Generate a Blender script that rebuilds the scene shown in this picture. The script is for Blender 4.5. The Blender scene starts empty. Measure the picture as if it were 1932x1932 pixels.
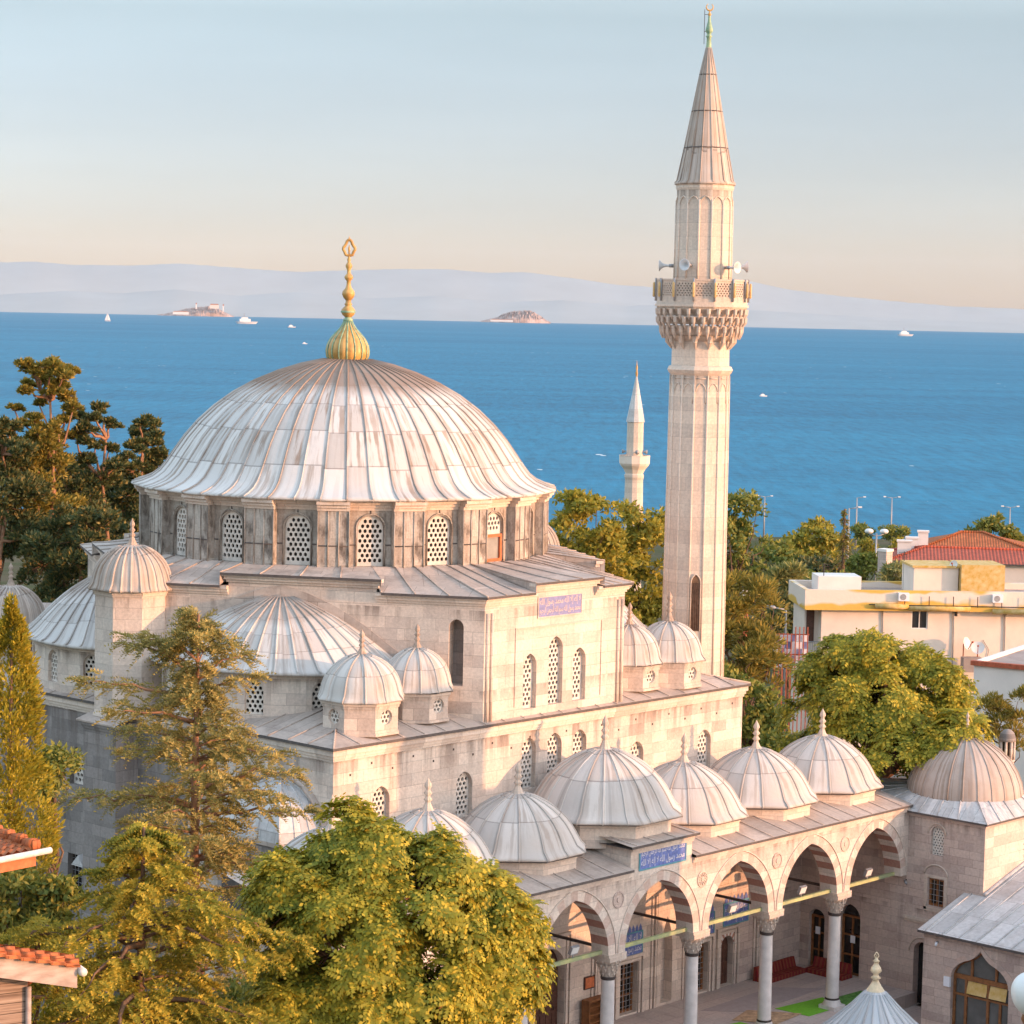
import bpy, math, random
import numpy as np
from mathutils import Vector, Matrix
from mathutils.geometry import tessellate_polygon
R_ = math.radians
PI = math.pi
scene = bpy.context.scene
COL = scene.collection
rnd = random.Random(7)
rng = np.random.default_rng(11)

# ---------------------------------------------------------------- camera
F = 4650.0                       # focal length in pixels of a 1932 px wide picture
YAW, ROLL = R_(42.8), R_(1.19)
PITCH = math.atan((966 - 591) / F)
CAM = Vector((-68.60035, -72.75982, 27.5))
fw = Vector((math.cos(YAW) * math.cos(PITCH), math.sin(YAW) * math.cos(PITCH), -math.sin(PITCH)))
_r = Vector((math.sin(YAW), -math.cos(YAW), 0))
_u = _r.cross(fw)
RT = _r * math.cos(ROLL) + _u * math.sin(ROLL)
UP = _u * math.cos(ROLL) - _r * math.sin(ROLL)
cd = bpy.data.cameras.new("camera")
cam = bpy.data.objects.new("camera", cd)
COL.objects.link(cam)
cd.sensor_width = 36.0
cd.lens = F / 1932 * 36.0
cd.clip_start = 1.0
cd.clip_end = 250000.0
cam.matrix_world = Matrix(((RT.x, UP.x, -fw.x, CAM.x), (RT.y, UP.y, -fw.y, CAM.y), (RT.z, UP.z, -fw.z, CAM.z), (0, 0, 0, 1)))
scene.camera = cam
VIEW = Vector((math.cos(YAW), math.sin(YAW), 0))
SIDE = Vector((math.sin(YAW), -math.cos(YAW), 0))

def ray(u, v):
    return (fw * F + RT * (u - 966) - UP * (v - 966)).normalized()
def at(u, v, d):                 # the world point d metres away (over the ground) behind a point of the survey picture
    k = ray(u, v)
    return CAM + k * (d / math.hypot(k.x, k.y))
def at_z(u, v, z):
    k = ray(u, v)
    return CAM + k * ((z - CAM.z) / k.z)

# ---------------------------------------------------------------- light
SUN_EL, SUN_DIR = R_(7.7), Vector((0.384, -0.923, 0)).normalized()
SUN_ROT = math.atan2(SUN_DIR.x, SUN_DIR.y)
world = bpy.data.worlds.new("World")
scene.world = world
world.use_nodes = True
wn = world.node_tree
bg = wn.nodes["Background"]
sky = wn.nodes.new("ShaderNodeTexSky")
sky.sky_type = 'NISHITA'
sky.sun_disc = False
sky.sun_elevation = SUN_EL
sky.sun_rotation = SUN_ROT
sky.altitude = 40
sky.air_density = 1.0
sky.dust_density = 0.6
sky.ozone_density = 2.0
gm = wn.nodes.new("ShaderNodeNewGeometry")            # unseen upper sky boosted as added fill light; less yellow at the horizon
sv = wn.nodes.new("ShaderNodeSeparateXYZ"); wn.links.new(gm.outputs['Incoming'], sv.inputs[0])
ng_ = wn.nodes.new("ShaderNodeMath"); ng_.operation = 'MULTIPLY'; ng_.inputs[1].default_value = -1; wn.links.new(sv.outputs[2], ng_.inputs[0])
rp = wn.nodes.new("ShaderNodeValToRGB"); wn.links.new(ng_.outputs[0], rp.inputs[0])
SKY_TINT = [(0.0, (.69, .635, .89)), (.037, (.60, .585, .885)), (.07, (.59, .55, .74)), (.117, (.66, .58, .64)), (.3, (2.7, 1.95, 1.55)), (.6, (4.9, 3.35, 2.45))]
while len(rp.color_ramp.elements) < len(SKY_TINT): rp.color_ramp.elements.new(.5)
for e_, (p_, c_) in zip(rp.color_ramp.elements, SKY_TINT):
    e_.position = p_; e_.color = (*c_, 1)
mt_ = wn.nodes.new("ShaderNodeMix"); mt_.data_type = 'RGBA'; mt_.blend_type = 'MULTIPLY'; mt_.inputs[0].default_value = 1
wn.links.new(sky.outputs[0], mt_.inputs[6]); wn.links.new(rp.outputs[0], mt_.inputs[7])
nz_ = wn.nodes.new("ShaderNodeTexNoise"); nz_.inputs['Scale'].default_value = 1.0; nz_.inputs['Detail'].default_value = 5    # faint uneven veils
mp_ = wn.nodes.new("ShaderNodeMapping"); mp_.inputs['Scale'].default_value = (5, 5, 45); wn.links.new(gm.outputs['Incoming'], mp_.inputs[0]); wn.links.new(mp_.outputs[0], nz_.inputs['Vector'])
rv_ = wn.nodes.new("ShaderNodeMapRange"); rv_.inputs[1].default_value = .3; rv_.inputs[2].default_value = .7; rv_.inputs[3].default_value = .965; rv_.inputs[4].default_value = 1.035; wn.links.new(nz_.outputs['Fac'], rv_.inputs[0])
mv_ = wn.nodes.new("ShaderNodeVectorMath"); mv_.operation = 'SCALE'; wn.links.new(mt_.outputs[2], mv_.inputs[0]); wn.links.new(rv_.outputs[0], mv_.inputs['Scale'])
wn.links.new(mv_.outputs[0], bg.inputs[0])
bg.inputs[1].default_value = 0.15
sl = bpy.data.lights.new("sun", 'SUN')
sl.energy = 1.95
sl.angle = R_(0.5)
sl.color = (1.0, 0.50, 0.25)
sun = bpy.data.objects.new("sun", sl)
COL.objects.link(sun)
sdir = Vector((SUN_DIR.x * math.cos(SUN_EL), SUN_DIR.y * math.cos(SUN_EL), math.sin(SUN_EL)))
sun.rotation_euler = sdir.to_track_quat('Z', 'Y').to_euler()
sun.location = (60, -150, 60)
scene.view_settings.view_transform = 'Standard'
scene.view_settings.look = 'None'
scene.view_settings.gamma = 1.0
scene.view_settings.exposure = 1.43
scene.cycles.max_bounces = 8
scene.cycles.diffuse_bounces = 5
scene.cycles.volume_bounces = 0
scene.cycles.transparent_max_bounces = 8

# ---------------------------------------------------------------- materials
MATS = {}
class NG:
    def __init__(s, name):
        s.m = bpy.data.materials.new(name)
        s.m.use_nodes = True
        s.t = s.m.node_tree
        s.b = s.t.nodes["Principled BSDF"]
        MATS[name] = s.m
    def n(s, kind, **kw):
        x = s.t.nodes.new(kind)
        for k, v in kw.items():
            if k[0] == 'i' and k[1:].isdigit():
                x.inputs[int(k[1:])].default_value = v
            elif k.startswith('I_'):
                x.inputs[k[2:].replace('_', ' ')].default_value = v
            else:
                setattr(x, k, v)
        return x
    def l(s, a, b):
        s.t.links.new(a, b)
        return b
    def math(s, op, a, b=None, c=None, clamp=False):
        x = s.t.nodes.new("ShaderNodeMath")
        x.operation = op
        x.use_clamp = clamp
        for i, q in enumerate((a, b, c)):
            if q is None: continue
            if isinstance(q, (int, float)): x.inputs[i].default_value = q
            else: s.t.links.new(q, x.inputs[i])
        return x.outputs[0]
    def mix(s, f, a, b, mode='MIX'):
        x = s.t.nodes.new("ShaderNodeMix")
        x.data_type = 'RGBA'
        x.blend_type = mode
        for i, q in ((0, f), (6, a), (7, b)):
            if isinstance(q, (int, float)): x.inputs[i].default_value = q
            elif isinstance(q, tuple): x.inputs[i].default_value = (*q[:3], 1)
            else: s.t.links.new(q, x.inputs[i])
        return x.outputs[2]
    def ramp(s, fac, stops):
        x = s.t.nodes.new("ShaderNodeValToRGB")
        e = x.color_ramp.elements
        while len(e) < len(stops): e.new(0.5)
        for i, (p, c) in enumerate(stops):
            e[i].position = p
            e[i].color = (c, c, c, 1) if isinstance(c, (int, float)) else (*c, 1)
        s.l(fac, x.inputs[0])
        return x.outputs[0]
    def noise(s, vec, scale, detail=4, rough=0.55, dist=0.0):
        x = s.n("ShaderNodeTexNoise")
        x.inputs['Scale'].default_value = scale
        x.inputs['Detail'].default_value = detail
        x.inputs['Roughness'].default_value = rough
        x.inputs['Distortion'].default_value = dist
        if vec is not None: s.l(vec, x.inputs['Vector'])
        return x.outputs['Fac']
    def mapping(s, vec, scale=(1, 1, 1), loc=(0, 0, 0)):
        x = s.n("ShaderNodeMapping")
        x.inputs['Scale'].default_value = scale
        x.inputs['Location'].default_value = loc
        s.l(vec, x.inputs['Vector'])
        return x.outputs[0]
    def bump(s, h, strength=0.3, dist=0.05):
        x = s.n("ShaderNodeBump")
        x.inputs['Strength'].default_value = strength
        x.inputs['Distance'].default_value = dist
        s.l(h, x.inputs['Height'])
        s.l(x.outputs[0], s.b.inputs['Normal'])
    def base(s, c, rough=0.8, spec=0.3, metal=0.0):
        if isinstance(c, tuple): s.b.inputs['Base Color'].default_value = (*c[:3], 1)
        else: s.l(c, s.b.inputs['Base Color'])
        s.b.inputs['Roughness'].default_value = rough
        s.b.inputs['Specular IOR Level'].default_value = spec
        s.b.inputs['Metallic'].default_value = metal
    def uv(s):
        return s.n("ShaderNodeUVMap").outputs[0]
    def obj(s):
        return s.n("ShaderNodeTexCoord").outputs['Object']
    def pos(s):
        return s.n("ShaderNodeNewGeometry").outputs['Position']

def stone(name, c1, c2, c3, stain=0.5, bw=0.95, bh=0.43, mortar=0.012, seedx=0.0, ledges=()):
    g = NG(name)
    uv = g.mapping(g.uv(), (1, 1, 1), (seedx, 0, 0))
    br = g.n("ShaderNodeTexBrick", offset=0.5, offset_frequency=2, squash=1.35, squash_frequency=3)
    g.l(uv, br.inputs['Vector'])
    for k, v in (('Scale', 1.0), ('Mortar Size', mortar), ('Mortar Smooth', 0.4), ('Bias', -0.35), ('Brick Width', bw), ('Row Height', bh)):
        br.inputs[k].default_value = v
    br.inputs['Color1'].default_value = (*c1, 1)
    br.inputs['Color2'].default_value = (*c2, 1)
    br.inputs['Mortar'].default_value = (*[x * 0.64 for x in c1], 1)
    big = g.ramp(g.noise(g.mapping(g.uv(), (0.35, 0.8, 1)), 1.1, 3), [(0.42, 0.0), (0.62, 1.0)])
    br2 = g.n("ShaderNodeTexBrick", offset=0.5, offset_frequency=2, squash=1.35, squash_frequency=3)   # a few patched, greyer stones
    g.l(uv, br2.inputs['Vector'])
    for k, v in (('Scale', 1.0), ('Mortar Size', 0.0), ('Bias', -0.5), ('Brick Width', bw), ('Row Height', bh)):
        br2.inputs[k].default_value = v
    br2.inputs['Color1'].default_value = (0, 0, 0, 1); br2.inputs['Color2'].default_value = (1, 1, 1, 1)
    g.l(g.mapping(uv, (1, 1, 1), (bw * 6, bh * 4, 0)), br2.inputs['Vector'])
    c = g.mix(g.math('MULTIPLY', big, 0.5), br.outputs['Color'], c3)
    c = g.mix(g.math('MULTIPLY', br2.outputs['Color'], 0.78), c, tuple(x * .82 for x in (c2[0], c2[1] * 1.05, c2[2] * 1.12)))
    grain = g.noise(g.uv(), 9.0, 5, 0.65)
    c = g.mix(0.55, c, g.ramp(grain, [(0.25, (0.62, 0.6, 0.59)), (0.75, (1.22, 1.2, 1.18))]), 'MULTIPLY')
    st = g.ramp(g.noise(g.mapping(g.uv(), (1.6, 0.22, 1)), 1.0, 6, 0.62), [(0.56, 0.0), (0.74, 1.0)])
    c = g.mix(g.math('MULTIPLY', st, stain), c, tuple(x * 0.34 for x in c2))
    if ledges:                      # soot and damp running down below the cornices
        sx = g.n("ShaderNodeSeparateXYZ"); g.l(g.uv(), sx.inputs[0])
        m = None
        for zl, ln in ledges:
            d = g.math('DIVIDE', g.math('SUBTRACT', zl, sx.outputs[1]), ln)
            k = g.math('MULTIPLY', g.math('GREATER_THAN', d, 0.0), g.math('SUBTRACT', 1.0, d, clamp=True), clamp=True)
            m = k if m is None else g.math('MAXIMUM', m, k)
        sn = g.noise(g.mapping(g.uv(), (1.5, 0.12, 1)), 1.2, 5, 0.65)
        m2 = g.math('MULTIPLY', m, g.ramp(sn, [(0.46, 0.0), (0.62, 1.0)]))
        c = g.mix(g.math('MULTIPLY', m2, 0.72), c, (0.13, 0.10, 0.085))
    g.base(c, 0.88, 0.2)
    g.bump(g.math('ADD', g.math('MULTIPLY', br.outputs['Fac'], -0.6), grain), 0.35, 0.03)
    return g.m

stone("limestone", (0.70, 0.585, 0.50), (0.43, 0.34, 0.29), (0.68, 0.62, 0.55), 0.4, ledges=((12.05, 1.3), (14.3, 0.7), (7.45, 0.5), (8.6, .3)))
stone("limestone_block", (0.70, 0.585, 0.50), (0.44, 0.35, 0.30), (0.68, 0.62, 0.55), 0.3, seedx=3.3, ledges=((16.7, 0.8), (13.75, .35)))
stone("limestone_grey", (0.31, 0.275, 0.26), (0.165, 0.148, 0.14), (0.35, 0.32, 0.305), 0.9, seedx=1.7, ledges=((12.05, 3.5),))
stone("limestone_pink", (0.58, 0.46, 0.40), (0.37, 0.275, 0.24), (0.60, 0.50, 0.44), 0.4, 0.7, 0.33, seedx=5.1, ledges=((7.3, .6), (3.5, .3)))
stone("minaret_stone", (0.68, 0.57, 0.48), (0.52, 0.42, 0.35), (0.68, 0.60, 0.51), 0.3, 1.1, 0.55, 0.008, ledges=((25.1, .9), (32.7, .7)))
stone("carved_stone", (0.60, 0.49, 0.41), (0.52, 0.42, 0.35), (0.62, 0.55, 0.48), 0.5, 1.2, 0.6, 0.004, 2.2)
stone("voussoir_red", (0.40, 0.20, 0.15), (0.34, 0.17, 0.13), (0.42, 0.26, 0.2), 0.2, 4, 4, 0.0)
stone("voussoir_pink", (0.54, 0.40, 0.34), (0.50, 0.37, 0.31), (0.56, 0.46, 0.39), 0.2, 4, 4, 0.0)
stone("paving", (0.52, 0.43, 0.39), (0.44, 0.37, 0.34), (0.50, 0.45, 0.42), 0.3, 0.9, 0.6, 0.012)

def lead_dome(name, nseam, row_deg, c=(0.50, 0.50, 0.53), brown=0.55, zc=0.0, crown=0.5):
    g = NG(name)
    sx = g.n("ShaderNodeSeparateXYZ")
    g.l(g.obj(), sx.inputs[0])
    x, y, z = sx.outputs
    a = g.math('DIVIDE', g.math('ARCTAN2', y, x), 2 * PI / nseam)
    rr = g.math('SQRT', g.math('ADD', g.math('MULTIPLY', x, x), g.math('MULTIPLY', y, y)))
    e = g.math('DIVIDE', g.math('ARCTAN2', g.math('SUBTRACT', z, zc), rr), R_(row_deg))
    ia = g.math('FLOOR', a)
    w1 = g.n("ShaderNodeTexWhiteNoise", noise_dimensions='1D')
    g.l(ia, w1.inputs['W'])
    e2 = g.math('ADD', e, g.math('MULTIPLY', w1.outputs['Value'], 0.14))
    ie = g.math('FLOOR', e2)
    cv = g.n("ShaderNodeCombineXYZ")
    g.l(ia, cv.inputs[0]); g.l(ie, cv.inputs[1])
    w2 = g.n("ShaderNodeTexWhiteNoise", noise_dimensions='3D')
    g.l(cv.outputs[0], w2.inputs['Vector'])
    col = g.mix(w2.outputs['Value'], tuple(q * 0.84 for q in c), tuple(min(1, q * 1.16) for q in c))
    # streaks running down the sheets
    sv = g.n("ShaderNodeCombineXYZ")
    g.l(g.math('MULTIPLY', a, 2.4), sv.inputs[0]); g.l(g.math('MULTIPLY', e, 0.42), sv.inputs[1]); g.l(w2.outputs['Value'], sv.inputs[2])
    stk = g.ramp(g.noise(sv.outputs[0], 1.6, 4, 0.6), [(0.49, 0.0), (0.60, 1.0)])
    w3 = g.n("ShaderNodeTexWhiteNoise", noise_dimensions='3D')
    g.l(g.mapping(cv.outputs[0], (1, 1, 1), (7.3, 2.1, 4.4)), w3.inputs['Vector'])
    upf = g.math('MULTIPLY', g.math('DIVIDE', e2, 90.0 / row_deg), 0.9)
    heavy = g.ramp(g.math('ADD', w3.outputs['Value'], upf), [(0.35, 0.18), (0.95, 1.0)])
    frb = g.math('FRACT', a)
    ribside = g.math('MULTIPLY', g.ramp(frb, [(0.06, 1.0), (0.30, 0.0)]), g.ramp(g.noise(sv.outputs[0], 0.9, 3), [(0.42, 0.0), (0.58, 0.85)]))
    stk = g.math('MAXIMUM', g.math('MULTIPLY', stk, heavy), ribside)
    col = g.mix(g.math('MULTIPLY', stk, brown), col, (0.235, 0.16, 0.11))
    pat = g.ramp(g.noise(g.obj(), 1.3, 5, 0.6), [(0.4, 0.0), (0.7, 1.0)])
    col = g.mix(g.math('MULTIPLY', pat, 0.28), col, (0.58, 0.56, 0.55))
    # laps between rows and beside the rolls
    fe = g.math('FRACT', e2)
    lap = g.math('LESS_THAN', fe, 0.032)
    fa = g.math('ABSOLUTE', g.math('SUBTRACT', g.math('FRACT', g.math('ADD', a, 0.5)), 0.5))
    lap2 = g.math('MULTIPLY', g.math('LESS_THAN', fa, 0.10), 0.45)
    lp = g.math('MULTIPLY', g.math('MAXIMUM', lap, lap2), 0.52)
    col = g.mix(lp, col, (0.17, 0.14, 0.125))
    # sheets near the crown weather dark
    tp_ = g.ramp(g.math('ADD', g.math('MULTIPLY', e2, row_deg / 90.0), g.math('MULTIPLY', w2.outputs['Value'], 0.05)), [(0.50, 0.0), (0.60, 1.0)])
    col = g.mix(g.math('MULTIPLY', tp_, 0.85 * crown), col, (0.25, 0.175, 0.13))
    g.base(col, 0.6, 0.18)
    g.bump(g.math('ADD', g.noise(g.obj(), 3.0, 4), g.math('MULTIPLY', fe, 0.5)), 0.25, 0.05)
    return g.m
lead_dome("lead_main", 54, 12.6, (0.58, 0.55, 0.52), 0.78, -0.35, 1.0)
lead_dome("lead_semi", 36, 17, (0.55, 0.52, 0.49), 0.4, -0.2)
lead_dome("lead_small", 16, 38, (0.56, 0.515, 0.475), 0.5, 0.0, 0.0)
lead_dome("lead_ribbed", 26, 60, (0.49, 0.40, 0.335), 0.7, 0.0, 0.0)
lead_dome("lead_tower", 28, 80, (0.43, 0.35, 0.30), 0.7, 0.0, 0.0)
lead_dome("lead_cone", 24, 70, (0.50, 0.51, 0.53), 0.3, 0.0, 0.0)

def lead_sheet(name, c, brown=0.5, w=0.62, h=1.9):
    g = NG(name)
    br = g.n("ShaderNodeTexBrick", offset=0.35, offset_frequency=2)
    g.l(g.uv(), br.inputs['Vector'])
    for k, v in (('Scale', 1.0), ('Mortar Size', 0.008), ('Bias', 0.0), ('Brick Width', w), ('Row Height', h)):
        br.inputs[k].default_value = v
    br.inputs['Color1'].default_value = (*[q * 1.12 for q in c], 1)
    br.inputs['Color2'].default_value = (*[q * 0.84 for q in c], 1)
    br.inputs['Mortar'].default_value = (*[q * 0.4 for q in c], 1)
    st = g.ramp(g.noise(g.pos(), 0.9, 6, 0.65), [(0.48, 0.0), (0.66, 1.0)])
    col = g.mix(g.math('MULTIPLY', st, brown), br.outputs['Color'], (0.24, 0.19, 0.165))
    gr = g.noise(g.pos(), 7, 4)
    col = g.mix(0.4, col, g.ramp(gr, [(0.25, 0.6), (0.75, 1.25)]), 'MULTIPLY')
    g.base(col, 0.6, 0.3)
    g.bump(gr, 0.2, 0.04)
lead_sheet("lead_roof", (0.49, 0.405, 0.35), 0.5, 1.05, 2.2)
lead_sheet("lead_roof_pale", (0.56, 0.54, 0.53), 0.3, 0.75, 1.6)

g = NG("lead_drum")               # weathered sheets standing on the drum
uv = g.uv()
br = g.n("ShaderNodeTexBrick", offset=0.5, offset_frequency=2)
for k, v in (('Scale', 1.0), ('Mortar Size', 0.0), ('Bias', 0.0), ('Brick Width', 0.41), ('Row Height', 1.02)):
    br.inputs[k].default_value = v
br.inputs['Color1'].default_value = (0.52, 0.46, 0.40, 1); br.inputs['Color2'].default_value = (0.33, 0.27, 0.225, 1)
g.l(g.mapping(uv, (1, 1, 1), (0.1, 0.37, 0)), br.inputs['Vector'])
st = g.noise(g.mapping(uv, (2.1, 0.55, 1)), 1.2, 7, 0.68, 0.4)
c = g.mix(g.ramp(st, [(0.33, 0.92), (0.42, 0.65), (0.52, 0.12), (0.6, 0.0)]), br.outputs['Color'], (0.075, 0.056, 0.046))
lo = g.noise(g.mapping(uv, (1.1, 0.9, 1)), 1.4, 5)
c = g.mix(g.ramp(lo, [(0.50, 0.0), (0.64, 0.6)]), c, (0.50, 0.45, 0.40))
gr = g.noise(uv, 12, 4)
c = g.mix(0.5, c, g.ramp(gr, [(0.25, 0.6), (0.75, 1.3)]), 'MULTIPLY')
g.base(c, 0.7, 0.25); g.bump(gr, 0.3, 0.03)

def plain(name, c, rough=0.7, spec=0.3, metal=0.0, var=0.25, scale=6.0, c2=None):
    g = NG(name)
    f = g.noise(g.pos(), scale, 5, 0.6)
    a = tuple(x * (1 - var) for x in c)
    b = c2 if c2 else tuple(min(1.0, x * (1 + var)) for x in c)
    g.base(g.mix(g.ramp(f, [(0.3, 0.0), (0.7, 1.0)]), a, b), rough, spec, metal)
    g.bump(f, 0.15, 0.03)
    return g.m
plain("marble", (0.60, 0.55, 0.52), 0.55, 0.35, var=0.16, scale=2.2)
plain("finial_stone", (0.40, 0.31, 0.25), 0.8, 0.2, var=0.3, scale=5)
plain("dark_lead", (0.10, 0.085, 0.08), 0.7)
plain("lattice_plaster", (0.66, 0.60, 0.54), 0.85, 0.2, var=0.18, scale=3)
plain("ochre_gilt", (0.58, 0.30, 0.07), 0.42, 0.5, var=0.4, scale=2.5, c2=(0.66, 0.40, 0.13))
plain("pale_brass", (0.66, 0.52, 0.34), 0.4, 0.5, var=0.2, scale=5)
plain("verdigris", (0.16, 0.38, 0.29), 0.6, 0.4, var=0.35, scale=5, c2=(0.42, 0.52, 0.30))
plain("rail_paint", (0.19, 0.27, 0.19), 0.6, var=0.2, scale=1.2, c2=(0.58, 0.54, 0.22))
plain("iron", (0.06, 0.045, 0.04), 0.7)
plain("wood_frame", (0.23, 0.095, 0.035), 0.55, var=0.35, scale=5)
plain("dark_wood", (0.10, 0.045, 0.03), 0.6, var=0.3)
plain("orange_frame", (0.52, 0.15, 0.06), 0.6)
plain("pane_dark", (0.02, 0.018, 0.018), 0.25, 0.5, var=0.2)
plain("pane_grey", (0.30, 0.29, 0.27), 0.3, 0.5, var=0.2, scale=2)
plain("pane_glass", (0.10, 0.10, 0.095), 0.12, 0.6, var=0.3, scale=1.5)
plain("white_paint", (0.74, 0.72, 0.70), 0.6, var=0.06)
plain("horn_white", (0.62, 0.62, 0.63), 0.45, var=0.08)
plain("yellow_fitting", (0.62, 0.42, 0.19), 0.5, var=0.15)
plain("tile_blue", (0.13, 0.18, 0.44), 0.35, 0.5, var=0.3, scale=9)
plain("tile_faded", (0.20, 0.215, 0.40), 0.5, 0.4, var=0.2, scale=8)
plain("tile_white", (0.74, 0.72, 0.70), 0.4, 0.5, var=0.08)
plain("tile_cream", (0.66, 0.52, 0.42), 0.5, 0.4, var=0.15)
plain("tile_turquoise", (0.10, 0.30, 0.36), 0.35, 0.5, var=0.2)
plain("green_mat", (0.16, 0.42, 0.03), 0.9, var=0.15, scale=8)
plain("dark_green_mat", (0.10, 0.24, 0.05), 0.9, var=0.5, scale=7)
plain("felt_grey", (0.36, 0.31, 0.30), 0.95, var=0.1, scale=3)
plain("paper", (0.75, 0.76, 0.80), 0.8, var=0.03)
plain("metal_grey", (0.32, 0.32, 0.33), 0.5, 0.5, 0.3, var=0.15)
plain("globe_white", (0.70, 0.69, 0.67), 0.35, 0.5, var=0.04)
plain("render_cream", (0.74, 0.63, 0.54), 0.9, 0.15, var=0.08, scale=0.7)
plain("render_white", (0.76, 0.70, 0.65), 0.9, 0.15, var=0.08, scale=0.6)
plain("foam_yellow", (0.62, 0.38, 0.07), 0.85, 0.2, var=0.2, scale=3, c2=(0.68, 0.50, 0.26))
plain("rust_red", (0.40, 0.10, 0.05), 0.7, var=0.3)
plain("roof_felt", (0.34, 0.27, 0.24), 0.9, var=0.2, scale=1.0)
plain("bark", (0.16, 0.10, 0.065), 0.9, 0.1, var=0.35, scale=7)
plain("bark_red", (0.30, 0.165, 0.10), 0.9, 0.1, var=0.3, scale=5)
plain("hull_white", (0.72, 0.70, 0.70), 0.5)
plain("sea_rock", (0.36, 0.27, 0.24), 0.95, 0.1, var=0.5, scale=0.02)
plain("far_rock", (0.33, 0.36, 0.365), 0.95, 0.1, var=0.07, scale=0.0008)
plain("pvc_white", (0.66, 0.62, 0.58), 0.5)
plain("kilim_sand", (0.42, 0.28, 0.17), 0.95, var=0.45, scale=4)

g = NG("kilim_red")                # striped cushion cloth
uv = g.uv()
wv = g.n("ShaderNodeTexWave", wave_type='BANDS', bands_direction='X')
wv.inputs['Scale'].default_value = 1.45; wv.inputs['Distortion'].default_value = 0.3
g.l(uv, wv.inputs['Vector'])
g.base(g.ramp(wv.outputs['Fac'], [(0.0, (0.20, 0.025, 0.025)), (0.55, (0.20, 0.025, 0.03)), (0.7, (0.05, 0.02, 0.02)), (0.82, (0.40, 0.17, 0.06)), (0.95, (0.22, 0.03, 0.03))]), 0.95, 0.1)

def tiles(name, c1, c2, w=0.24, h=0.35):
    g = NG(name)
    uv = g.uv()
    wv = g.n("ShaderNodeTexWave", wave_type='BANDS', bands_direction='X', wave_profile='SIN')
    wv.inputs['Scale'].default_value = 0.314 / w
    g.l(uv, wv.inputs['Vector'])
    br = g.n("ShaderNodeTexBrick", offset=0.0)
    for k, v in (('Scale', 1.0), ('Mortar Size', 0.006), ('Brick Width', w), ('Row Height', h)):
        br.inputs[k].default_value = v
    br.inputs['Color1'].default_value = (*c1, 1); br.inputs['Color2'].default_value = (*c2, 1)
    br.inputs['Mortar'].default_value = (*[x * 0.5 for x in c2], 1)
    g.l(uv, br.inputs['Vector'])
    n2 = g.noise(g.pos(), 1.5, 4)
    c = g.mix(0.35, br.outputs['Color'], g.ramp(n2, [(0.3, 0.55), (0.7, 1.3)]), 'MULTIPLY')
    g.base(c, 0.8, 0.25)
    g.bump(g.math('ADD', wv.outputs['Fac'], g.math('MULTIPLY', br.outputs['Fac'], -0.5)), 0.9, 0.05)
tiles("roof_tile", (0.47, 0.155, 0.06), (0.36, 0.11, 0.045))
tiles("roof_tile_red", (0.42, 0.105, 0.065), (0.34, 0.085, 0.055), 0.3, 0.4)

g = NG("siding")                   # grey weathered boards
uv = g.uv()
sx = g.n("ShaderNodeSeparateXYZ"); g.l(uv, sx.inputs[0])
fr = g.math('FRACT', g.math('DIVIDE', sx.outputs[1], 0.17))
rowid = g.math('FLOOR', g.math('DIVIDE', sx.outputs[1], 0.17))
cv = g.n("ShaderNodeCombineXYZ"); g.l(g.math('MULTIPLY', sx.outputs[0], 0.35), cv.inputs[0]); g.l(g.math('MULTIPLY', sx.outputs[1], 9.0), cv.inputs[1]); g.l(rowid, cv.inputs[2])
gn = g.noise(cv.outputs[0], 2.5, 5)
c = g.ramp(gn, [(0.3, (0.17, 0.12, 0.095)), (0.52, (0.33, 0.24, 0.19)), (0.7, (0.44, 0.35, 0.29))])
c = g.mix(g.math('MULTIPLY', g.math('LESS_THAN', fr, 0.09), 0.75), c, (0.04, 0.03, 0.025))
g.base(c, 0.85, 0.2); g.bump(g.math('ADD', g.math('MULTIPLY', gn, 0.4), fr), 0.6, 0.03)

def leaf(name, c1, c2, c3, tr=0.35, scale=0.9):
    g = NG(name)
    f = g.noise(g.pos(), scale, 3, 0.6)
    info = g.n("ShaderNodeNewGeometry")
    f2 = info.outputs['Random Per Island']
    c = g.mix(g.ramp(f, [(0.35, 0.0), (0.65, 1.0)]), c1, c2)
    c = g.mix(g.math('MULTIPLY', g.math('GREATER_THAN', f2, 0.72), 0.75), c, c3)
    c = g.mix(0.5, c, g.ramp(f2, [(0.0, 0.55), (1.0, 1.4)]), 'MULTIPLY')
    g.base(c, 0.6, 0.25)
    t = g.n("ShaderNodeBsdfTranslucent")
    g.l(g.mix(0.5, c, (1.0, 0.9, 0.4), 'MULTIPLY'), t.inputs[0])
    mx = g.n("ShaderNodeMixShader"); mx.inputs[0].default_value = tr
    g.l(g.b.outputs[0], mx.inputs[1]); g.l(t.outputs[0], mx.inputs[2])
    g.l(mx.outputs[0], g.t.nodes["Material Output"].inputs[0])
leaf("leaf_ailanthus", (0.20, 0.235, 0.034), (0.42, 0.38, 0.046), (0.64, 0.48, 0.055), 0.42)
leaf("leaf_cedar", (0.25, 0.24, 0.085), (0.40, 0.325, 0.11), (0.50, 0.375, 0.125), 0.3)
leaf("leaf_cedar_yellow", (0.24, 0.26, 0.045), (0.46, 0.38, 0.06), (0.60, 0.44, 0.07), 0.34)
leaf("leaf_cypress", (0.28, 0.255, 0.03), (0.44, 0.355, 0.04), (0.50, 0.38, 0.045), 0.35)
leaf("leaf_pine_dark", (0.065, 0.095, 0.040), (0.11, 0.13, 0.048), (0.26, 0.19, 0.06), 0.2)
leaf("leaf_pine", (0.19, 0.19, 0.044), (0.32, 0.25, 0.052), (0.38, 0.27, 0.056), 0.3)
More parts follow.
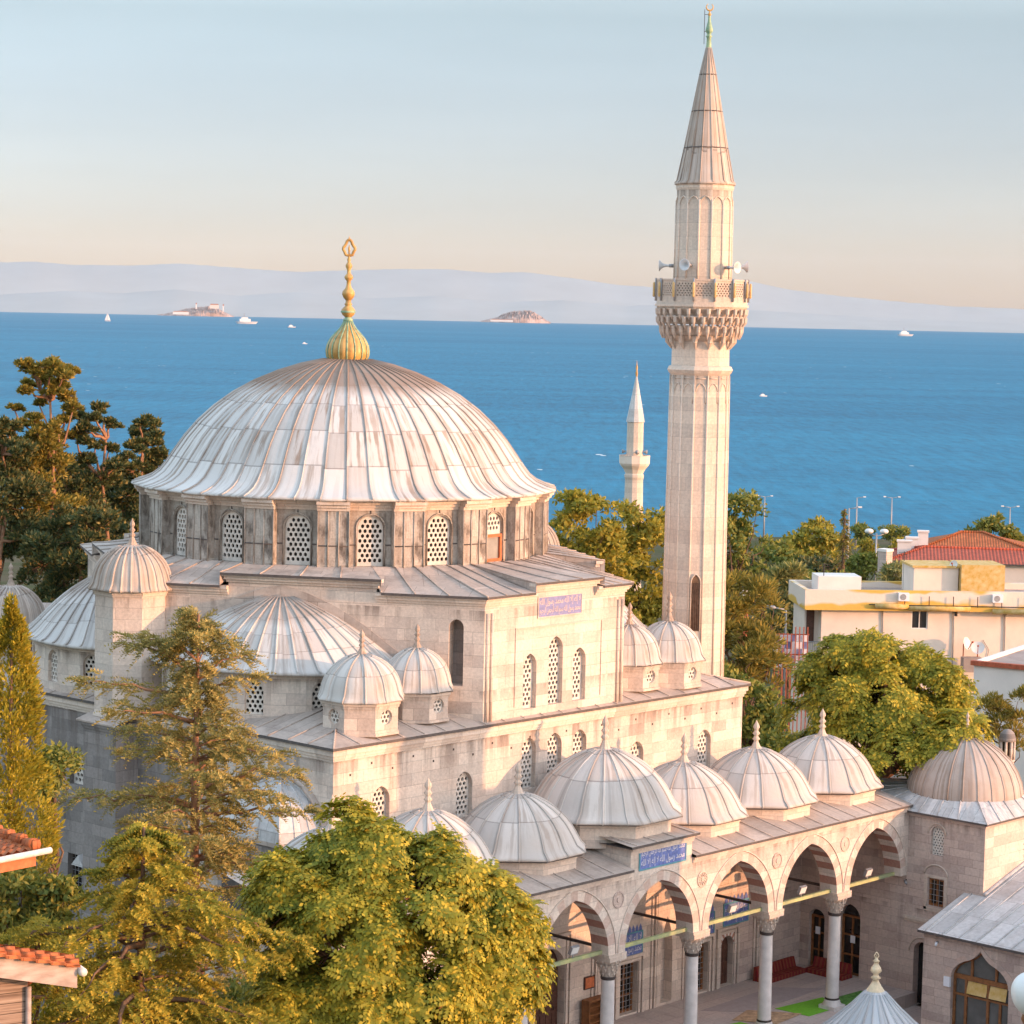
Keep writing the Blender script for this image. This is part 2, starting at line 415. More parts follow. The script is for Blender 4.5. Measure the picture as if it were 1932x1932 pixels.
leaf("leaf_plane", (0.25, 0.25, 0.04), (0.40, 0.335, 0.05), (0.45, 0.35, 0.055), 0.4, 0.35)
leaf("leaf_green", (0.14, 0.19, 0.045), (0.25, 0.26, 0.052), (0.34, 0.28, 0.058), 0.36, 0.3)
leaf("leaf_olive", (0.23, 0.25, 0.10), (0.33, 0.31, 0.11), (0.37, 0.31, 0.10), 0.32, 0.4)
leaf("leaf_red", (0.42, 0.07, 0.02), (0.5, 0.12, 0.02), (0.5, 0.2, 0.03), 0.3)

g = NG("sea_water")
p = g.pos()
sv = g.mapping(p, (0.010, 0.045, 1))
rot = g.n("ShaderNodeMapping"); rot.inputs['Rotation'].default_value = (0, 0, -YAW + PI / 2)
g.l(p, rot.inputs['Vector'])
w1 = g.noise(g.mapping(rot.outputs[0], (0.0016, 0.011, 1)), 1.0, 4, 0.6)
w2 = g.noise(g.mapping(rot.outputs[0], (0.05, 0.16, 1)), 1.0, 5, 0.7)
w3 = g.noise(g.mapping(rot.outputs[0], (0.0004, 0.0012, 1)), 1.0, 3, 0.5)
c = g.mix(g.ramp(w1, [(0.32, 0.0), (0.68, 1.0)]), (0.004, 0.108, 0.205), (0.012, 0.165, 0.282))
c = g.mix(g.math('MULTIPLY', g.ramp(w3, [(0.35, 0.0), (0.65, 1.0)]), 0.5), c, (0.018, 0.19, 0.315))
c = g.mix(0.28, c, g.ramp(w2, [(0.3, 0.55), (0.7, 1.4)]), 'MULTIPLY')
w4 = g.noise(g.mapping(rot.outputs[0], (0.30, 0.035, 1)), 1.0, 4, 0.75)
c = g.mix(0.42, c, g.ramp(w4, [(0.32, 0.45), (0.68, 1.55)]), 'MULTIPLY')
c = g.mix(g.math('GREATER_THAN', g.noise(g.mapping(rot.outputs[0], (0.11, 0.05, 1)), 1.0, 2, 0.5), 0.765), c, (0.55, 0.6, 0.62))
g.base(c, 0.5, 0.06)
g.bump(w2, 0.7, 1.2)

g = NG("ground_earth")
f = g.noise(g.pos(), 0.08, 5)
f2 = g.noise(g.pos(), 1.2, 5)
c = g.mix(g.ramp(f, [(0.4, 0.0), (0.6, 1.0)]), (0.10, 0.085, 0.05), (0.06, 0.07, 0.025))
c = g.mix(0.5, c, g.ramp(f2, [(0.3, 0.5), (0.7, 1.4)]), 'MULTIPLY')
g.base(c, 0.95, 0.1); g.bump(f2, 0.4, 0.1)
plain("asphalt", (0.07, 0.065, 0.065), 0.9, var=0.25, scale=1.0)

# ---------------------------------------------------------------- mesh helpers
Z = Vector((0, 0, 1))
class MB:
    def __init__(s):
        s.v, s.f, s.m, s.s = [], [], [], []
    def add(s, vs, fs, mat=0, smooth=False):
        b = len(s.v)
        s.v.extend([tuple(p) for p in vs])
        for f in fs:
            s.f.append([b + i for i in f]); s.m.append(mat); s.s.append(smooth)
    def quad(s, a, b, c, d, mat=0):
        s.add([a, b, c, d], [(0, 1, 2, 3)], mat)
    def obox(s, o, X, Y, x0, x1, y0, y1, z0, z1, mat=0):
        o, X, Y = Vector(o), Vector(X), Vector(Y)
        P = [o + X * x + Y * y + Z * z for z in (z0, z1) for (x, y) in ((x0, y0), (x1, y0), (x1, y1), (x0, y1))]
        fs = [(0, 3, 2, 1), (4, 5, 6, 7), (0, 1, 5, 4), (1, 2, 6, 5), (2, 3, 7, 6), (3, 0, 4, 7)]
        if X.cross(Y).z < 0: fs = [tuple(reversed(f)) for f in fs]
        s.add(P, fs, mat)
    def box(s, x0, x1, y0, y1, z0, z1, mat=0):
        s.obox((0, 0, 0), (1, 0, 0), (0, 1, 0), x0, x1, y0, y1, z0, z1, mat)
    def prism(s, poly, z0, z1, mat=0, top=True, bottom=False, mtop=None):
        n = len(poly)
        P = [(x, y, z0) for x, y in poly] + [(x, y, z1) for x, y in poly]
        s.add(P, [(i, (i + 1) % n, n + (i + 1) % n, n + i) for i in range(n)], mat)
        if top: s.add([(x, y, z1) for x, y in poly], [tuple(range(n))], mat if mtop is None else mtop)
        if bottom: s.add([(x, y, z0) for x, y in poly], [tuple(reversed(range(n)))], mat)
    def lathe(s, prof, n=24, c=(0, 0), ph=0.0, mat=0, smooth=True, rf=None):
        cx, cy = c
        b = []
        for k, (r, z) in enumerate(prof):
            for i in range(n):
                a = ph + 2 * PI * i / n
                q = r * (rf(a, k) if rf else 1.0)
                b.append((cx + q * math.cos(a), cy + q * math.sin(a), z))
        fs = []
        for k in range(len(prof) - 1):
            for i in range(n):
                j = (i + 1) % n
                fs.append((k * n + i, k * n + j, (k + 1) * n + j, (k + 1) * n + i))
        s.add(b, fs, mat, smooth)
    def tube(s, pts, r, n=6, mat=0, smooth=True, cap=True):
        pts = [Vector(p) for p in pts]
        m = len(pts)
        rs = r if isinstance(r, (list, tuple)) else [r] * m
        vs, fs = [], []
        prev = None
        for i, p in enumerate(pts):
            d = (pts[min(i + 1, m - 1)] - pts[max(i - 1, 0)])
            if d.length < 1e-9: d = Vector((0, 0, 1))
            d.normalize()
            if prev is None:
                prev = d.orthogonal().normalized()
            a = (prev - d * prev.dot(d))
            a = a.normalized() if a.length > 1e-6 else d.orthogonal().normalized()
            prev = a
            b2 = d.cross(a)
            for k in range(n):
                t = 2 * PI * k / n
                vs.append(p + (a * math.cos(t) + b2 * math.sin(t)) * rs[i])
        for i in range(m - 1):
            for k in range(n):
                j = (k + 1) % n
                fs.append((i * n + k, i * n + j, (i + 1) * n + j, (i + 1) * n + k))
        if cap:
            fs.append(tuple(reversed(range(n)))); fs.append(tuple(range((m - 1) * n, m * n)))
        s.add(vs, fs, mat, smooth)
    def panel(s, o, X, outline, holes=(), depth=0.0, mat=0, mrev=None):
        """flat wall face (s,z) with real openings; X x Z is the outward normal; reveals go back by depth"""
        o, X = Vector(o), Vector(X).normalized()
        N = X.cross(Z)
        polys = [list(outline)] + [list(h) for h in holes]
        flat = [p for q in polys for p in q]
        tris = tessellate_polygon([[Vector((p[0], p[1], 0)) for p in q] for q in polys])
        fs = []
        for t in tris:
            a, b, c = (flat[i] for i in t)
            ar = (b[0] - a[0]) * (c[1] - a[1]) - (b[1] - a[1]) * (c[0] - a[0])
            if abs(ar) < 1e-10: continue
            fs.append(tuple(t) if ar > 0 else tuple(reversed(t)))
        s.add([o + X * p[0] + Z * p[1] for p in flat], fs, mat)
        if depth:
            for h in holes:
                n = len(h)
                fr = [o + X * p[0] + Z * p[1] for p in h]
                bk = [p - N * depth for p in fr]
                s.add(fr + bk, [(i, n + i, n + (i + 1) % n, (i + 1) % n) for i in range(n)], mat if mrev is None else mrev)
    def build(s, name, mats, parent=None, loc=None, kind=None):
        if not isinstance(mats, (list, tuple)): mats = [mats]
        me = bpy.data.meshes.new(name)
        me.from_pydata(s.v, [], s.f)
        for m in mats: me.materials.append(MATS[m])
        me.polygons.foreach_set("material_index", s.m)
        me.polygons.foreach_set("use_smooth", s.s)
        box_uv(me)
        o = bpy.data.objects.new(name, me)
        COL.objects.link(o)
        if parent: o.parent = parent
        if loc is not None: o.location = loc
        if kind: o["kind"] = kind
        return o

def box_uv(me):
    n = len(me.loops)
    if not n: return
    co = np.empty(len(me.vertices) * 3); me.vertices.foreach_get("co", co); co = co.reshape(-1, 3)
    vi = np.empty(n, np.int32); me.loops.foreach_get("vertex_index", vi)
    pn = np.empty(len(me.polygons) * 3); me.polygons.foreach_get("normal", pn); pn = pn.reshape(-1, 3)
    lt = np.empty(len(me.polygons), np.int32); me.polygons.foreach_get("loop_total", lt)
    nn = np.repeat(pn, lt, axis=0)
    p = co[vi]
    h = np.hypot(nn[:, 0], nn[:, 1])
    steep = np.abs(nn[:, 2]) < 0.55
    hs = np.where(h < 1e-6, 1, h)
    tx, ty = -nn[:, 1] / hs, nn[:, 0] / hs
    u = np.where(h > 0.02, p[:, 0] * tx + p[:, 1] * ty, p[:, 0])
    # along the slope for pitched faces
    vs = np.where(steep, p[:, 2], np.where(h > 0.02, (p[:, 0] * nn[:, 0] + p[:, 1] * nn[:, 1]) / hs, p[:, 1]))
    uvl = me.uv_layers.new(name="UVMap")
    uvl.data.foreach_set("uv", np.stack([u, vs], 1).ravel().astype(np.float32))

def fast_mesh(name, verts, faces, mats, parent=None, matidx=None, loc=None):
    """verts (n,3), faces (m,4) int quads"""
    me = bpy.data.meshes.new(name)
    me.vertices.add(len(verts)); me.vertices.foreach_set("co", np.asarray(verts, np.float32).ravel())
    k = faces.shape[1]
    me.loops.add(faces.size); me.loops.foreach_set("vertex_index", faces.astype(np.int32).ravel())
    me.polygons.add(len(faces))
    me.polygons.foreach_set("loop_start", np.arange(0, faces.size, k, dtype=np.int32))
    if matidx is not None: me.polygons.foreach_set("material_index", matidx.astype(np.int32))
    me.update(calc_edges=True)
    for m in (mats if isinstance(mats, (list, tuple)) else [mats]): me.materials.append(MATS[m])
    o = bpy.data.objects.new(name, me)
    COL.objects.link(o)
    if parent: o.parent = parent
    if loc is not None: o.location = loc
    return o

def tag(o, label, cat, group=None):
    o["label"] = label; o["category"] = cat
    if group: o["group"] = group
    return o
def thing(name, label, cat, loc=(0, 0, 0), rz=0.0, group=None):
    o = bpy.data.objects.new(name, None)
    COL.objects.link(o)
    o.empty_display_size = 0.5
    o.location = loc; o.rotation_euler = (0, 0, rz)
    return tag(o, label, cat, group)
def copy_thing(root, loc, rz=None, label=None, scale=None):
    r = root.copy(); COL.objects.link(r); r.location = loc
    if rz is not None: r.rotation_euler = (0, 0, rz)
    if label: r["label"] = label
    if scale: r.scale = (scale,) * 3 if not isinstance(scale, tuple) else scale
    for ch in list(root.children):
        c = ch.copy(); COL.objects.link(c); c.parent = r
        for gch in list(ch.children):
            d = gch.copy(); COL.objects.link(d); d.parent = c
    return r

def arch_pts(cx, a, zs, rise, n=10):
    """right to left points of a pointed (or round, or flat) arch"""
    out = []
    if rise > a + 1e-4:
        c = (rise * rise - a * a) / (2 * a); r = a + c
        t1 = math.atan2(rise, c)
        for i in range(n + 1):
            t = t1 * i / n
            out.append((cx - c + r * math.cos(t), zs + r * math.sin(t)))
        for i in range(n - 1, -1, -1):
            t = t1 * i / n
            out.append((cx + c - r * math.cos(t), zs + r * math.sin(t)))
    else:
        for i in range(2 * n + 1):
            t = PI * i / (2 * n)
            out.append((cx + a * math.cos(t), zs + rise * math.sin(t)))
    return out
def opening(cx, w, z0, zs, rise, n=8):
    return [(cx - w / 2, z0), (cx + w / 2, z0)] + arch_pts(cx, w / 2, zs, rise, n)
def circle(cx, cz, r, n=16):
    return [(cx + r * math.cos(2 * PI * i / n), cz + r * math.sin(2 * PI * i / n)) for i in range(n)]
def inside(p, poly):
    x, y = p; c = False
    j = len(poly) - 1
    for i in range(len(poly)):
        xi, yi = poly[i]; xj, yj = poly[j]
        if (yi > y) != (yj > y) and x < (xj - xi) * (y - yi) / (yj - yi) + xi: c = not c
        j = i
    return c
def lattice(parent, o, X, hole, back=0.16, pitch=0.2, hr=0.37, name="window", zs=1.0, mat="lattice_plaster"):
    """pierced plaster screen with real holes, a dark pane behind it; it sits behind the opening of a wall panel"""
    o, X = Vector(o), Vector(X).normalized()
    N = X.cross(Z)
    xs = [p[0] for p in hole]; zz = [p[1] for p in hole]
    cx = (min(xs) + max(xs)) / 2
    cz = (min(zz) + max(zz)) / 2
    mb = MB()
    R = pitch / math.sqrt(3)
    ncol = int((max(xs) - min(xs)) / pitch) + 2
    nrow = int((max(zz) - min(zz)) / (1.5 * R * zs)) + 2
    P = lambda x, z, d: o + X * x + Z * z - N * d
    for j in range(-nrow, nrow + 1):
        for i in range(-ncol, ncol + 1):
            x = cx + pitch * (i + 0.5 * (j & 1)); z = cz + 1.5 * R * zs * j
            hexa = [(x + R * math.cos(R_(30 + 60 * k)), z + R * zs * math.sin(R_(30 + 60 * k))) for k in range(6)]
            if not any(inside(h, hole) for h in hexa + [(x, z)]): continue
            solid = not (inside((x, z), hole) and all(inside(((h[0] - x) * 0.62 + x, (h[1] - z) * 0.62 + z), hole) for h in hexa))
            hexa = [(min(max(h[0], min(xs) - 0.03), max(xs) + 0.03), min(max(h[1], min(zz) - 0.03), max(zz) + 0.03)) for h in hexa]
            if solid:
                mb.add([P(h[0], h[1], back) for h in hexa], [tuple(range(6))])
            else:
                inn = [(x + pitch * hr * math.cos(R_(30 + 60 * k)), z + pitch * hr * zs * 1.05 * math.sin(R_(30 + 60 * k))) for k in range(6)]
                vs = [P(h[0], h[1], back) for h in hexa] + [P(h[0], h[1], back) for h in inn] + [P(h[0], h[1], back + 0.07) for h in inn]
                fs = [(k, (k + 1) % 6, 6 + (k + 1) % 6, 6 + k) for k in range(6)] + [(6 + k, 6 + (k + 1) % 6, 12 + (k + 1) % 6, 12 + k) for k in range(6)]
                mb.add(vs, fs)
    w = mb.build(name, mat, parent)
    gb = MB()
    gb.add([P(p[0], p[1], back + 0.09) for p in hole], [tuple(range(len(hole)))])
    gb.build("pane", "pane_dark", w)
    return w
def framed(parent, o, X, cx, w, z0, z1, back=0.14, nx=2, nz=3, frame="wood_frame", pane="pane_dark", name="window", grille=True, fwid=0.09, arch=None):
    """rectangular (or arched) casement: frame with bars, pane behind"""
    o, X = Vector(o), Vector(X).normalized(); N = X.cross(Z)
    mb = MB()
    def bar(x0, x1, a, b, d0, d1):
        mb.obox(o, X, -N, x0, x1, d0, d1, a, b)
    bar(cx - w / 2, cx - w / 2 + fwid, z0, z1, back - 0.06, back + 0.02)
    bar(cx + w / 2 - fwid, cx + w / 2, z0, z1, back - 0.06, back + 0.02)
    bar(cx - w / 2 + fwid, cx + w / 2 - fwid, z1 - fwid, z1, back - 0.06, back + 0.02)
    bar(cx - w / 2 + fwid, cx + w / 2 - fwid, z0, z0 + fwid, back - 0.06, back + 0.02)
    for i in range(1, nx):
        x = cx - w / 2 + w * i / nx
        bar(x - fwid * .4, x + fwid * .4, z0 + fwid, z1 - fwid, back - 0.05, back + 0.02)
    for j in range(1, nz):
        z = z0 + (z1 - z0) * j / nz
        for i in range(nx):
            xa = cx - w / 2 + w * i / nx + (fwid if i == 0 else fwid * .4); xb = cx - w / 2 + w * (i + 1) / nx - (fwid if i == nx - 1 else fwid * .4)
            bar(xa, xb, z - fwid * .4, z + fwid * .4, back - 0.045, back + 0.02)
    ob = mb.build(name, frame, parent)
    gb = MB()
    if arch:
        gb.add([o + X * p[0] + Z * p[1] - N * (back + 0.03) for p in arch], [tuple(range(len(arch)))])
    else:
        gb.obox(o, X, -N, cx - w / 2, cx + w / 2, back + 0.03, back + 0.05, z0, z1)
    gb.build("pane", pane, ob)
    if grille:
        gm = MB()
        k = max(3, int((z1 - z0) / 0.22)); kx = max(2, int(w / 0.2))
        for j in range(1, k): gm.obox(o, X, -N, cx - w / 2 + .01, cx + w / 2 - .01, back - 0.085, back - 0.068, z0 + (z1 - z0) * j / k - .008, z0 + (z1 - z0) * j / k + .008)
        for i in range(1, kx): gm.obox(o, X, -N, cx - w / 2 + w * i / kx - .008, cx - w / 2 + w * i / kx + .008, back - 0.105, back - 0.09, z0 + .01, z1 - .01)
        gm.build("grille", "metal_grey", ob)
    return ob

def dome_obj(name, parent, loc, prof, nrib, mat, rib=0.035, oct_k=2, nside=8, ph=0.0, a0=None, seg=None, polyph=0.0):
    """lead dome turned from prof (local z); rolls run up it; the lowest oct_k rings follow a polygon of nside sides"""
    n = seg or max(48, nside * 6)
    def rf(a, k):
        if k >= oct_k + 2 or nside == 0: return 1.0
        w = 1.0 if k < oct_k else (1.0 - (k - oct_k + 1) / 3.0)
        st = 2 * PI / nside
        t = ((a - polyph) % st) - st / 2
        q = math.cos(st / 2) / math.cos(t)
        return 1 + w * (q - 1)
    mb = MB()
    mb.lathe(prof, n, ph=0.0, rf=rf)
    for i in range(nrib):
        a = ph + 2 * PI * (i + 0.0) / nrib
        pts = []
        for k, (r, z) in enumerate(prof):
            if r < rib * nrib * 0.30: break
            q = r * rf(a, k)
            pts.append((q * math.cos(a), q * math.sin(a), z + rib * 0.35))
        rr = [rib] * len(pts)
        if len(pts) > 1: mb.tube(pts, rr, 5, 0, True)
    return mb.build(name, mat, parent, loc)
def prof_dome(Re, Rb, rise, flare=0.28, n=9, sharp=1.0, lip=0.05, bell=False):
    """bell profile: eave radius Re, flared foot, rounded slightly pointed top"""
    q = [(1.0, 0.0), (.955, .045), (.905, .11), (.872, .20), (.845, .31), (.805, .43), (.745, .555), (.66, .67), (.55, .78), (.42, .87), (.27, .94), (.12, .985), (.012, 1.0)]
    if bell: q = [(1.0, 0.0), (.945, .045), (.875, .105), (.838, .19), (.80, .285), (.748, .40), (.685, .515), (.605, .625), (.505, .735), (.385, .835), (.255, .918), (.115, .98), (.012, 1.0)]
    return [(Re * .93, -lip), (Re, -lip)] + [(Re * a, rise * b) for a, b in q]
def finial(parent, z, h, w, mat="carved_stone", fluted=True, tip=True):
    """turned stone or metal finial, local z above the dome's origin"""
    pr = [(w * 1.5, -0.04), (w * 1.25, 0.0), (w * .75, .16 * h), (w * .45, .28 * h), (w * .42, .31 * h), (w * .75, .37 * h), (w * .42, .44 * h), (w * .36, .48 * h), (w * .72, .55 * h), (w * .40, .63 * h), (w * .34, .67 * h), (w * .62, .75 * h), (w * .55, .82 * h), (w * .16, .94 * h), (0.004, h)]
    mb = MB()
    rf = (lambda a, k: 1 + 0.10 * math.cos(8 * a)) if fluted else None
    mb.lathe([(r, z + q) for r, q in pr], 32 if fluted else 14, rf=rf)
    return mb.build("finial", mat, parent)
def alem(mb, c, s, X, mat=0):
    """pierced drop-shaped emblem standing on a finial"""
    n = 22
    pts = []
    for i in range(n + 1):
        t = -PI / 2 + 2 * PI * i / n
        r = 1.0 + 0.10 * math.cos(6 * t)
        x = 0.62 * r * math.cos(t); z = (1.0 + math.sin(t) * r) * 0.75
        if math.sin(t) > 0.4: x *= 1 - 0.75 * (math.sin(t) - 0.4); z += 0.8 * (math.sin(t) - 0.4) ** 2
        pts.append(c + X * (x * s) + Z * (z * s))
    mb.tube(pts, 0.17 * s, 6, mat, cap=False)
    mb.tube([c + Z * (.1 * s), c + Z * (.75 * s), c + Z * (1.15 * s)], [.05 * s, .16 * s, .02 * s], 6, mat)
    mb.tube([c + Z * (1.7 * s), c + Z * (2.2 * s)], [.12 * s, .01 * s], 6, mat)

def arabic(text, o, X, w, h, mat, name, parent, out=0.012):
    """script in joined letter forms, thin raised mesh on a tile face; o is the centre"""
    cu = bpy.data.curves.new("script", 'FONT')
    cu.body = text; cu.align_x = 'CENTER'; cu.resolution_u = 2
    t = bpy.data.objects.new("script", cu)
    COL.objects.link(t)
    dg = bpy.context.evaluated_depsgraph_get()
    me = bpy.data.meshes.new_from_object(t.evaluated_get(dg))
    bpy.data.objects.remove(t); bpy.data.curves.remove(cu)
    co = np.empty(len(me.vertices) * 3); me.vertices.foreach_get("co", co); co = co.reshape(-1, 3)
    lo, hi = co.min(0), co.max(0)
    X = Vector(X).normalized(); N = X.cross(Z); o = Vector(o)
    a = (co[:, 0] - (lo[0] + hi[0]) / 2) * (w / (hi[0] - lo[0])); b = (co[:, 1] - (lo[1] + hi[1]) / 2) * (h / (hi[1] - lo[1]))
    P = np.array(o + N * out)[None] + a[:, None] * np.array(X)[None] + b[:, None] * np.array(Z)[None]
    me.vertices.foreach_set("co", P.ravel().astype(np.float32)); me.update()
    me.materials.clear(); me.materials.append(MATS[mat])
    ob = bpy.data.objects.new(name, me); COL.objects.link(ob); ob.parent = parent
    return ob
# joined presentation forms, written left to right as drawn
AR_TAWHID = "\ufeea\ufee0\ufedf\ufe8d \ufefb\ufe87 \ufeea\ufedf\ufe87 \ufefb"
AR_RASUL = "\ufeea\ufee0\ufedf\ufe8d \ufedd\ufeee\ufeb3\ufead \ufeaa\ufee4\ufea4\ufee3"
AR_BASMALA = "\ufee2\ufef4\ufea3\ufeae\ufedf\ufe8d \ufee6\ufee4\ufea3\ufeae\ufedf\ufe8d \ufeea\ufee0\ufedf\ufe8d \ufee2\ufeb4\ufe91"
# ================================================================ the mosque
mosque = thing("mosque", "big stone mosque with a ribbed lead dome, half domes and an arcaded porch", "mosque", (0, 0, 0))
FX, LX = Vector((1, 0, 0)), Vector((0, -1, 0))       # wall run directions: front wall (faces -y), left wall (faces -x)
HX0, HX1, HY0, HY1 = -11.4, 11.5, -11.7, 11.7
WT = 12.35                                            # top of the hall wall
# ---- hall wall ------------------------------------------------------------
mb = MB()
front_holes = []
for cx, w, z0, zs, rise in ((-9.1, .84, 9.25, 10.42, .5), (-4.9, .84, 9.25, 10.42, .5), (-1.47, .78, 9.85, 11.3, .47), (-.03, .8, 9.85, 11.3, .5), (1.4, .78, 9.85, 11.3, .47), (4.8, .84, 9.25, 10.42, .5), (9.05, .84, 9.25, 10.42, .5)):
    front_holes.append(opening(cx, w, z0, zs, rise))
sash = [(-9.2, .75), (-4.7, 1.08), (4.66, 1.08), (9.3, .75)]
sash_holes = [[(cx - w / 2, 0.08), (cx + w / 2, 0.08), (cx + w / 2, 2.1), (cx - w / 2, 2.1)] for cx, w in sash]
doors = [(-11.5 + 0.0, 0)]
door_hole = opening(11.0, 0.86, 0.02, 1.72, .42)
door_hole = [(min(p[0], 11.43), p[1]) for p in door_hole]
door_hole = opening(10.92, 0.84, 0.02, 1.70, .42)
gate_hole = opening(0.0, 1.7, 0.02, 2.6, .9)
niche_holes = [opening(x, .72, 0.1, 2.1, 1.5) for x in (-7.0, 7.0)]
mb.panel((0, HY0, 0), FX, [(HX0, -.6), (HX1, -.6), (HX1, WT), (HX0, WT)], front_holes + sash_holes + [door_hole, gate_hole] + niche_holes, 0.42, 0)
left_up = opening(-2.6, .95, 9.15, 10.1, .52)
left_up2 = opening(5.3, .95, 9.15, 10.1, .52)
left_lo = [(-3.15, 4.4), (-2.07, 4.4), (-2.07, 6.45), (-3.15, 6.45)]
left_lo2 = [(4.6, 4.4), (5.7, 4.4), (5.7, 6.45), (4.6, 6.45)]
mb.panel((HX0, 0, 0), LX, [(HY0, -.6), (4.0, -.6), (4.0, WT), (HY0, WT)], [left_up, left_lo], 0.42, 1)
mb.panel((HX0, 0, 0), LX, [(4.0, -.6), (-HY0, -.6), (-HY0, WT), (4.0, WT)], [left_up2, left_lo2], 0.42, 0)
mb.panel((HX1, 0, 0), -LX, [(HY0, -.6), (HY1, -.6), (HY1, WT), (HY0, WT)], (), 0, 0)
mb.panel((0, HY1, 0), -FX, [(-HX1, -.6), (-HX0, -.6), (-HX0, WT), (-HX1, WT)], (), 0, 1)
for x in (-7.0, 7.0):                                # back of the niches
    mb.add([Vector((x + (p[0] - x), HY0 + .42, p[1])) for p in opening(x, .72, 0.1, 2.1, 1.5)], [tuple(range(2 + 17))])
# moulded string below the roof
for i, (d, a, b) in enumerate(((.05, 12.02, 12.14), (.10, 12.14, 12.26), (.16, 12.26, 12.46))):
    mb.box(HX0 - d, HX1 + d, HY0 - d, HY1 + d, a, b, 0)
# frames round the porch doors and windows
for cx, w in sash + [(10.92, .84), (0, 1.7)]:
    hh = 2.1 if w != 1.7 else 3.7
    if w == .84: hh = 2.2
    for k, (g0, d) in enumerate(((.03, .055), (.20, .10))):
        for sx_ in (-1, 1):
            xa = cx + sx_ * (w / 2 + g0); xb = cx + sx_ * (w / 2 + g0 + .12)
            mb.box(min(xa, xb), max(xa, xb), HY0 - d, HY0 - .002, 0.02, hh + g0 + .12)
        mb.box(cx - w / 2 - g0, cx + w / 2 + g0, HY0 - d, HY0 - .002, hh + g0, hh + g0 + .12)
for px in (-11.9, -6.35, -2.6, 2.6, 6.2, 8.2, 12.9):  # tall pilaster strips of the porch wall
    for k in (-.18, 0, .18):
        mb.box(px + k - .05, px + k + .05, HY0 - (.10 if k == 0 else .06), HY0 - .003, 0.02, 4.6)
# putlog holes
for k in range(22):
    x = HX0 + .8 + k * 1.02
    mb.box(x - .04, x + .04, HY0 - .004, HY0 + .01, 11.80 - .3 * (k % 2 == 0) - .04, 11.80 - .3 * (k % 2 == 0) + .04, 2)
# buttress under the left turret
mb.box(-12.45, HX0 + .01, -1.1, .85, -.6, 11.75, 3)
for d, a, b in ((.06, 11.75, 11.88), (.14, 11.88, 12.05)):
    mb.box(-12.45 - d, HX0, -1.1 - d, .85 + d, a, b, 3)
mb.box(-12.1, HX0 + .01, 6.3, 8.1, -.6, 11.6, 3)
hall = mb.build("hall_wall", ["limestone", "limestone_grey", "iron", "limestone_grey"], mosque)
for i, h in enumerate(front_holes): lattice(mosque, (0, HY0, 0), FX, h, .20, .2)
lattice(mosque, (HX0, 0, 0), LX, left_up, .22, .22)
lattice(mosque, (HX0, 0, 0), LX, left_up2, .22, .22)
framed(mosque, (HX0, 0, 0), LX, -2.61, 1.08, 4.4, 6.45, .3, 2, 3, "iron", "pane_dark")
framed(mosque, (HX0, 0, 0), LX, 5.15, 1.1, 4.4, 6.45, .3, 2, 3, "iron", "pane_dark")
for cx, w in sash: framed(mosque, (0, HY0, 0), FX, cx, w, .08, 2.1, .30, 2, 3)

def board_door(parent, o, X, hole, back, mat="dark_wood", name="door"):
    o, X = Vector(o), Vector(X); N = X.cross(Z)
    m2 = MB()
    n = len(hole)
    m2.add([o + X * p[0] + Z * p[1] - N * back for p in hole], [tuple(range(n))])
    cx = (hole[0][0] + hole[1][0]) / 2; z0 = hole[0][1]; w = hole[1][0] - hole[0][0]
    for k in range(5):
        x = hole[0][0] + w * (k + .5) / 5
        m2.obox(o, X, -N, x - w * .085, x + w * .085, back - .03, back - .002, z0 + .05, z0 + 1.65)
    for q in (.35, .85, 1.4):
        m2.obox(o, X, -N, hole[0][0] + .04, hole[1][0] - .04, back - .05, back - .03, z0 + q, z0 + q + .09)
    d = m2.build(name, mat, parent)
    h = MB(); h.tube([o + X * (cx + w * .32) - N * (back - .08) + Z * (z0 + .95), o + X * (cx + w * .32) - N * (back - .08) + Z * (z0 + 1.1)], .02, 6)
    h.build("handle", "iron", d)
    return d
dd = board_door(mosque, (0, HY0, 0), FX, door_hole, .30)
board_door(mosque, (0, HY0, 0), FX, gate_hole, .36)
# joggled two colour arch over the small door
mb = MB()
pin = arch_pts(10.92, .43, 1.70, .43, 7); pout = arch_pts(10.92, .64, 1.70, .66, 7)
for i in range(len(pin) - 1):
    a, b, c_, d_ = pin[i], pout[i], pout[i + 1], pin[i + 1]
    q = [Vector((p[0], HY0 - .03, p[1])) for p in (a, b, c_, d_)]
    q2 = [p + Vector((0, .027, 0)) for p in q]
    mb.add(q + q2, [(0, 1, 2, 3), (0, 4, 5, 1), (1, 5, 6, 2), (2, 6, 7, 3), (3, 7, 4, 0)], i % 2)
mb.build("door_arch", ["marble", "voussoir_red"], mosque)

# ---- lower lead roof ---------------------------------------------------------
mb = MB()
def hip_ring(x0, x1, y0, y1, z0, ix0, ix1, iy0, iy1, z1, mat=0):
    a = [(x0, y0, z0), (x1, y0, z0), (x1, y1, z0), (x0, y1, z0)]
    b = [(ix0, iy0, z1), (ix1, iy0, z1), (ix1, iy1, z1), (ix0, iy1, z1)]
    mb.add(a + b, [(i, (i + 1) % 4, 4 + (i + 1) % 4, 4 + i) for i in range(4)], mat)
    return a, b
E0, E1 = 12.46, 12.56
mb.prism([(HX0 - .24, HY0 - .24), (HX1 + .24, HY0 - .24), (HX1 + .24, HY1 + .24), (HX0 - .24, HY1 + .24)], E0, E1, 1, False, True)
hip_ring(HX0 - .24, HX1 + .24, HY0 - .24, HY1 + .24, E1, HX0 + 2.6, HX1 - 2.6, HY0 + 2.6, HY1 - 2.6, 13.25)
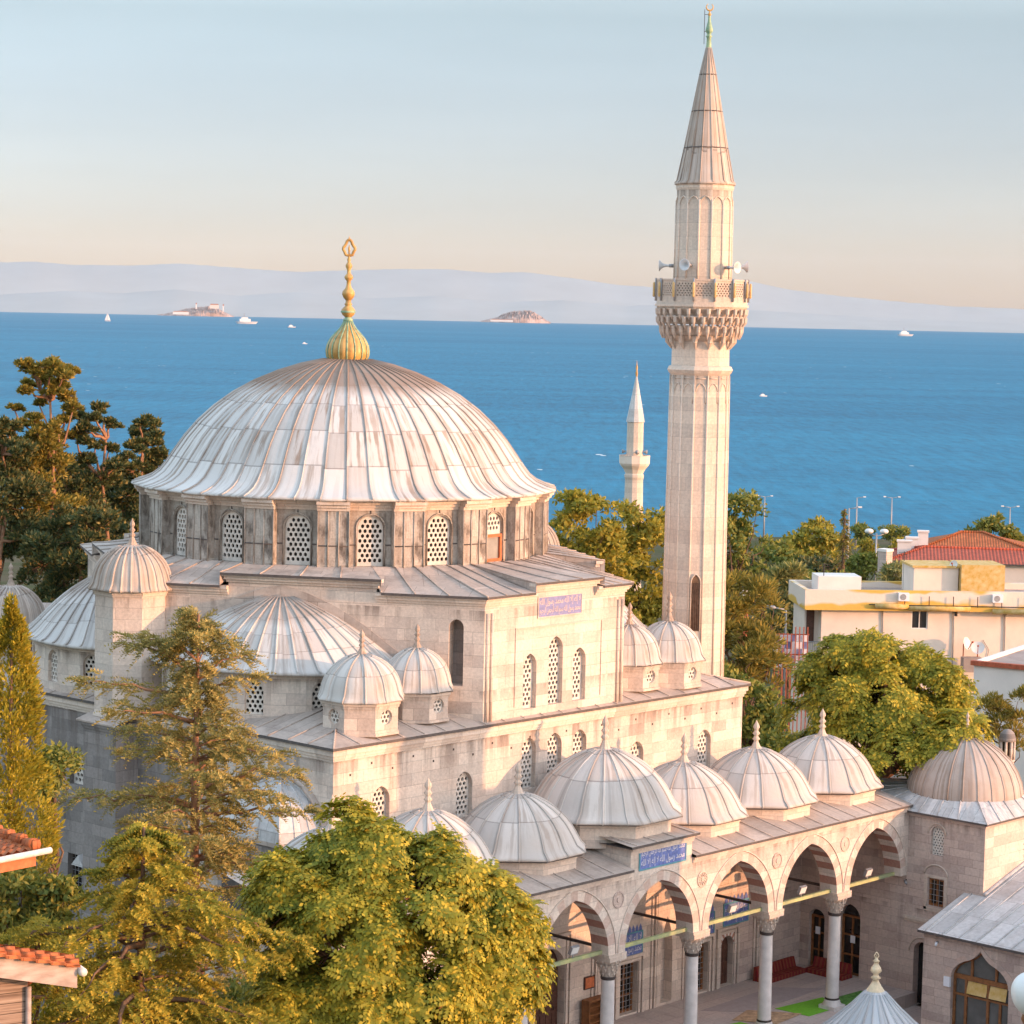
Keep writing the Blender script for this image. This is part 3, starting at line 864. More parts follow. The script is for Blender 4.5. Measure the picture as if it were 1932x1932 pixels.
mb.add([(HX0 + 2.6, HY0 + 2.6, 13.25), (HX1 - 2.6, HY0 + 2.6, 13.25), (HX1 - 2.6, HY1 - 2.6, 13.25), (HX0 + 2.6, HY1 - 2.6, 13.25)], [(0, 1, 2, 3)])
def slope_z(x, y):
    d = min(x - (HX0 - .24), (HX1 + .24) - x, y - (HY0 - .24), (HY1 + .24) - y)
    return E1 + min(d, 2.84) * (13.25 - E1) / 2.84
k = HX0
while k < HX1:
    dep = min(2.8, k - HX0 + .2, HX1 - k + .2)
    if dep > .35: mb.tube([(k, HY0 - .22, E1 + .02), (k, HY0 - .22 + dep, slope_z(k, HY0 - .22 + dep) + .02)], .028, 5)
    k += 1.05
k = HY0
while k < HY1:
    dep = min(2.8, k - HY0 + .2, HY1 - k + .2)
    if dep > .35:
        mb.tube([(HX0 - .22, k, E1 + .02), (HX0 - .22 + dep, k, slope_z(HX0 - .22 + dep, k) + .02)], .028, 5)
    k += 1.05
for sx_, sy_ in ((-1, -1), (1, -1), (-1, 1)):
    cx = HX0 - .22 if sx_ < 0 else HX1 + .22; cy = HY0 - .22 if sy_ < 0 else HY1 + .22
    mb.tube([(cx, cy, E1 + .02), (cx - sx_ * 2.8, cy - sy_ * 2.8, 13.27)], .04, 5)
# lead cap of the buttresses
mb.add([(-12.65, -1.3, 12.06), (-12.65, 1.05, 12.06), (HX0 - .1, 1.05, 12.4), (HX0 - .1, -1.3, 12.4), (-12.65, -1.3, 12.0), (-12.65, 1.05, 12.0)], [(0, 3, 2, 1), (4, 0, 1, 5)], 0)
mb.build("hall_roof", ["lead_roof", "dark_lead"], mosque)

# ---- upper block (elongated hexagon) -------------------------------------------
HEXV = [Vector((-4.0, -11.7, 0)), Vector((3.85, -11.7, 0)), Vector((10.9, 0, 0)), Vector((4.0, 11.7, 0)), Vector((-4.0, 11.7, 0)), Vector((-10.9, 0, 0))]
UB0, ULO = 12.5, 17.22
UHS = (17.56, 17.70, 17.70, 17.6, 17.70, 17.70)
RAISE = [(.34, .77), (.27, .70), (.3, .7), (.3, .7), (.3, .7), (.28, .70)]    # raised middle of each side, as shares of its length
side_parts = []
mb = MB()
block_wins = []
for i in range(6):
    a, b = HEXV[i], HEXV[(i + 1) % 6]
    L = (b - a).length; X = (b - a) / L
    r0, r1 = RAISE[i][0] * L, RAISE[i][1] * L
    UHI = UHS[i]
    out = [(0, UB0), (L, UB0), (L, ULO), (r1, ULO), (r1, UHI), (r0, UHI), (r0, ULO), (0, ULO)]
    holes = []
    if i == 0:
        for cx, w, z0, zs, rise in ((2.5, .72, 12.86, 14.45, .48), (3.93, .78, 12.9, 14.95, .52), (5.28, .72, 12.9, 14.45, .48)):
            holes.append(opening(cx, w, z0, zs, rise))
    if i == 5: holes.append(opening(L - 1.05, .55, 13.9, 16.05, .3))
    mb.panel(a, X, out, holes, .36 if i == 0 else .7, 0)
    if i == 0: block_wins = [(a, X, h) for h in holes]
    if i == 5:
        h = holes[0]; N = X.cross(Z)
        mb.add([a + X * p[0] + Z * p[1] - N * .7 for p in h], [tuple(range(len(h)))], 1)
# sunk panel border and corner colonnettes on the front block
for x in (-3.86, -3.62, 3.47, 3.70):
    mb.tube([(x, -11.72, 12.6), (x, -11.72, 16.6)], .07, 8)
mb.box(-2.35, 2.55, -11.74, -11.702, 15.88, 15.94); mb.box(-2.35, -2.29, -11.735, -11.702, 13.0, 15.88); mb.box(2.49, 2.55, -11.735, -11.702, 13.0, 15.88)
upper = mb.build("upper_wall", ["limestone_block", "limestone_grey"], mosque)
for a, X, h in block_wins: lattice(mosque, a, X, h, .2, .2)
# cornice following the stepped top
mb = MB()
def mitre(i, d):
    p = HEXV[i]; e0 = (HEXV[i] - HEXV[i - 1]).normalized(); e1 = (HEXV[(i + 1) % 6] - HEXV[i]).normalized()
    n0, n1 = e0.cross(Z), e1.cross(Z)
    bsum = (n0 + n1).normalized()
    return p + bsum * (d / bsum.dot(n0))
def side_pt(i, s, d):
    a, b = HEXV[i], HEXV[(i + 1) % 6]
    X = (b - a).normalized(); N = X.cross(Z)
    if s <= 0: return mitre(i, d)
    if s >= (b - a).length: return mitre((i + 1) % 6, d)
    return a + X * s + N * d
LAY = ((.00, .07, -.34, -.24), (.0, .15, -.24, -.12), (.0, .24, -.12, 0.0))
for i in range(6):
    L = (HEXV[(i + 1) % 6] - HEXV[i]).length
    r0, r1 = RAISE[i][0] * L, RAISE[i][1] * L
    UHI = UHS[i]
    for s0, s1, zt in ((0, r0, ULO), (r0, r1, UHI), (r1, L, ULO)):
        for d0, d1, a, b in LAY:
            e = d1 if zt == UHI else 0.0
            p = [side_pt(i, s0 - e if s0 > 0 else s0, -.06), side_pt(i, s1 + e if s1 < L else s1, -.06)]
            q = [side_pt(i, s0 - e if s0 > 0 else s0, d1), side_pt(i, s1 + e if s1 < L else s1, d1)]
            P = [p[0], q[0], q[1], p[1]]
            mb.add([v + Z * (zt + a) for v in P] + [v + Z * (zt + b) for v in P], [(1, 2, 6, 5), (0, 3, 2, 1), (0, 1, 5, 4), (2, 3, 7, 6), (4, 5, 6, 7)])
mb.build("cornice", "limestone_block", mosque)
# lead skirt from the cornice up to the drum
mb = MB()
DR, DZ = 8.12, 17.93
samp = []
for i in range(6):
    L = (HEXV[(i + 1) % 6] - HEXV[i]).length
    r0, r1 = RAISE[i][0] * L, RAISE[i][1] * L
    r0 -= .24; r1 += .24
    UHI = UHS[i]
    for s0, s1, zt, ee in ((0, r0, ULO, .3), (r0, r1, UHI, .3), (r1, L, ULO, .3)):
        n = max(3, int((s1 - s0) / 1.25))
        for k in range(n + 1):
            s = s0 + (s1 - s0) * k / n
            samp.append((side_pt(i, s, ee) + Z * (zt + .02), zt))
ns = len(samp)
def drum_pt(p, r=DR, z=DZ):
    a = math.atan2(p.y, p.x)
    return Vector((r * math.cos(a), r * math.sin(a), z))
for k in range(ns):
    (p, zp), (q, zq) = samp[k], samp[(k + 1) % ns]
    pd, qd = drum_pt(p), drum_pt(q)
    # a lip, a ramp, and an easy sweep up to the drum
    m1, m2 = p.lerp(pd, .30) + Z * (-.02), q.lerp(qd, .30) + Z * (-.02)
    if (p.xy - q.xy).length < 1e-4:
        mb.add([p, q, m2 if zq > zp else m1, pd], [(0, 1, 2), (0, 2, 3)])
        continue
    mb.quad(p - Z * .09, q - Z * .09, q, p, 1)
    mb.quad(p, q, m2, m1); mb.quad(m1, m2, qd, pd)
    mb.tube([p + Z * .02, m1 + Z * .02, pd + Z * .02], .028, 5)
for i in range(6):
    v = side_pt(i, 0, .3) + Z * (ULO + .03); mb.tube([v, drum_pt(v)], .045, 5)
mb.build("upper_roof", ["lead_roof", "dark_lead"], mosque)
# tile panel over the three block windows
def tile_panel(o, X, w, h, text, text2=None, faded=False, parent=mosque, border=True):
    o, X = Vector(o), Vector(X).normalized(); N = X.cross(Z)
    m2 = MB()
    m2.obox(o, X, N, -w / 2, w / 2, .002, .02, -h / 2, h / 2, 0)
    if border:
        for (xa, xb, za, zb) in ((-w / 2 - .05, -w / 2, -h / 2 - .05, h / 2 + .05), (w / 2, w / 2 + .05, -h / 2 - .05, h / 2 + .05), (-w / 2, w / 2, -h / 2 - .05, -h / 2), (-w / 2, w / 2, h / 2, h / 2 + .05)):
            m2.obox(o, X, N, xa, xb, .002, .035, za, zb, 1)
    t = m2.build("tile_panel", ["tile_faded" if faded else "tile_blue", "limestone_block" if faded else "tile_turquoise"], parent)
    mt = "tile_cream" if faded else "tile_white"
    if text2:
        arabic(text, o + Z * (h * .22), X, w * .95, h * .47, mt, "lettering", t, .026)
        arabic(text2, o - Z * (h * .24), X, w * .95, h * .47, mt, "lettering", t, .026)
    else:
        arabic(text, o, X, w * .92, h * .72, mt, "lettering", t, .026)
    return t
tp = tile_panel((.09, -11.7, 16.62), FX, 2.4, .72, AR_RASUL + " " + AR_TAWHID, AR_BASMALA + " " + AR_RASUL, True)

# ---- drum ------------------------------------------------------------------------
NW = 18
PH0 = R_(-126.3)
RW, RP = 7.86, 8.22
mb = MB()
drum_holes = []
half = PI / NW
for k in range(NW):
    a = PH0 + 2 * PI * k / NW
    N = Vector((math.cos(a), math.sin(a), 0)); X = Vector((-math.sin(a), math.cos(a), 0))
    hw = RW * math.tan(half)
    o = N * RW
    h = opening(0, .98, 17.92, 19.32, .49, 7)
    mb.panel(o, X, [(-hw, 17.7), (hw, 17.7), (hw, 20.35), (-hw, 20.35)], [h], .22, 0)
    drum_holes.append((o, X, h, a))
    # raised bead round each window and the mid seam
    pts = [o + X * p[0] * 1.10 + Z * (p[1] if p[1] < 18 else 17.9 + (p[1] - 17.9) * 1.035) + N * .02 for p in h[1:]] + [o + X * (-.49 * 1.1) + Z * 17.92 + N * .02]
    mb.tube(pts, .035, 5, 0)
    for sx_ in (-1, 1): mb.tube([o + X * (sx_ * .56) + Z * 18.72 + N * .01, o + X * (sx_ * hw * .99) + Z * 18.72 + N * .01], .025, 5, 1)
    for zz in (0,): mb.tube([o + Z * 19.86 + N * .01, o + Z * 20.3 + N * .01], .02, 5, 1)
    # pier between two windows, set a little to one side as on the building
    b = a + half
    Nb = Vector((math.cos(b), math.sin(b), 0)); Xb = Vector((-math.sin(b), math.cos(b), 0))
    mb.obox(Nb * (RW - .25), Xb, Nb, -.60, .60, 0, RP - RW + .25, 17.66, 20.3, 0)
    for q in (-.585, -.2, .2, .585): mb.tube([Nb * (RP + .012) + Xb * q + Z * 17.7, Nb * (RP + .012) + Xb * q + Z * 20.0], .03, 5, 0)
    mb.tube([Nb * (RP + .005) + Xb * -.6 + Z * 18.70, Nb * (RP + .005) + Xb * .6 + Z * 18.70], .025, 5, 1)
drum = mb.build("drum", ["lead_drum", "dark_lead"], mosque)
for k, (o, X, h, a) in enumerate(drum_holes):
    ad = math.degrees(a) % 360
    facing = math.cos(a - R_(-133.3))
    if abs((ad - 275) % 360) < 6 or abs((ad - 275) % 360 - 360) < 6 or abs(ad - 273.7) < 3:
        # the window whose lower half is an orange shutter frame
        up = [p for p in h if p[1] >= 19.0]
        hh = [(-.49, 18.98), (.49, 18.98)] + [p for p in h[2:]]
        lattice(mosque, o, X, hh, .10, .19, .37, zs=1.12)
        fr = framed(mosque, o, X, 0, .98, 17.92, 18.98, .06, 1, 1, "orange_frame", "pane_grey", "shutter", False, .11)
        fr["label"] = "orange framed shutter below the lattice"
    else:
        lattice(mosque, o, X, h, .10, .19, .37, zs=1.12)
# drum cornice, breaking out over the piers
mb = MB()
for d, z0, z1 in ((.02, 20.02, 20.14), (.12, 20.14, 20.26), (.22, 20.26, 20.40)):
    ring = []
    for k in range(NW):
        a = PH0 + 2 * PI * k / NW
        for off, rr in ((-8.6, RW + .08), (8.6 - 2.9, RW + .08), (5.75, RP + .05), (14.25, RP + .05)):
            if off == 8.6 - 2.9: continue
            t = a + R_(off)
            ring.append(((rr + d) * math.cos(t), (rr + d) * math.sin(t)))
    ring2 = []
    for k in range(NW):
        a = PH0 + 2 * PI * k / NW
        for off, rr in ((-5.7, RW + .08), (5.7, RW + .08), (5.75, RP + .05), (14.25, RP + .05)):
            t = a + R_(off); ring2.append(((rr + d) * math.cos(t), (rr + d) * math.sin(t)))
    mb.prism(ring2, z0, z1, 0, True, True)
mb.build("drum_cornice", "limestone", mosque)

# ---- main dome ---------------------------------------------------------------------
ZD = 20.40
pm = [(8.30, 0.0), (8.60, 0.0), (8.62, .07), (8.25, .16), (7.80, .34), (7.48, .58), (7.24, .88), (6.92, 1.35), (6.50, 1.95), (5.98, 2.56), (5.36, 3.14), (4.60, 3.70), (3.75, 4.18), (2.80, 4.59), (1.85, 4.90), (1.0, 5.09), (.4, 5.15), (.02, 5.17)]
dome = dome_obj("dome", mosque, (0, 0, ZD), pm, 54, "lead_main", .038, 2, 18, PH0, seg=108, polyph=PH0 + half)
mb = MB()                           # gored bulb with green ribs, then turned knops
zz = lambda q: q - ZD
bulb = [(.72, 25.42), (.86, 25.62), (.885, 25.85), (.84, 26.08), (.72, 26.32), (.52, 26.55), (.34, 26.74), (.22, 26.92), (.17, 27.05)]
mb.lathe([(r, zz(q)) for r, q in bulb], 64, rf=lambda a, k: 1 - .05 * abs(math.cos(8 * a)) ** 6, mat=0)
for i in range(16):
    a = 2 * PI * (i + .5) / 16 + PI / 16
    mb.tube([((r * .985) * math.cos(a), (r * .985) * math.sin(a), zz(q)) for r, q in bulb], .032, 5, 1)
mb.lathe([(r, zz(q)) for r, q in [(.16, 27.03), (.2, 27.06), (.2, 27.12), (.14, 27.16), (.13, 27.22)]], 20, mat=1)
mb.lathe([(r, zz(q)) for r, q in [(.13, 27.2), (.24, 27.3), (.29, 27.42), (.27, 27.52), (.17, 27.62), (.12, 27.68), (.17, 27.72), (.12, 27.77), (.11, 27.9)]], 20, mat=0)
mb.lathe([(r, zz(q)) for r, q in [(.292, 27.38), (.305, 27.42), (.292, 27.46)]], 20, mat=1)
mb.lathe([(r, zz(q)) for r, q in [(.11, 27.88), (.2, 27.98), (.26, 28.12), (.245, 28.24), (.13, 28.38), (.09, 28.5), (.08, 28.66), (.14, 28.72), (.18, 28.8), (.15, 28.88), (.085, 28.95), (.07, 29.1), (.12, 29.2), (.14, 29.27), (.11, 29.35), (.055, 29.42), (.08, 29.5), (.05, 29.6), (.04, 29.72)]], 18, mat=0)
alem(mb, Vector((0, 0, zz(29.68))), .36, SIDE, 0)
mb.build("finial", ["ochre_gilt", "verdigris"], dome)

# ---- half domes --------------------------------------------------------------------
def half_dome(pc, N):
    """half dome leaning on a slanting side of the upper block; pc on the wall, N outward"""
    X = Vector((-N.y, N.x, 0))
    a, dep, ze, rise = 4.7, 3.25, 14.55, 2.42
    n = 36
    # drum of flat bays with lattice windows
    mb = MB()
    nb = 11
    wins = []
    ring = [(math.cos(PI * k / nb), math.sin(PI * k / nb)) for k in range(nb + 1)]
    P = [Vector(pc) + X * (-(a - .22) * c) + N * ((dep - .2) * s) for c, s in ring]
    for k in range(nb):
        p, q = P[k], P[k + 1]
        e = (q - p); L = e.length; e = e / L
        hole = []
        if k in (1, 3, 5, 7, 9): hole = [opening(L / 2, .70, 12.95, 13.82, .36, 6)]
        mb.panel((p.x, p.y, 0), e, [(0, 12.6), (L, 12.6), (L, 14.5), (0, 14.5)], hole, .2, 0)
        if hole: wins.append((Vector((p.x, p.y, 0)), e, hole[0]))
        # stained moulding under the eave
        nn = e.cross(Z)
        mb.obox((p.x, p.y, 0), e, nn, -.03, L + .03, -.05, .09, 14.28, 14.47, 0)
    dr = mb.build("half_dome_drum", "limestone", mosque)
    for o, e, h in wins: lattice(mosque, o, e, h, .14, .19, .37)
    prof = [(1.03, -.10), (1.05, -.10), (1.055, 0.0), (1.005, .06), (.95, .20), (.88, .43), (.795, .72), (.695, 1.05), (.585, 1.37), (.47, 1.67), (.35, 1.93), (.23, 2.15), (.11, 2.33), (.001, rise)]
    mb = MB()
    ang = [PI * k / n for k in range(n + 1)]
    def pt(f, z, t): return Vector((0, 0, ze + z)) + Vector(pc) + X * (-a * f * math.cos(t)) + N * (dep * f * math.sin(t))
    vs = [pt(f, z, t) for f, z in prof for t in ang]
    fs = [(k * (n + 1) + i, k * (n + 1) + i + 1, (k + 1) * (n + 1) + i + 1, (k + 1) * (n + 1) + i) for k in range(len(prof) - 1) for i in range(n)]
    c = Vector((pc.x, pc.y, ze))
    mb.add([v - c for v in vs], fs, 0, True)
    for i in range(1, 18):
        t = PI * i / 18
        pts = [pt(f, z + .02, t) - c for f, z in prof[2:] if f > .06]
        mb.tube(pts, .045, 5, 0)
    for sgn in (0, PI):                       # lead flashing up the wall
        pr = [pt(f * 1.0, z, sgn) - c for f, z in prof[2:]]
        for u_, v_ in zip(pr[:-1], pr[1:]):
            up_ = Vector((0, 0, .34))
            mb.quad(u_ + N * .03, v_ + N * .03, v_ + N * .03 + up_, u_ + N * .03 + up_, 1)
            mb.quad(u_ + N * .03 + up_, v_ + N * .03 + up_, v_ + N * .002 + up_, u_ + N * .002 + up_, 1)
    mb.build("half_dome", ["lead_semi", "lead_roof"], mosque, c)
for i in (5, 1, 4, 2):
    a, b = HEXV[i], HEXV[(i + 1) % 6]
    X = (b - a).normalized(); N = X.cross(Z)
    s = .50 if i != 5 else .52
    half_dome(a.lerp(b, .43 if i in (5, 2) else .57), N)

# ---- turrets -----------------------------------------------------------------------
def turret(c, R, z0, z1, Re, rise, nside, ph, fin_h, fin_w, rib_n, mat, wins=(), name="turret", stone_mat="limestone_block", win_r=.27):
    poly = [(R * math.cos(ph + 2 * PI * k / nside), R * math.sin(ph + 2 * PI * k / nside)) for k in range(nside)]
    mb = MB()
    holes = {}
    zc = z0 + (z1 - z0) * .52
    wobj = []
    for k in range(nside):
        p, q = Vector((*poly[k], 0)), Vector((*poly[(k + 1) % nside], 0))
        L = (q - p).length; e = (q - p) / L
        hs = [circle(L / 2, zc, win_r, 14)] if k in wins else []
        mb.panel(p, e, [(0, z0), (L, z0), (L, z1 - .15), (0, z1 - .15)], hs, .14, 0)
        if hs: wobj.append((p, e, hs[0]))
    for d, a, b in ((.05, z1 - .26, z1 - .16), (.10, z1 - .16, z1 - .04)):
        mb.prism([(x * (R + d) / R, y * (R + d) / R) for x, y in poly], a, b, 0, True, True)
    mb.prism([(x * (R + .06) / R, y * (R + .06) / R) for x, y in poly], z0, z0 + .1, 0)
    mb.prism([(x * (R + .17) / R, y * (R + .17) / R) for x, y in poly], z1 - .04, z1 - .012, 1, True, True)
    t = mb.build(name, [stone_mat, "dark_lead"], mosque, (c[0], c[1], 0))
    for o, e, h in wobj: lattice(t, o, e, h, .10, .17, .37)
    pr = prof_dome(Re, Re * .90, rise, .26, 9, .95)
    d = dome_obj("turret_dome", t, (0, 0, z1), pr, rib_n, mat, .04 if rib_n < 20 else .05, 3, nside, ph, polyph=ph)
    fm = finial(t, z1 + rise - .03, fin_h, fin_w * .88, "finial_stone")
    return t
PHO = R_(22.5)
turret((-8.9, -10.4), 1.42, 12.7, 13.92, 1.62, 1.5, 8, PHO, .92, .165, 12, "lead_small", (3, 5))
turret((-5.95, -10.2), 1.25, 12.8, 13.92, 1.42, 1.45, 8, PHO, .92, .165, 12, "lead_small", (5, 3))
turret((5.85, -10.3), 1.25, 12.8, 13.85, 1.42, 1.45, 8, PHO, .92, .165, 12, "lead_small", (5,))
turret((8.2, -10.4), 1.38, 12.7, 13.80, 1.56, 1.45, 8, PHO, 1.28, .18, 12, "lead_small", (5,))
for x in (-8.9, 8.9): turret((x, 10.4), 1.42, 12.7, 14.4, 1.6, 1.6, 8, PHO, .95, .16, 26, "lead_ribbed", (3,), win_r=.2)
for x in (-10.9, 10.9): turret((x, 0), 1.40, 12.2, 17.0, 1.68, 1.6, 8, PHO, 1.0, .17, 26, "lead_ribbed", ())

# ---- chapel half dome on the left wall ------------------------------------------------
mb = MB()
cc = Vector((HX0, -9.05, 0))
base = [(HX0, -11.25), (-12.9, -10.65), (-12.9, -7.45), (HX0, -6.85)]
mb.prism([base[3], base[2], base[1], base[0]][::-1], -.6, 9.2, 1, True)
ncur = 6
rows = []
for k in range(ncur + 1):
    t = PI / 2 * k / ncur
    f = math.cos(t) ** 1.1; z = 9.25 + 1.85 * math.sin(t) ** 1.15
    rows.append([(cc.x + (x - cc.x) * f * 1.06, cc.y + (y - cc.y) * f * 1.06, z) for x, y in base])
for k in range(ncur):
    for i in range(3): mb.quad(rows[k][i], rows[k][i + 1], rows[k + 1][i + 1], rows[k + 1][i], 0)
for i in range(4): mb.tube([Vector(r[i]) + Z * .02 for r in rows], .05, 5, 0)
for i in range(3):
    for q in (.33, .66): mb.tube([Vector(r[i]).lerp(Vector(r[i + 1]), q) + Z * .01 for r in rows[:-1]], .03, 5, 0)
for i in range(3):
    p, q = Vector(rows[0][i]), Vector(rows[0][i + 1]); mb.quad(p - Z * .15, p, q, q - Z * .15, 2)
pts = [Vector((HX0 - .02, -9.05 + s * 2.42 * math.cos(t) ** 1.1, 9.25 + 2.12 * math.sin(t) ** 1.15)) for s in (1,) for t in [PI / 2 * k / 8 for k in range(9)]]
pts += [Vector((HX0 - .02, -9.05 - 2.42 * math.cos(t) ** 1.1, 9.25 + 2.12 * math.sin(t) ** 1.15)) for t in [PI / 2 * k / 8 for k in range(7, -1, -1)]]
mb.tube(pts, .14, 6, 2)
mb.build("side_half_dome", ["lead_roof_pale", "limestone_grey", "lead_roof"], mosque)
# small hood over the left doorway
mb = MB()
mb.add([(HX0 - .9, .98, 6.35), (HX0 - .9, 1.75, 6.35), (HX0 - .9, 1.36, 6.75), (HX0, .98, 6.45), (HX0, 1.75, 6.45), (HX0, 1.36, 6.9)], [(0, 2, 5, 3), (2, 1, 4, 5), (0, 1, 2)])
mb.build("door_hood", "lead_roof_pale", mosque)

# ---- the porch ------------------------------------------------------------------------
PY = -17.0; PB = -16.2; PC = -16.62
COLX = [-11.5, -7.0, -2.4, 2.4, 7.0, 11.5]
BAY = [(-13.72, 1.80), (-9.25, 1.80), (-4.7, 1.84), (0.0, 1.95), (4.7, 1.84), (9.25, 1.80), (13.72, 1.80)]
ZSP, RISE = 4.80, 2.28
mb = MB()
out = [(-16.1, 4.8), (-16.1, 7.66), (16.0, 7.66), (16.0, 4.8)]
holes = []
RING = .40
bounds = [-16.1] + COLX + [16.0]
outline = [(-16.1, ZSP)]
for i, (cx, a) in enumerate(BAY):                    # the wall is bounded below by the outer curves of the seven arches
    pts = arch_pts(cx, a + RING, ZSP, RISE + RING, 10)[::-1]
    lo, hi = bounds[i], bounds[i + 1]
    pts = [(min(max(x, lo + .004), hi - .004), z) for x, z in pts]
    outline += pts
outline.append((16.0, ZSP))
outline += [(16.0, 7.66), (1.75, 7.66), (1.75, 8.48), (-1.75, 8.48), (-1.75, 7.66), (-16.1, 7.66)]
mb.panel((0, PY, 0), FX, outline, (), 0, 0)
mb.panel((0, PB, 0), -FX, [(-x, z) for x, z in reversed(outline)], (), 0, 0)
for sx_ in (-1.75, 1.75):
    pa, pb = Vector((sx_, PY, 7.6)), Vector((sx_, -12.4, 7.6))
    if sx_ < 0: mb.quad(pb, pa, pa + Z * .88, pb + Z * .88)
    else: mb.quad(pa, pb, pb + Z * .88, pa + Z * .88)
# string course under the lead
for d, a, b in ((.05, 7.44, 7.55), (.11, 7.55, 7.67)):
    mb.box(-16.1, -1.80, PY - d, PY - .003, a, b); mb.box(1.80, 16.0, PY - d, PY - .003, a, b)
    mb.box(-1.78, 1.78, PY - d, PY - .003, a + .83, b + .83)
arc = mb.build("arcade_wall", ["limestone", "limestone_grey"], mosque)
# arches of alternating stones, one part per bay
def vous_arch(cx, a, y0, y1, z, rise, ring, nv, parent, X=FX, o=None, name="arch", face=("limestone_block", "voussoir_pink"), soff=("limestone_block", "voussoir_red"), legs=0.0):
    o = Vector((0, 0, 0)) if o is None else Vector(o)
    X = Vector(X); N = X.cross(Z)
    k = 3
    pin = arch_pts(cx, a, z, rise, nv * k // 2 if False else (nv * k) // 2); pou = arch_pts(cx, a + ring, z, rise + ring, (nv * k) // 2)
    m2 = MB()
    n = len(pin) - 1
    W = lambda p, d: o + X * p[0] + Z * p[1] + N * d
    for i in range(n):
        c_ = min(nv - 1, int(i * nv / n)) % 2
        A, B, C_, D_ = pin[i], pou[i], pou[i + 1], pin[i + 1]
        m2.quad(W(A, y0), W(B, y0), W(C_, y0), W(D_, y0), c_)
        m2.quad(W(D_, y1), W(C_, y1), W(B, y1), W(A, y1), c_)
        m2.quad(W(A, y1), W(A, y0), W(D_, y0), W(D_, y1), 2 + c_)
    for q, (A, B) in enumerate(((pin[0], pou[0]), (pin[-1], pou[-1]))):
        m2.quad(W(A, y1), W(B, y1), W(B, y0), W(A, y0), 0)
    # fine bead along the outer curve
    m2.tube([W(p, y0 + .012) for p in pou], .028, 5, 2, cap=False)
    return m2.build(name, [*face, *soff], parent)
for cx, a in BAY: vous_arch(cx, a, 17.004, 16.2, ZSP, RISE, RING, 19, mosque)
# cross arches to the hall wall, and the end arch on the left
for x in COLX:
    X = Vector((0, 1, 0))
    oo = Vector((x, 0, 0))
    vous_arch(-14.1, 1.95, .28, -.28, ZSP, 2.2, .35, 15, mosque, X, oo, "cross_arch")
    m2 = MB()
    for s_ in (1, -1):
        ol = [(p[0], p[1]) for p in arch_pts(-14.1, 2.29, ZSP, 2.54, 10)[::-1]]
        ol = [(-16.4, ZSP)] + ol + [(-11.72, ZSP), (-11.72, 7.6), (-16.4, 7.6)]
        if s_ == 1: m2.panel(oo + Vector((.27, 0, 0)), X, ol)
        else: m2.panel(oo + Vector((-.27, 0, 0)), -X, [(-p[0], p[1]) for p in reversed(ol)])
    m2.build("cross_wall", "limestone_pink", mosque)
m2 = MB()
ol = [(-PY, -.6), (-PY, 7.6), (-HY0, 7.6), (-HY0, -.6)]
ol = [(11.72, -.6), (16.9, -.6), (16.9, 7.62), (11.72, 7.62)]
m2.panel((-16.1, 0, 0), LX, ol, [opening(14.3, 3.0, 0, 4.6, 2.0)], .6, 0)
m2.build("end_wall", "limestone", mosque)
for x0_, x1_ in ((HX1 + .17, 15.99), (-16.08, HX0 - .17)):     # hall end walls inside the porch
    m2 = MB(); m2.panel((0, HY0 + .01, 0), FX, [(x0_ - .2, -.6), (x1_, -.6), (x1_, 8.9), (x0_ - .2, 8.9)]); m2.build("porch_wall", "limestone_pink", mosque)
# roof of the porch
mb = MB()
def proof(x0, x1, zf, zb, y0=PY - .2, y1=HY0 - .005):
    mb.quad((x0, y0, zf), (x1, y0, zf), (x1, y1, zb), (x0, y1, zb), 0)
    mb.quad((x0, y0, zf - .09), (x1, y0, zf - .09), (x1, y0, zf), (x0, y0, zf), 1)
    mb.quad((x0, y1, zf - .09), (x1, y1, zf - .09), (x1, y0, zf - .09), (x0, y0, zf - .09), 1)
    k = x0 + .3
    while k < x1 - .1:
        mb.tube([(k, y0 + .02, zf + .02), (k, y1, zb + .02)], .025, 5, 0); k += 1.1
proof(-16.35, -1.76, 7.76, 8.95)
proof(1.76, 16.0, 7.76, 8.95)
proof(-1.95, 1.95, 8.60, 9.1, PY - .22, -12.3)
mb.quad((-16.35, PY - .2, 7.67), (-16.35, HY0, 7.67), (-16.35, HY0, 8.95), (-16.35, PY - .2, 7.76), 1)
mb.build("porch_roof", ["lead_roof", "dark_lead"], mosque)
mb = MB()
mb.box(-16.0, 15.98, PB + .003, HY0 - .01, 7.30, 7.42, 0)
mb.build("porch_ceiling", "limestone_pink", mosque)
# the seven porch domes
for cx, a in BAY:
    big = abs(cx) < 1
    R, zb, zt = (2.62, 8.55, 9.30) if big else (2.26, 7.95, 8.58)
    poly = [(R * math.cos(PHO + PI / 4 * k), R * math.sin(PHO + PI / 4 * k)) for k in range(8)]
    mb = MB()
    mb.prism(poly, zb - .25, zt - .22, 0)
    mb.prism([(x * 1.02, y * 1.02) for x, y in poly], zt - .22, zt - .12, 0, True, True)
    mb.prism([(x * 1.10, y * 1.10) for x, y in poly], zt - .12, zt - .03, 1, True, True)
    db = mb.build("dome_base", ["limestone", "dark_lead"], mosque, (cx, -14.15, 0))
    rise = 2.22 if big else 1.88
    pr = prof_dome(R * (1.17 if big else 1.15), R * .955, rise + .04, lip=.06, bell=True)
    d = dome_obj("porch_dome", mosque, (cx, -14.15, zt), pr, 20 if big else 16, "lead_small", .034, 2, 8, PHO, polyph=PHO, seg=64)
    finial(d, rise - .06, 1.34 if big else 1.2, .19)
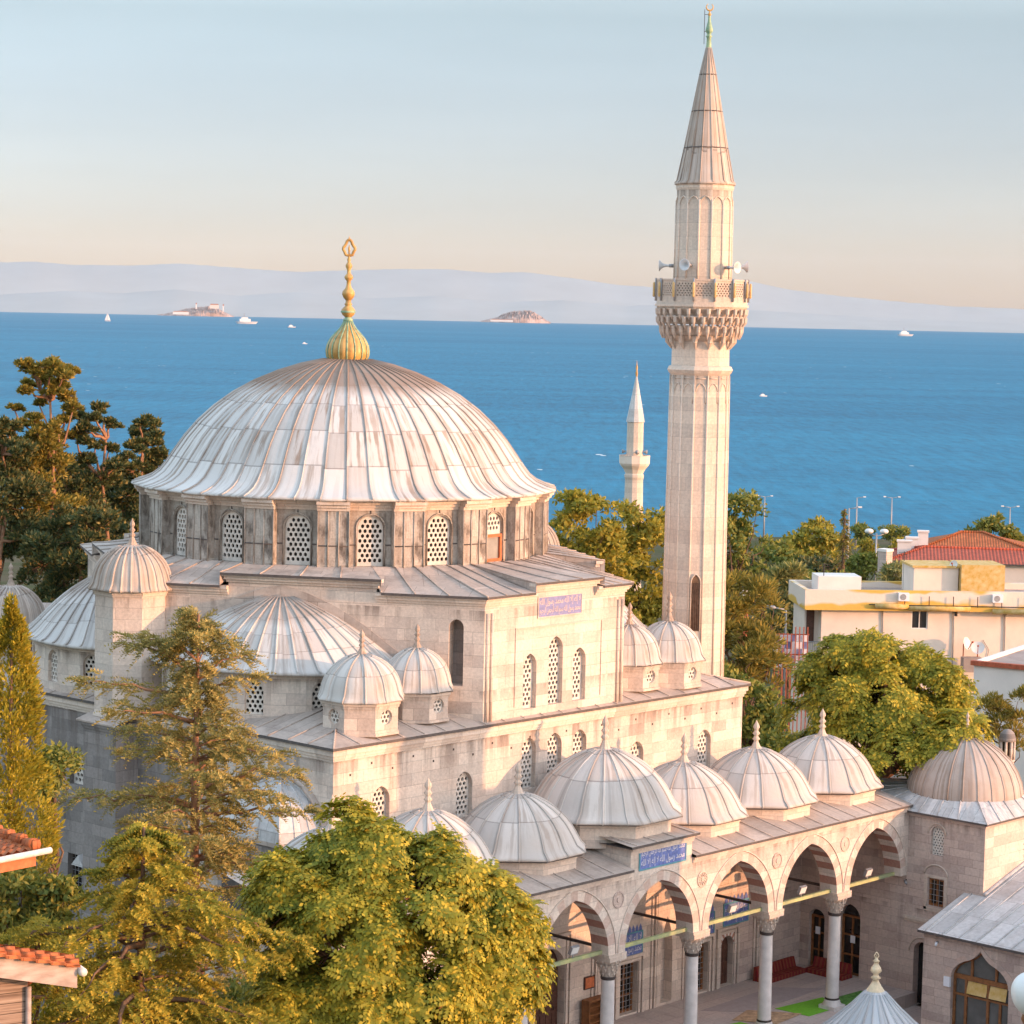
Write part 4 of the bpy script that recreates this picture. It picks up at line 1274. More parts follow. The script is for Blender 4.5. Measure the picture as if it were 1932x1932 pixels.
# columns with stalactite capitals
def column_(x):
    mb = MB()
    mb.lathe([(.27, .42), (.262, 1.2), (.25, 2.6), (.235, 3.86)], 24, (0, 0), mat=0)
    mb.lathe([(.262, 3.80), (.275, 3.86), (.262, 3.92)], 24, mat=1)
    c = mb.build("column", ["marble", "iron"], mosque, (x, PC, 0))
    m2 = MB()
    m2.lathe([(.27, .36), (.30, .40), (.27, .46)], 24, mat=1)
    m2.box(-.38, .38, -.38, .38, .0, .16, 0); m2.lathe([(.37, .16), (.37, .22), (.32, .28), (.33, .32), (.28, .38)], 24, mat=0)
    m2.build("column_base", ["marble", "iron"], c)
    m3 = MB()
    prev = .24
    for t, (z0, z1, r) in enumerate(((3.90, 4.06, .27), (4.06, 4.22, .32), (4.22, 4.38, .385), (4.38, 4.54, .44))):
        n = 8 if t < 2 else 12
        m3.lathe([(r * .80, z0), (r * .86, z0 + .06), (r * 1.02, z1)], 48, mat=0, smooth=False, rf=lambda a, k, n=n, t=t: 1 + .09 * abs(math.sin(n * a / 2 + t * PI / 2)) + .05 * abs(math.cos(2 * (a - PI / 4))) * (t > 1))
        for k in range(n):
            a = 2 * PI * (k + .5 * (t % 2)) / n
            p = Vector((r * 1.03 * math.cos(a), r * 1.03 * math.sin(a), z1))
            m3.tube([p, p - Z * .13], [.045, .008], 5, 0)
    m3.box(-.46, .46, -.46, .46, 4.54, 4.70, 0); m3.box(-.49, .49, -.44, .44, 4.70, 4.80, 0)
    m3.build("capital", "carved_stone", c)
for x in COLX: column_(x)
# wrought tie bars, painted, in front of the arches; plain dark ones behind
for i in range(7):
    xa = bounds[i] + (.25 if i else .1); xb = bounds[i + 1] - (.25 if i < 6 else .02)
    m2 = MB(); m2.box(xa, xb, -16.72, -16.60, 4.80, 4.93)
    m2.build("tie_bar", "rail_paint", mosque)
for x in COLX:
    m2 = MB(); m2.box(x - .05, x + .05, PB - .2, HY0 - .01, 4.84, 4.93)
    m2.build("tie_bar", "iron", mosque)
# bosses in the spandrels
for i, x in enumerate([-11.5, -7.0, -2.4, 2.4, 7.0, 11.5]):
    m2 = MB()
    y = PY - .004
    cz = 6.75
    r = .30
    prof_ = [(r, .0), (r, .03), (r * .82, .045), (r * .8, .02), (r * .35, .02), (r * .3, .05), (.01, .05)]
    n = 24
    vs = [(x + q * math.cos(2 * PI * k / n), y - d, cz + q * math.sin(2 * PI * k / n) * 1.05) for q, d in prof_ for k in range(n)]
    fs = [(j * n + k, j * n + (k + 1) % n, (j + 1) * n + (k + 1) % n, (j + 1) * n + k) for j in range(len(prof_) - 1) for k in range(n)]
    m2.add(vs, [tuple(reversed(f)) for f in fs], 0)
    if i in (1, 3):
        for k in range(12):
            t = 2 * PI * k / 12
            m2.tube([(x + .12 * math.cos(t), y - .03, cz + .12 * math.sin(t)), (x + .23 * math.cos(t), y - .04, cz + .23 * math.sin(t))], .018, 4, 0)
    m2.build("medallion", "limestone_pink" if i in (2, 4) else "carved_stone", mosque)
# tile panels in the porch
tile_panel((.05, PY, 8.02), FX, 2.6, .74, AR_BASMALA + " " + AR_RASUL, AR_TAWHID + " " + AR_RASUL)
for cx, w, z, h, t1, t2 in ((-9.3, 1.3, 2.85, .85, AR_RASUL, AR_TAWHID), (-4.7, 1.3, 2.85, .85, AR_BASMALA, AR_RASUL), (4.75, 1.3, 2.85, .85, AR_TAWHID, AR_RASUL), (9.45, 1.05, 2.85, .85, AR_RASUL, AR_TAWHID), (11.45, 1.6, 3.02, .86, AR_BASMALA, AR_TAWHID)):
    t = tile_panel((cx, HY0, z), FX, w, h, t1, t2)
    m2 = MB()                            # palmette cresting
    n = 6
    for k in range(n):
        x = cx - w / 2 + w * (k + .5) / n
        pts = [(x - w / n * .42, z + h / 2 + .05), (x + w / n * .42, z + h / 2 + .05), (x + w / n * .36, z + h / 2 + .18), (x, z + h / 2 + .34), (x - w / n * .36, z + h / 2 + .18)]
        m2.add([Vector((p[0], HY0 - .015, p[1])) for p in pts], [tuple(range(5))])
    m2.build("cresting", "tile_blue", t)
# notice boards on the porch wall
m2 = MB(); m2.box(1.95, 2.55, HY0 - .06, HY0 - .004, 1.55, 2.05); nb_ = m2.build("notice_board", "dark_wood", mosque)
m2 = MB(); m2.box(2.0, 2.5, HY0 - .07, HY0 - .06, 1.6, 2.0); m2.build("board_face", "orange_frame", nb_)
# porch floor
mb = MB(); mb.box(-16.4, 16.0, -17.6, HY0 - .005, -.6, 0.0)
mb.build("porch_floor", "paving", mosque)

# ================================================================ minaret
minaret = thing("minaret", "tall cream minaret with pierced balcony and pointed lead spire beside the mosque", "minaret", (11.9, -8.7, 0))
NS = 14
PHM = R_(-133 + 7)
def ngon(r, n=NS, ph=PHM): return [(r * math.cos(ph + 2 * PI * k / n), r * math.sin(ph + 2 * PI * k / n)) for k in range(n)]
def taper(mb, r0, z0, r1, z1, mat=0, n=NS):
    a, b = ngon(r0, n), ngon(r1, n)
    mb.add([(*p, z0) for p in a] + [(*p, z1) for p in b], [(i, (i + 1) % n, n + (i + 1) % n, n + i) for i in range(n)], mat)
mb = MB()
taper(mb, 1.60, -.6, 1.55, 9.0); taper(mb, 1.55, 9.0, 1.30, 11.0); taper(mb, 1.30, 11.0, 1.215, 25.1)
taper(mb, 1.215, 25.1, 1.30, 25.2); taper(mb, 1.30, 25.2, 1.36, 25.32); taper(mb, 1.36, 25.32, 1.30, 25.46); taper(mb, 1.30, 25.46, 1.20, 25.5); taper(mb, 1.20, 25.5, 1.19, 26.5)
for k in range(NS):                                   # beads on the arrises and blind arches below the ring
    a = PHM + 2 * PI * k / NS
    mb.tube([(1.30 * math.cos(a), 1.30 * math.sin(a), 11.0), (1.215 * math.cos(a), 1.215 * math.sin(a), 25.1)], .05, 6)
    b = a + PI / NS
    N = Vector((math.cos(b), math.sin(b), 0)); X = Vector((-math.sin(b), math.cos(b), 0))
    ri = 1.225 * math.cos(PI / NS)
    pts = [N * ri + X * p[0] + Z * p[1] for p in arch_pts(0, .20, 24.45, .34, 5)]
    mb.tube(pts, .03, 5); mb.tube([pts[0], pts[0] - Z * .5], .03, 5)
    mb.tube([N * (ri - .01) + X * -.2 + Z * 24.98, N * (ri - .01) + X * .2 + Z * 24.98], .03, 5)
mb.build("shaft", "minaret_stone", minaret)
# window niche in the shaft
b = PHM + PI / NS + 2 * PI * round(((R_(-133.0) - R_(3)) - PHM - PI / NS) / (2 * PI / NS)) / NS
b = PHM + PI / NS - 2 * PI / NS * 1
N = Vector((math.cos(b), math.sin(b), 0)); X = Vector((-math.sin(b), math.cos(b), 0))
mb = MB()
q = [N * (1.292 * math.cos(PI / NS)) + X * p[0] + Z * p[1] for p in opening(0, .40, 14.55, 16.55, .36, 6)]
q2 = [p + N * .03 for p in q]
n = len(q)
mb.add(q2, [tuple(range(n))], 0)
mb.add(q + q2, [(i, (i + 1) % n, n + (i + 1) % n, n + i) for i in range(n)], 1)
for k in range(-2, 3): mb.tube([q2[0].lerp(q2[1], (k + 2.5) / 5) + Z * .02 + N * .01, q2[0].lerp(q2[1], (k + 2.5) / 5) + Z * 2.0 + N * .01], .014, 4, 1)
mb.tube(q2[1:] + [q2[0]], .03, 5, 2)
mb.build("window", ["bark", "dark_wood", "minaret_stone"], minaret)
# stalactite corbelling
mb = MB()
tiers = [(26.25, 26.72, 1.22, 1.40), (26.66, 27.12, 1.62, 1.70), (27.10, 27.50, 1.70, 1.84), (27.44, 27.84, 1.78, 1.87)]
for t, (z0, z1, r0, r1) in enumerate(tiers):
    n = NS * (1 if t < 1 else 2)
    mb.lathe([(r0 * .93, z0 + .1), (r0 * .955, (z0 + z1) / 2), (r1 * .975, z1)], n * 6, mat=0, smooth=False, ph=PHM, rf=lambda a, k, n=n, t=t: 1 - .05 * abs(math.sin(n * (a - PHM) / 2 + (PI / 2 if t % 2 else 0))) ** 1.5 * (k < 2))
    for k in range(n):
        a = PHM + 2 * PI * (k + .5 * (t % 2)) / n
        e = Vector((math.cos(a), math.sin(a), 0))
        w = .12 if n == NS else .09
        mb.tube([e * (r1 * .99) + Z * z1, e * (r1 * .985) + Z * ((z0 + z1) / 2), e * (r0 * .99) + Z * (z0 - .06)], [w, w * .95, w * .25], 6, 0, False)
    mb.prism(ngon(r1), z1 - .02, z1 + .03, 0, True, True)
for z0, z1, r in ((27.84, 27.92, 1.87), (27.92, 28.02, 1.94), (28.02, 28.26, 1.88)):
    mb.prism(ngon(r), z0, z1, 0, True, True)
mb.build("corbel", "carved_stone", minaret)
# balcony: pierced parapet slabs, gilded posts
RB = 1.87
for k in range(NS):
    a = PHM + 2 * PI * (k + .5) / NS
    N = Vector((math.cos(a), math.sin(a), 0)); X = Vector((-math.sin(a), math.cos(a), 0))
    hw = RB * math.sin(PI / NS); ri = RB * math.cos(PI / NS)
    o = N * ri
    mb = MB()
    hs = []
    for j in range(6):
        for i in range(5):
            hs.append(circle((-2 + i) * .135 + (.03 if j % 2 else -.03), 28.38 + j * .095, .036, 6))
    mb.panel(o, X, [(-hw, 28.26), (hw, 28.26), (hw, 28.98), (-hw, 28.98)], hs, .05)
    mb.panel(o - N * .10, -X, [(-hw, 28.26), (hw, 28.26), (hw, 28.98), (-hw, 28.98)])
    mb.obox(o, X, N, -hw - .01, hw + .01, -.12, .03, 28.98, 29.05)
    mb.build("parapet", "carved_stone", minaret)
    e = Vector((math.cos(a + PI / NS), math.sin(a + PI / NS), 0))
    m2 = MB()
    m2.tube([e * (RB + .05) + Z * 28.14, e * (RB + .05) + Z * 29.08], .045, 6, 1)
    m2.tube([e * (RB + .13) + Z * 28.30, e * (RB + .13) + Z * 28.34, e * (RB + .13) + Z * 28.86, e * (RB + .13) + Z * 28.92], [.025, .05, .05, .025], 8, 0)
    m2.build("balcony_lamp", ["yellow_fitting", "metal_grey"], minaret)
mb = MB()
taper(mb, 1.175, 28.0, 1.15, 32.75)
for k in range(NS):
    a = PHM + 2 * PI * k / NS
    mb.tube([(1.175 * math.cos(a), 1.175 * math.sin(a), 28.1), (1.155 * math.cos(a), 1.155 * math.sin(a), 32.3)], .05, 6)
    b = a + PI / NS
    N = Vector((math.cos(b), math.sin(b), 0)); X = Vector((-math.sin(b), math.cos(b), 0)); ri = 1.165 * math.cos(PI / NS)
    mb.tube([N * ri + X * p[0] + Z * p[1] for p in arch_pts(0, .235, 32.1, .34, 5)], .03, 5)
taper(mb, 1.16, 32.70, 1.20, 32.8); taper(mb, 1.20, 32.8, 1.20, 32.95)
mb.build("upper_shaft", "minaret_stone", minaret)
sp = dome_obj("spire", minaret, (0, 0, 32.95), [(1.10, -.02), (1.27, -.02), (1.27, .06), (1.16, .16), (.90, 1.5), (.62, 3.0), (.34, 4.5), (.10, 5.6), (.07, 5.65)], 0, "lead_ribbed", .02, 20, NS, PHM, seg=NS, polyph=PHM)
mb = MB()
for k in range(NS):
    a = PHM + 2 * PI * k / NS
    mb.tube([(r * math.cos(a), r * math.sin(a), z) for r, z in ((1.25, .06), (1.17, .16), (.90, 1.5), (.62, 3.0), (.34, 4.5), (.11, 5.6))], .025, 5)
for z, r in ((1.5, .905), (3.0, .625), (4.5, .345)):
    mb.tube([(r * math.cos(PHM + 2 * PI * k / NS), r * math.sin(PHM + 2 * PI * k / NS), z) for k in range(NS + 1)], .022, 5, 1)
mb.build("seam", ["lead_ribbed", "dark_lead"], sp)
mb = MB()
mb.lathe([(.12, 38.5), (.10, 38.75), (.09, 38.95), (.14, 39.0), (.09, 39.06), (.085, 39.12), (.16, 39.22), (.14, 39.34), (.07, 39.6), (.045, 39.85)], 12, mat=0)
mb.lathe([(.045, 39.84), (.08, 39.9), (.03, 39.98), (.025, 40.05)], 10, mat=1)
pts = []
for i in range(15):
    t = R_(-60 + 300 * i / 14) + PI / 2 + R_(30) + R_(60)
    pts.append(SIDE * (.14 * math.cos(t)) + Z * (40.2 + .14 * math.sin(t)))
mb.tube(pts, [.012 + .025 * math.sin(PI * i / 14) for i in range(15)], 6, 1)
mb.tube([SIDE * -.2 + Z * 38.7, SIDE * -.2 + Z * 40.1], .012, 4, 2)
mb.tube([SIDE * -.2 + Z * 39.9, Z * 39.9], .012, 4, 2); mb.tube([SIDE * -.2 + Z * 39.2, Z * 39.2], .012, 4, 2)
mb.build("finial", ["verdigris", "ochre_gilt", "iron"], minaret)
# horn loudspeakers on the upper shaft
def horn(ang, rad, z, label):
    N = Vector((math.cos(ang), math.sin(ang), 0))
    t = thing("loudspeaker", label, "loudspeaker", Vector((11.9, -8.7, z)) + N * rad, ang, "horn loudspeakers above the minaret balcony")
    m2 = MB()
    prof_ = [(.04, -.12), (.05, 0.0), (.07, .10), (.12, .20), (.21, .28), (.245, .31), (.235, .315), (.11, .20), (.045, .10), (.01, .09)]
    n = 20
    vs = [(d, r * math.cos(2 * PI * k / n), r * math.sin(2 * PI * k / n)) for r, d in prof_ for k in range(n)]
    m2.add(vs, [(j * n + k, j * n + (k + 1) % n, (j + 1) * n + (k + 1) % n, (j + 1) * n + k) for j in range(len(prof_) - 1) for k in range(n)], 0, True)
    m2.build("horn", "horn_white", t)
    m2 = MB(); m2.tube([(-.28, 0, 0), (-.1, 0, 0)], .075, 10); m2.tube([(-.28, 0, 0), (-.5, 0, -.02)], .03, 6); m2.build("driver", "metal_grey", t)
va = R_(42.8)
horn(va + PI / 2 - R_(8), 1.50, 29.60, "white horn loudspeaker pointing left from the minaret, above its balcony")
horn(va + PI - R_(30), 1.42, 29.62, "white horn loudspeaker facing the viewer on the left side of the minaret shaft")
horn(va + PI + R_(48), 1.48, 29.55, "white horn loudspeaker facing half right beside the minaret's right edge")
horn(va - PI / 2 + R_(12), 1.60, 29.62, "pinkish horn loudspeaker pointing right, rightmost on the minaret")
# ================================================================ ground, sea, far land
def gz(d):                        # height of the land against distance from the camera, falling to the shore
    if d < 118: return -.62
    if d < 500: return -.62 - (d - 118) * (15.2 / 382)
    return -15.8 - (d - 500) * .05
def ground_mesh():
    mb = MB()
    nx, ny = 90, 70
    P = []
    for j in range(ny + 1):
        f = -60 + 600 * j / ny
        for i in range(nx + 1):
            s = -330 + 660 * i / nx
            p = CAM + VIEW * f + SIDE * s
            d = max(0, f)
            P.append((p.x, p.y, gz(d)))
    mb.add(P, [(j * (nx + 1) + i, j * (nx + 1) + i + 1, (j + 1) * (nx + 1) + i + 1, (j + 1) * (nx + 1) + i) for j in range(ny) for i in range(nx)], 0, True)
    return mb.build("ground", "ground_earth", kind="structure")
ground_mesh()
SEA = -15.0
ER = 6.371e6
def curve(d): return -d * d / (2 * ER)
def sea_mesh():
    ds = [300, 420, 520, 650, 900, 1300, 2000, 3000, 4500, 6500, 9000, 12000, 15000, 18000, 20500, 22500, 24000, 26000, 30000, 36000, 44000, 58000]
    n = 40
    P = []
    for d in ds:
        for i in range(n + 1):
            a = YAW + R_(-32 + 64 * i / n)
            P.append((CAM.x + d * math.cos(a), CAM.y + d * math.sin(a), SEA + curve(d)))
    mb = MB()
    mb.add(P, [(k * (n + 1) + i, (k + 1) * (n + 1) + i, (k + 1) * (n + 1) + i + 1, k * (n + 1) + i + 1)[::-1] for k in range(len(ds) - 1) for i in range(n)], 0, True)
    return mb.build("sea", "sea_water", kind="structure")
sea_mesh()
def ridge(name, dist, prof, depth, mat):
    """far land: ridge line given as (u, v) points, real thickness behind it"""
    mb = MB()
    pts = []
    for k in range(len(prof) - 1):
        (u0, v0), (u1, v1) = prof[k], prof[k + 1]
        m = max(1, int((u1 - u0) / 12))
        for j in range(m):
            t = j / m
            pts.append((u0 + (u1 - u0) * t, v0 + (v1 - v0) * t + rnd.uniform(-.5, .5)))
    pts.append(prof[-1])
    front, top, back = [], [], []
    for u, v in pts:
        q = at(u, v, dist)
        a = (Vector((q.x, q.y, 0)) - Vector((CAM.x, CAM.y, 0))).normalized()
        base = SEA + curve(dist) - 40
        top.append(q)
        front.append(Vector((q.x, q.y, base)) - a * depth)
        back.append(Vector((q.x, q.y, base)) + a * depth)
    n = len(pts)
    mid = [f.lerp(t, .5) for i_, (f, t) in enumerate(zip(front, top))]
    V = front + mid + top + back
    fs = []
    for k in range(3):
        for i in range(n - 1): fs.append((k * n + i, k * n + i + 1, (k + 1) * n + i + 1, (k + 1) * n + i))
    fs += [(0, n, 2 * n, 3 * n), (n - 1, 4 * n - 1, 3 * n - 1, 2 * n - 1)]
    mb.add(V, fs, 0, True)
    return mb.build(name, mat, kind="structure")
ridge("mountains", 52000, [(-260, 500), (0, 495), (70, 494), (140, 500), (250, 501), (340, 497), (440, 505), (560, 513), (650, 510), (750, 508), (840, 508), (930, 515), (985, 513), (1080, 525), (1170, 538), (1240, 542), (1310, 538), (1380, 532), (1410, 530), (1480, 545), (1560, 556), (1680, 568), (1800, 578), (1932, 583), (2200, 600)], 5000, "far_rock")
ridge("foothills", 43000, [(-260, 560), (0, 556), (120, 549), (230, 553), (330, 546), (450, 558), (560, 551), (700, 563), (820, 558), (950, 571), (1060, 566), (1180, 577), (1290, 574), (1400, 584), (1500, 590), (1620, 597), (1760, 604), (1932, 611), (2200, 622)], 4000, "far_rock")
def island(name, dist, prof, depth, v_base):
    mb = MB()
    q0 = at(prof[0][0], v_base, dist); q1 = at(prof[-1][0], v_base, dist)
    X = (q1 - q0); X.z = 0; L = X.length; X.normalize(); Nn = Vector((-X.y, X.x, 0))
    n, m = 90, 15
    us = [p[0] for p in prof]; vs = [p[1] for p in prof]
    P = []
    for j in range(m + 1):
        t = -1 + 2 * j / m
        for i in range(n + 1):
            u = us[0] + (us[-1] - us[0]) * i / n
            v = np.interp(u, us, vs)
            h = (v_base - v) / F * dist
            zq = SEA + curve(dist) + 12
            w = max(0.0, 1 - t * t) ** .7
            q = q0 + X * (L * i / n) + Nn * (depth * t * (.55 + .45 * math.sin(PI * i / n)))
            P.append((q.x, q.y, max(zq - 30, at(u, v_base, dist).z - 6) + max(0, h) * w * (1 + (rnd.uniform(-.22, .18) if 0 < j < m and abs(t) > .2 else 0)) - (40 if j in (0, m) or i in (0, n) else 0)))
    mb.add(P, [(j * (n + 1) + i, j * (n + 1) + i + 1, (j + 1) * (n + 1) + i + 1, (j + 1) * (n + 1) + i) for j in range(m) for i in range(n)], 0, False)
    return mb.build(name, "sea_rock", kind="structure")
IS_D = 17500
il = island("island", IS_D, [(296, 592), (312, 590), (330, 586), (352, 581), (372, 578), (392, 577), (410, 580), (425, 588), (443, 596)], 350, 597)
ir = island("island", IS_D, [(906, 604), (925, 600), (938, 597), (950, 590), (965, 586), (985, 585), (1000, 584), (1015, 592), (1030, 602), (1040, 607)], 400, 608)
def flat_block(u0, u1, v0, v1, dist, dep, mat, name, label, cat, group=None):
    a = at(u0, v1, dist); b = at(u1, v1, dist); t = at(u0, v0, dist).z
    X = (b - a); X.z = 0; L = X.length; X.normalize()
    root = thing(name, label, cat, (a.x, a.y, a.z), 0, group)
    mb = MB(); mb.obox((0, 0, 0), X, Vector((-X.y, X.x, 0)), 0, L, 0, dep, 0, t - a.z); mb.build("wall", mat, root)
    m2 = MB(); h = t - a.z
    o = Vector((0, 0, h)); Y = Vector((-X.y, X.x, 0))
    P = [o, o + X * L, o + X * L + Y * dep, o + Y * dep, o + X * (L * .1) + Y * dep * .5 + Z * h * .3, o + X * (L * .9) + Y * dep * .5 + Z * h * .3]
    m2.add(P, [(0, 1, 5, 4), (2, 3, 4, 5), (1, 2, 5), (3, 0, 4)]); m2.build("roof", "roof_tile", root)
    return root
flat_block(396, 413, 575, 582, IS_D - 330, 60, "render_cream", "fort_building", "pale blocky building on top of the left island", "building")
flat_block(326, 356, 588, 593, IS_D - 420, 60, "render_white", "village_house", "row of pale low houses on the left island's shore", "building")
flat_block(369, 371.5, 574, 583, IS_D - 300, 30, "render_white", "island_tower", "thin pale tower near the middle of the left island", "tower")
flat_block(420, 422.5, 577, 588, IS_D - 300, 30, "render_white", "island_tower", "thin pale tower at the right end of the left island", "tower")
flat_block(925, 968, 603, 606.5, IS_D - 480, 60, "render_white", "quay_building", "long pale low building at the foot of the right island", "building")
# ---------------------------------------------------------------- boats
def sail_boat(u, v, L, label, sails=True):
    # range from the waterline
    d = 3000.0
    for _ in range(30):
        q = at(u, v, d)
        d *= (CAM.z - SEA - curve(d)) / (CAM.z - q.z)
    q = at(u, v, d)
    r = thing("sailing_boat" if sails else "motor_boat", label, "boat", (q.x, q.y, q.z), YAW - PI / 2 + .3)
    mb = MB()
    n = 10
    ring = [(L * .5 * math.cos(2 * PI * k / 20), L * .16 * math.sin(2 * PI * k / 20)) for k in range(20)]
    mb.add([(x * .8, y * .6, -.5) for x, y in ring] + [(x, y, L * .10) for x, y in ring], [(i, (i + 1) % 20, 20 + (i + 1) % 20, 20 + i) for i in range(20)] + [tuple(range(20, 40))])
    mb.build("hull", "hull_white", r)
    if sails:
        m2 = MB(); m2.tube([(0, 0, 0), (0, 0, L * 1.35)], L * .012, 6); m2.build("mast", "metal_grey", r)
        m3 = MB()
        for k in range(5):
            t0, t1 = k / 5, (k + 1) / 5
            for (xa, s_) in ((0.02 * L, 1), (-.03 * L, -1)):
                m3.quad((xa, .02, L * (.18 + 1.1 * t0)), (xa + s_ * L * .42 * (1 - t0), .06 * L * (1 - t0), L * (.18 + 1.1 * t0)), (xa + s_ * L * .42 * (1 - t1), .06 * L * (1 - t1), L * (.18 + 1.1 * t1)), (xa, .02, L * (.18 + 1.1 * t1)))
        m3.build("sail", "white_paint", r)
    else:
        m2 = MB(); m2.box(-L * .30, L * .16, -L * .10, L * .10, L * .10, L * .21); m2.box(-L * .22, L * .05, -L * .08, L * .08, L * .21, L * .28); m2.build("cabin", "white_paint", r)
        m3 = MB(); m3.tube([(-L * .1, 0, L * .28), (-L * .1, 0, L * .45)], L * .012, 6); m3.build("mast", "metal_grey", r)
    return r
sail_boat(203, 606, 18, "white sailing boat below the horizon at the far left")
sail_boat(465, 611, 68, "long white ferry between the left island and the golden finial", False)
sail_boat(550, 618, 22, "small white motor boat just right of the white ferry", False)
sail_boat(575, 649, 7, "tiny white boat on blue water left of the golden finial", False)
sail_boat(1708, 634, 60, "white ship near the horizon on the right", False)
sail_boat(1440, 748, 5, "tiny white boat on the water right of the tall minaret", False)

# ---------------------------------------------------------------- haze
def haze():
    g = bpy.data.materials.new("haze_air"); g.use_nodes = True
    t = g.node_tree; t.nodes.clear()
    o = t.nodes.new("ShaderNodeOutputMaterial"); v = t.nodes.new("ShaderNodeVolumePrincipled")
    v.inputs['Color'].default_value = (0.80, 0.87, 0.95, 1)
    v.inputs['Density'].default_value = HAZE
    v.inputs['Anisotropy'].default_value = 0.0
    t.links.new(v.outputs[0], o.inputs['Volume'])
    MATS["haze_air"] = g
    mb = MB()
    c = CAM.copy(); c.z = 0
    mb.obox(c, VIEW, -SIDE, -300, 60000, -21000, 21000, -520, 1500)
    h = mb.build("haze", "haze_air", kind="stuff")
    return h
HAZE = 0.9e-5
haze()

# ================================================================ courtyard
mb = MB(); mb.box(-30, 36, -60, -17.6, -1.2, -.55)
mb.build("courtyard", "paving", kind="structure")
tower = thing("corner_building", "square pinkish stone corner building with a brown lead dome right of the arcade", "building", (0, 0, 0))
TX0, TX1, TY0, TY1 = 16.0, 21.6, -20.64, -11.6
mb = MB()
lat = opening(18.40, .62, 5.82, 6.72, .33, 6)
rect = [(18.04, 3.72), (18.78, 3.72), (18.78, 4.86), (18.04, 4.86)]
dh = opening(17.85, .80, -.55, 1.75, .38, 6)
gl1 = opening(14.25, 1.05, .02, 2.45, .62, 7)
gl2 = opening(12.55, .8, .02, 2.2, .35, 7)
mb.panel((TX0, 0, 0), LX, [(-TY1, -.6), (-TY0, -.6), (-TY0, 7.30), (-TY1, 7.30)], [lat, rect, dh, gl1, gl2], .4, 0)
fl = opening(19.25, .62, 5.75, 6.72, .33, 6)
mb.panel((0, TY0, 0), FX, [(TX0, -.6), (TX1, -.6), (TX1, 7.30), (TX0, 7.30)], [fl], .4, 1)
mb.panel((TX1, 0, 0), -LX, [(TY0, -.6), (TY1, -.6), (TY1, 7.30), (TY0, 7.30)], (), 0, 0)
mb.panel((0, TY1, 0), -FX, [(-TX1, -.6), (-TX0, -.6), (-TX0, 7.30), (-TX1, 7.30)], (), 0, 0)
for d, a, b in ((.05, 7.30, 7.38), (.12, 7.38, 7.46)):
    mb.prism([(TX0 - d, TY0 - d), (TX1 + d, TY0 - d), (TX1 + d, TY1 + d), (TX0 - d, TY1 + d)], a, b, 0, True, True)
# surrounds: window frame, sill, ledge, blind arch
def rail(y0, y1, z0, z1, d): mb.obox((TX0, 0, 0), LX, Vector((-1, 0, 0)), y0, y1, .002, d, z0, z1, 2)
for y0, y1, z0, z1 in ((17.86, 18.00, 3.55, 5.0), (18.82, 18.96, 3.55, 5.0), (18.0, 18.82, 4.90, 5.0), (17.86, 18.96, 3.50, 3.66)): rail(y0, y1, z0, z1, .035)
rail(16.95, 18.95, 3.02, 3.14, .10); rail(16.95, 18.95, 2.92, 3.02, .05)
mb.tube([Vector((TX0 - .02, -p[0], p[1])) for p in arch_pts(18.4, .55, 5.02, .42, 6)], .035, 5, 2)
mb.tube([Vector((TX0 - .02, -p[0], p[1])) for p in arch_pts(18.4, .42, 6.72, .42, 6)], .03, 5, 2)
mb.tube([Vector((TX0 - .02, -p[0], p[1])) for p in arch_pts(17.85, .62, 1.7, .62, 6)], .03, 5, 2)
mb.build("wall", ["limestone_pink", "limestone", "carved_stone"], tower)
lattice(tower, (TX0, 0, 0), LX, lat, .16, .13, .3)
lattice(tower, (0, TY0, 0), FX, fl, .16, .13, .3)
framed(tower, (TX0, 0, 0), LX, 18.41, .74, 3.72, 4.86, .16, 2, 1)
m2 = MB(); m2.add([Vector((TX0 + .38, -p[0], p[1])) for p in dh], [tuple(range(len(dh)))]); m2.build("doorway", "pane_dark", tower)
framed(tower, (TX0, 0, 0), LX, 14.25, 1.05, .02, 2.55, .25, 2, 3, grille=False, name="glazed_door", arch=gl1)
framed(tower, (TX0, 0, 0), LX, 12.55, .8, .02, 2.25, .25, 2, 3, grille=False, name="glazed_door", arch=gl2)
mb = MB()
e = .22
ring0 = [(TX0 - e, TY0 - e), (TX1 + e, TY0 - e), (TX1 + e, TY1 + e), (TX0 - e, TY1 + e)]
TC = (18.75, -17.9)
oc = [(TC[0] + 2.42 * math.cos(PHO + PI / 4 * k), TC[1] + 2.42 * math.sin(PHO + PI / 4 * k)) for k in range(8)]
def on_rect(x, y):
    dx, dy = x - TC[0], y - TC[1]
    tx = ((TX1 + e if dx > 0 else TX0 - e) - TC[0]) / dx if abs(dx) > 1e-6 else 1e9
    ty = ((TY1 + e if dy > 0 else TY0 - e) - TC[1]) / dy if abs(dy) > 1e-6 else 1e9
    t = min(tx, ty); return Vector((TC[0] + dx * t, TC[1] + dy * t, 7.52))
N_ = 64
angs = sorted([2 * PI * k / N_ for k in range(N_)] + [math.atan2(p[1] - TC[1], p[0] - TC[0]) % (2 * PI) for p in ring0])
for k in range(len(angs)):
    a, b = angs[k], angs[(k + 1) % len(angs)]
    p, q = on_rect(TC[0] + math.cos(a), TC[1] + math.sin(a)), on_rect(TC[0] + math.cos(b), TC[1] + math.sin(b))
    pi_ = Vector((TC[0] + 2.3 * math.cos(a), TC[1] + 2.3 * math.sin(a), 8.12)); qi = Vector((TC[0] + 2.3 * math.cos(b), TC[1] + 2.3 * math.sin(b), 8.12))
    mb.quad(p, q, qi, pi_); mb.quad(p - Z * .08, q - Z * .08, q, p, 1)
    if k % 3 == 0: mb.tube([p + Z * .02, pi_ + Z * .02], .03, 5)
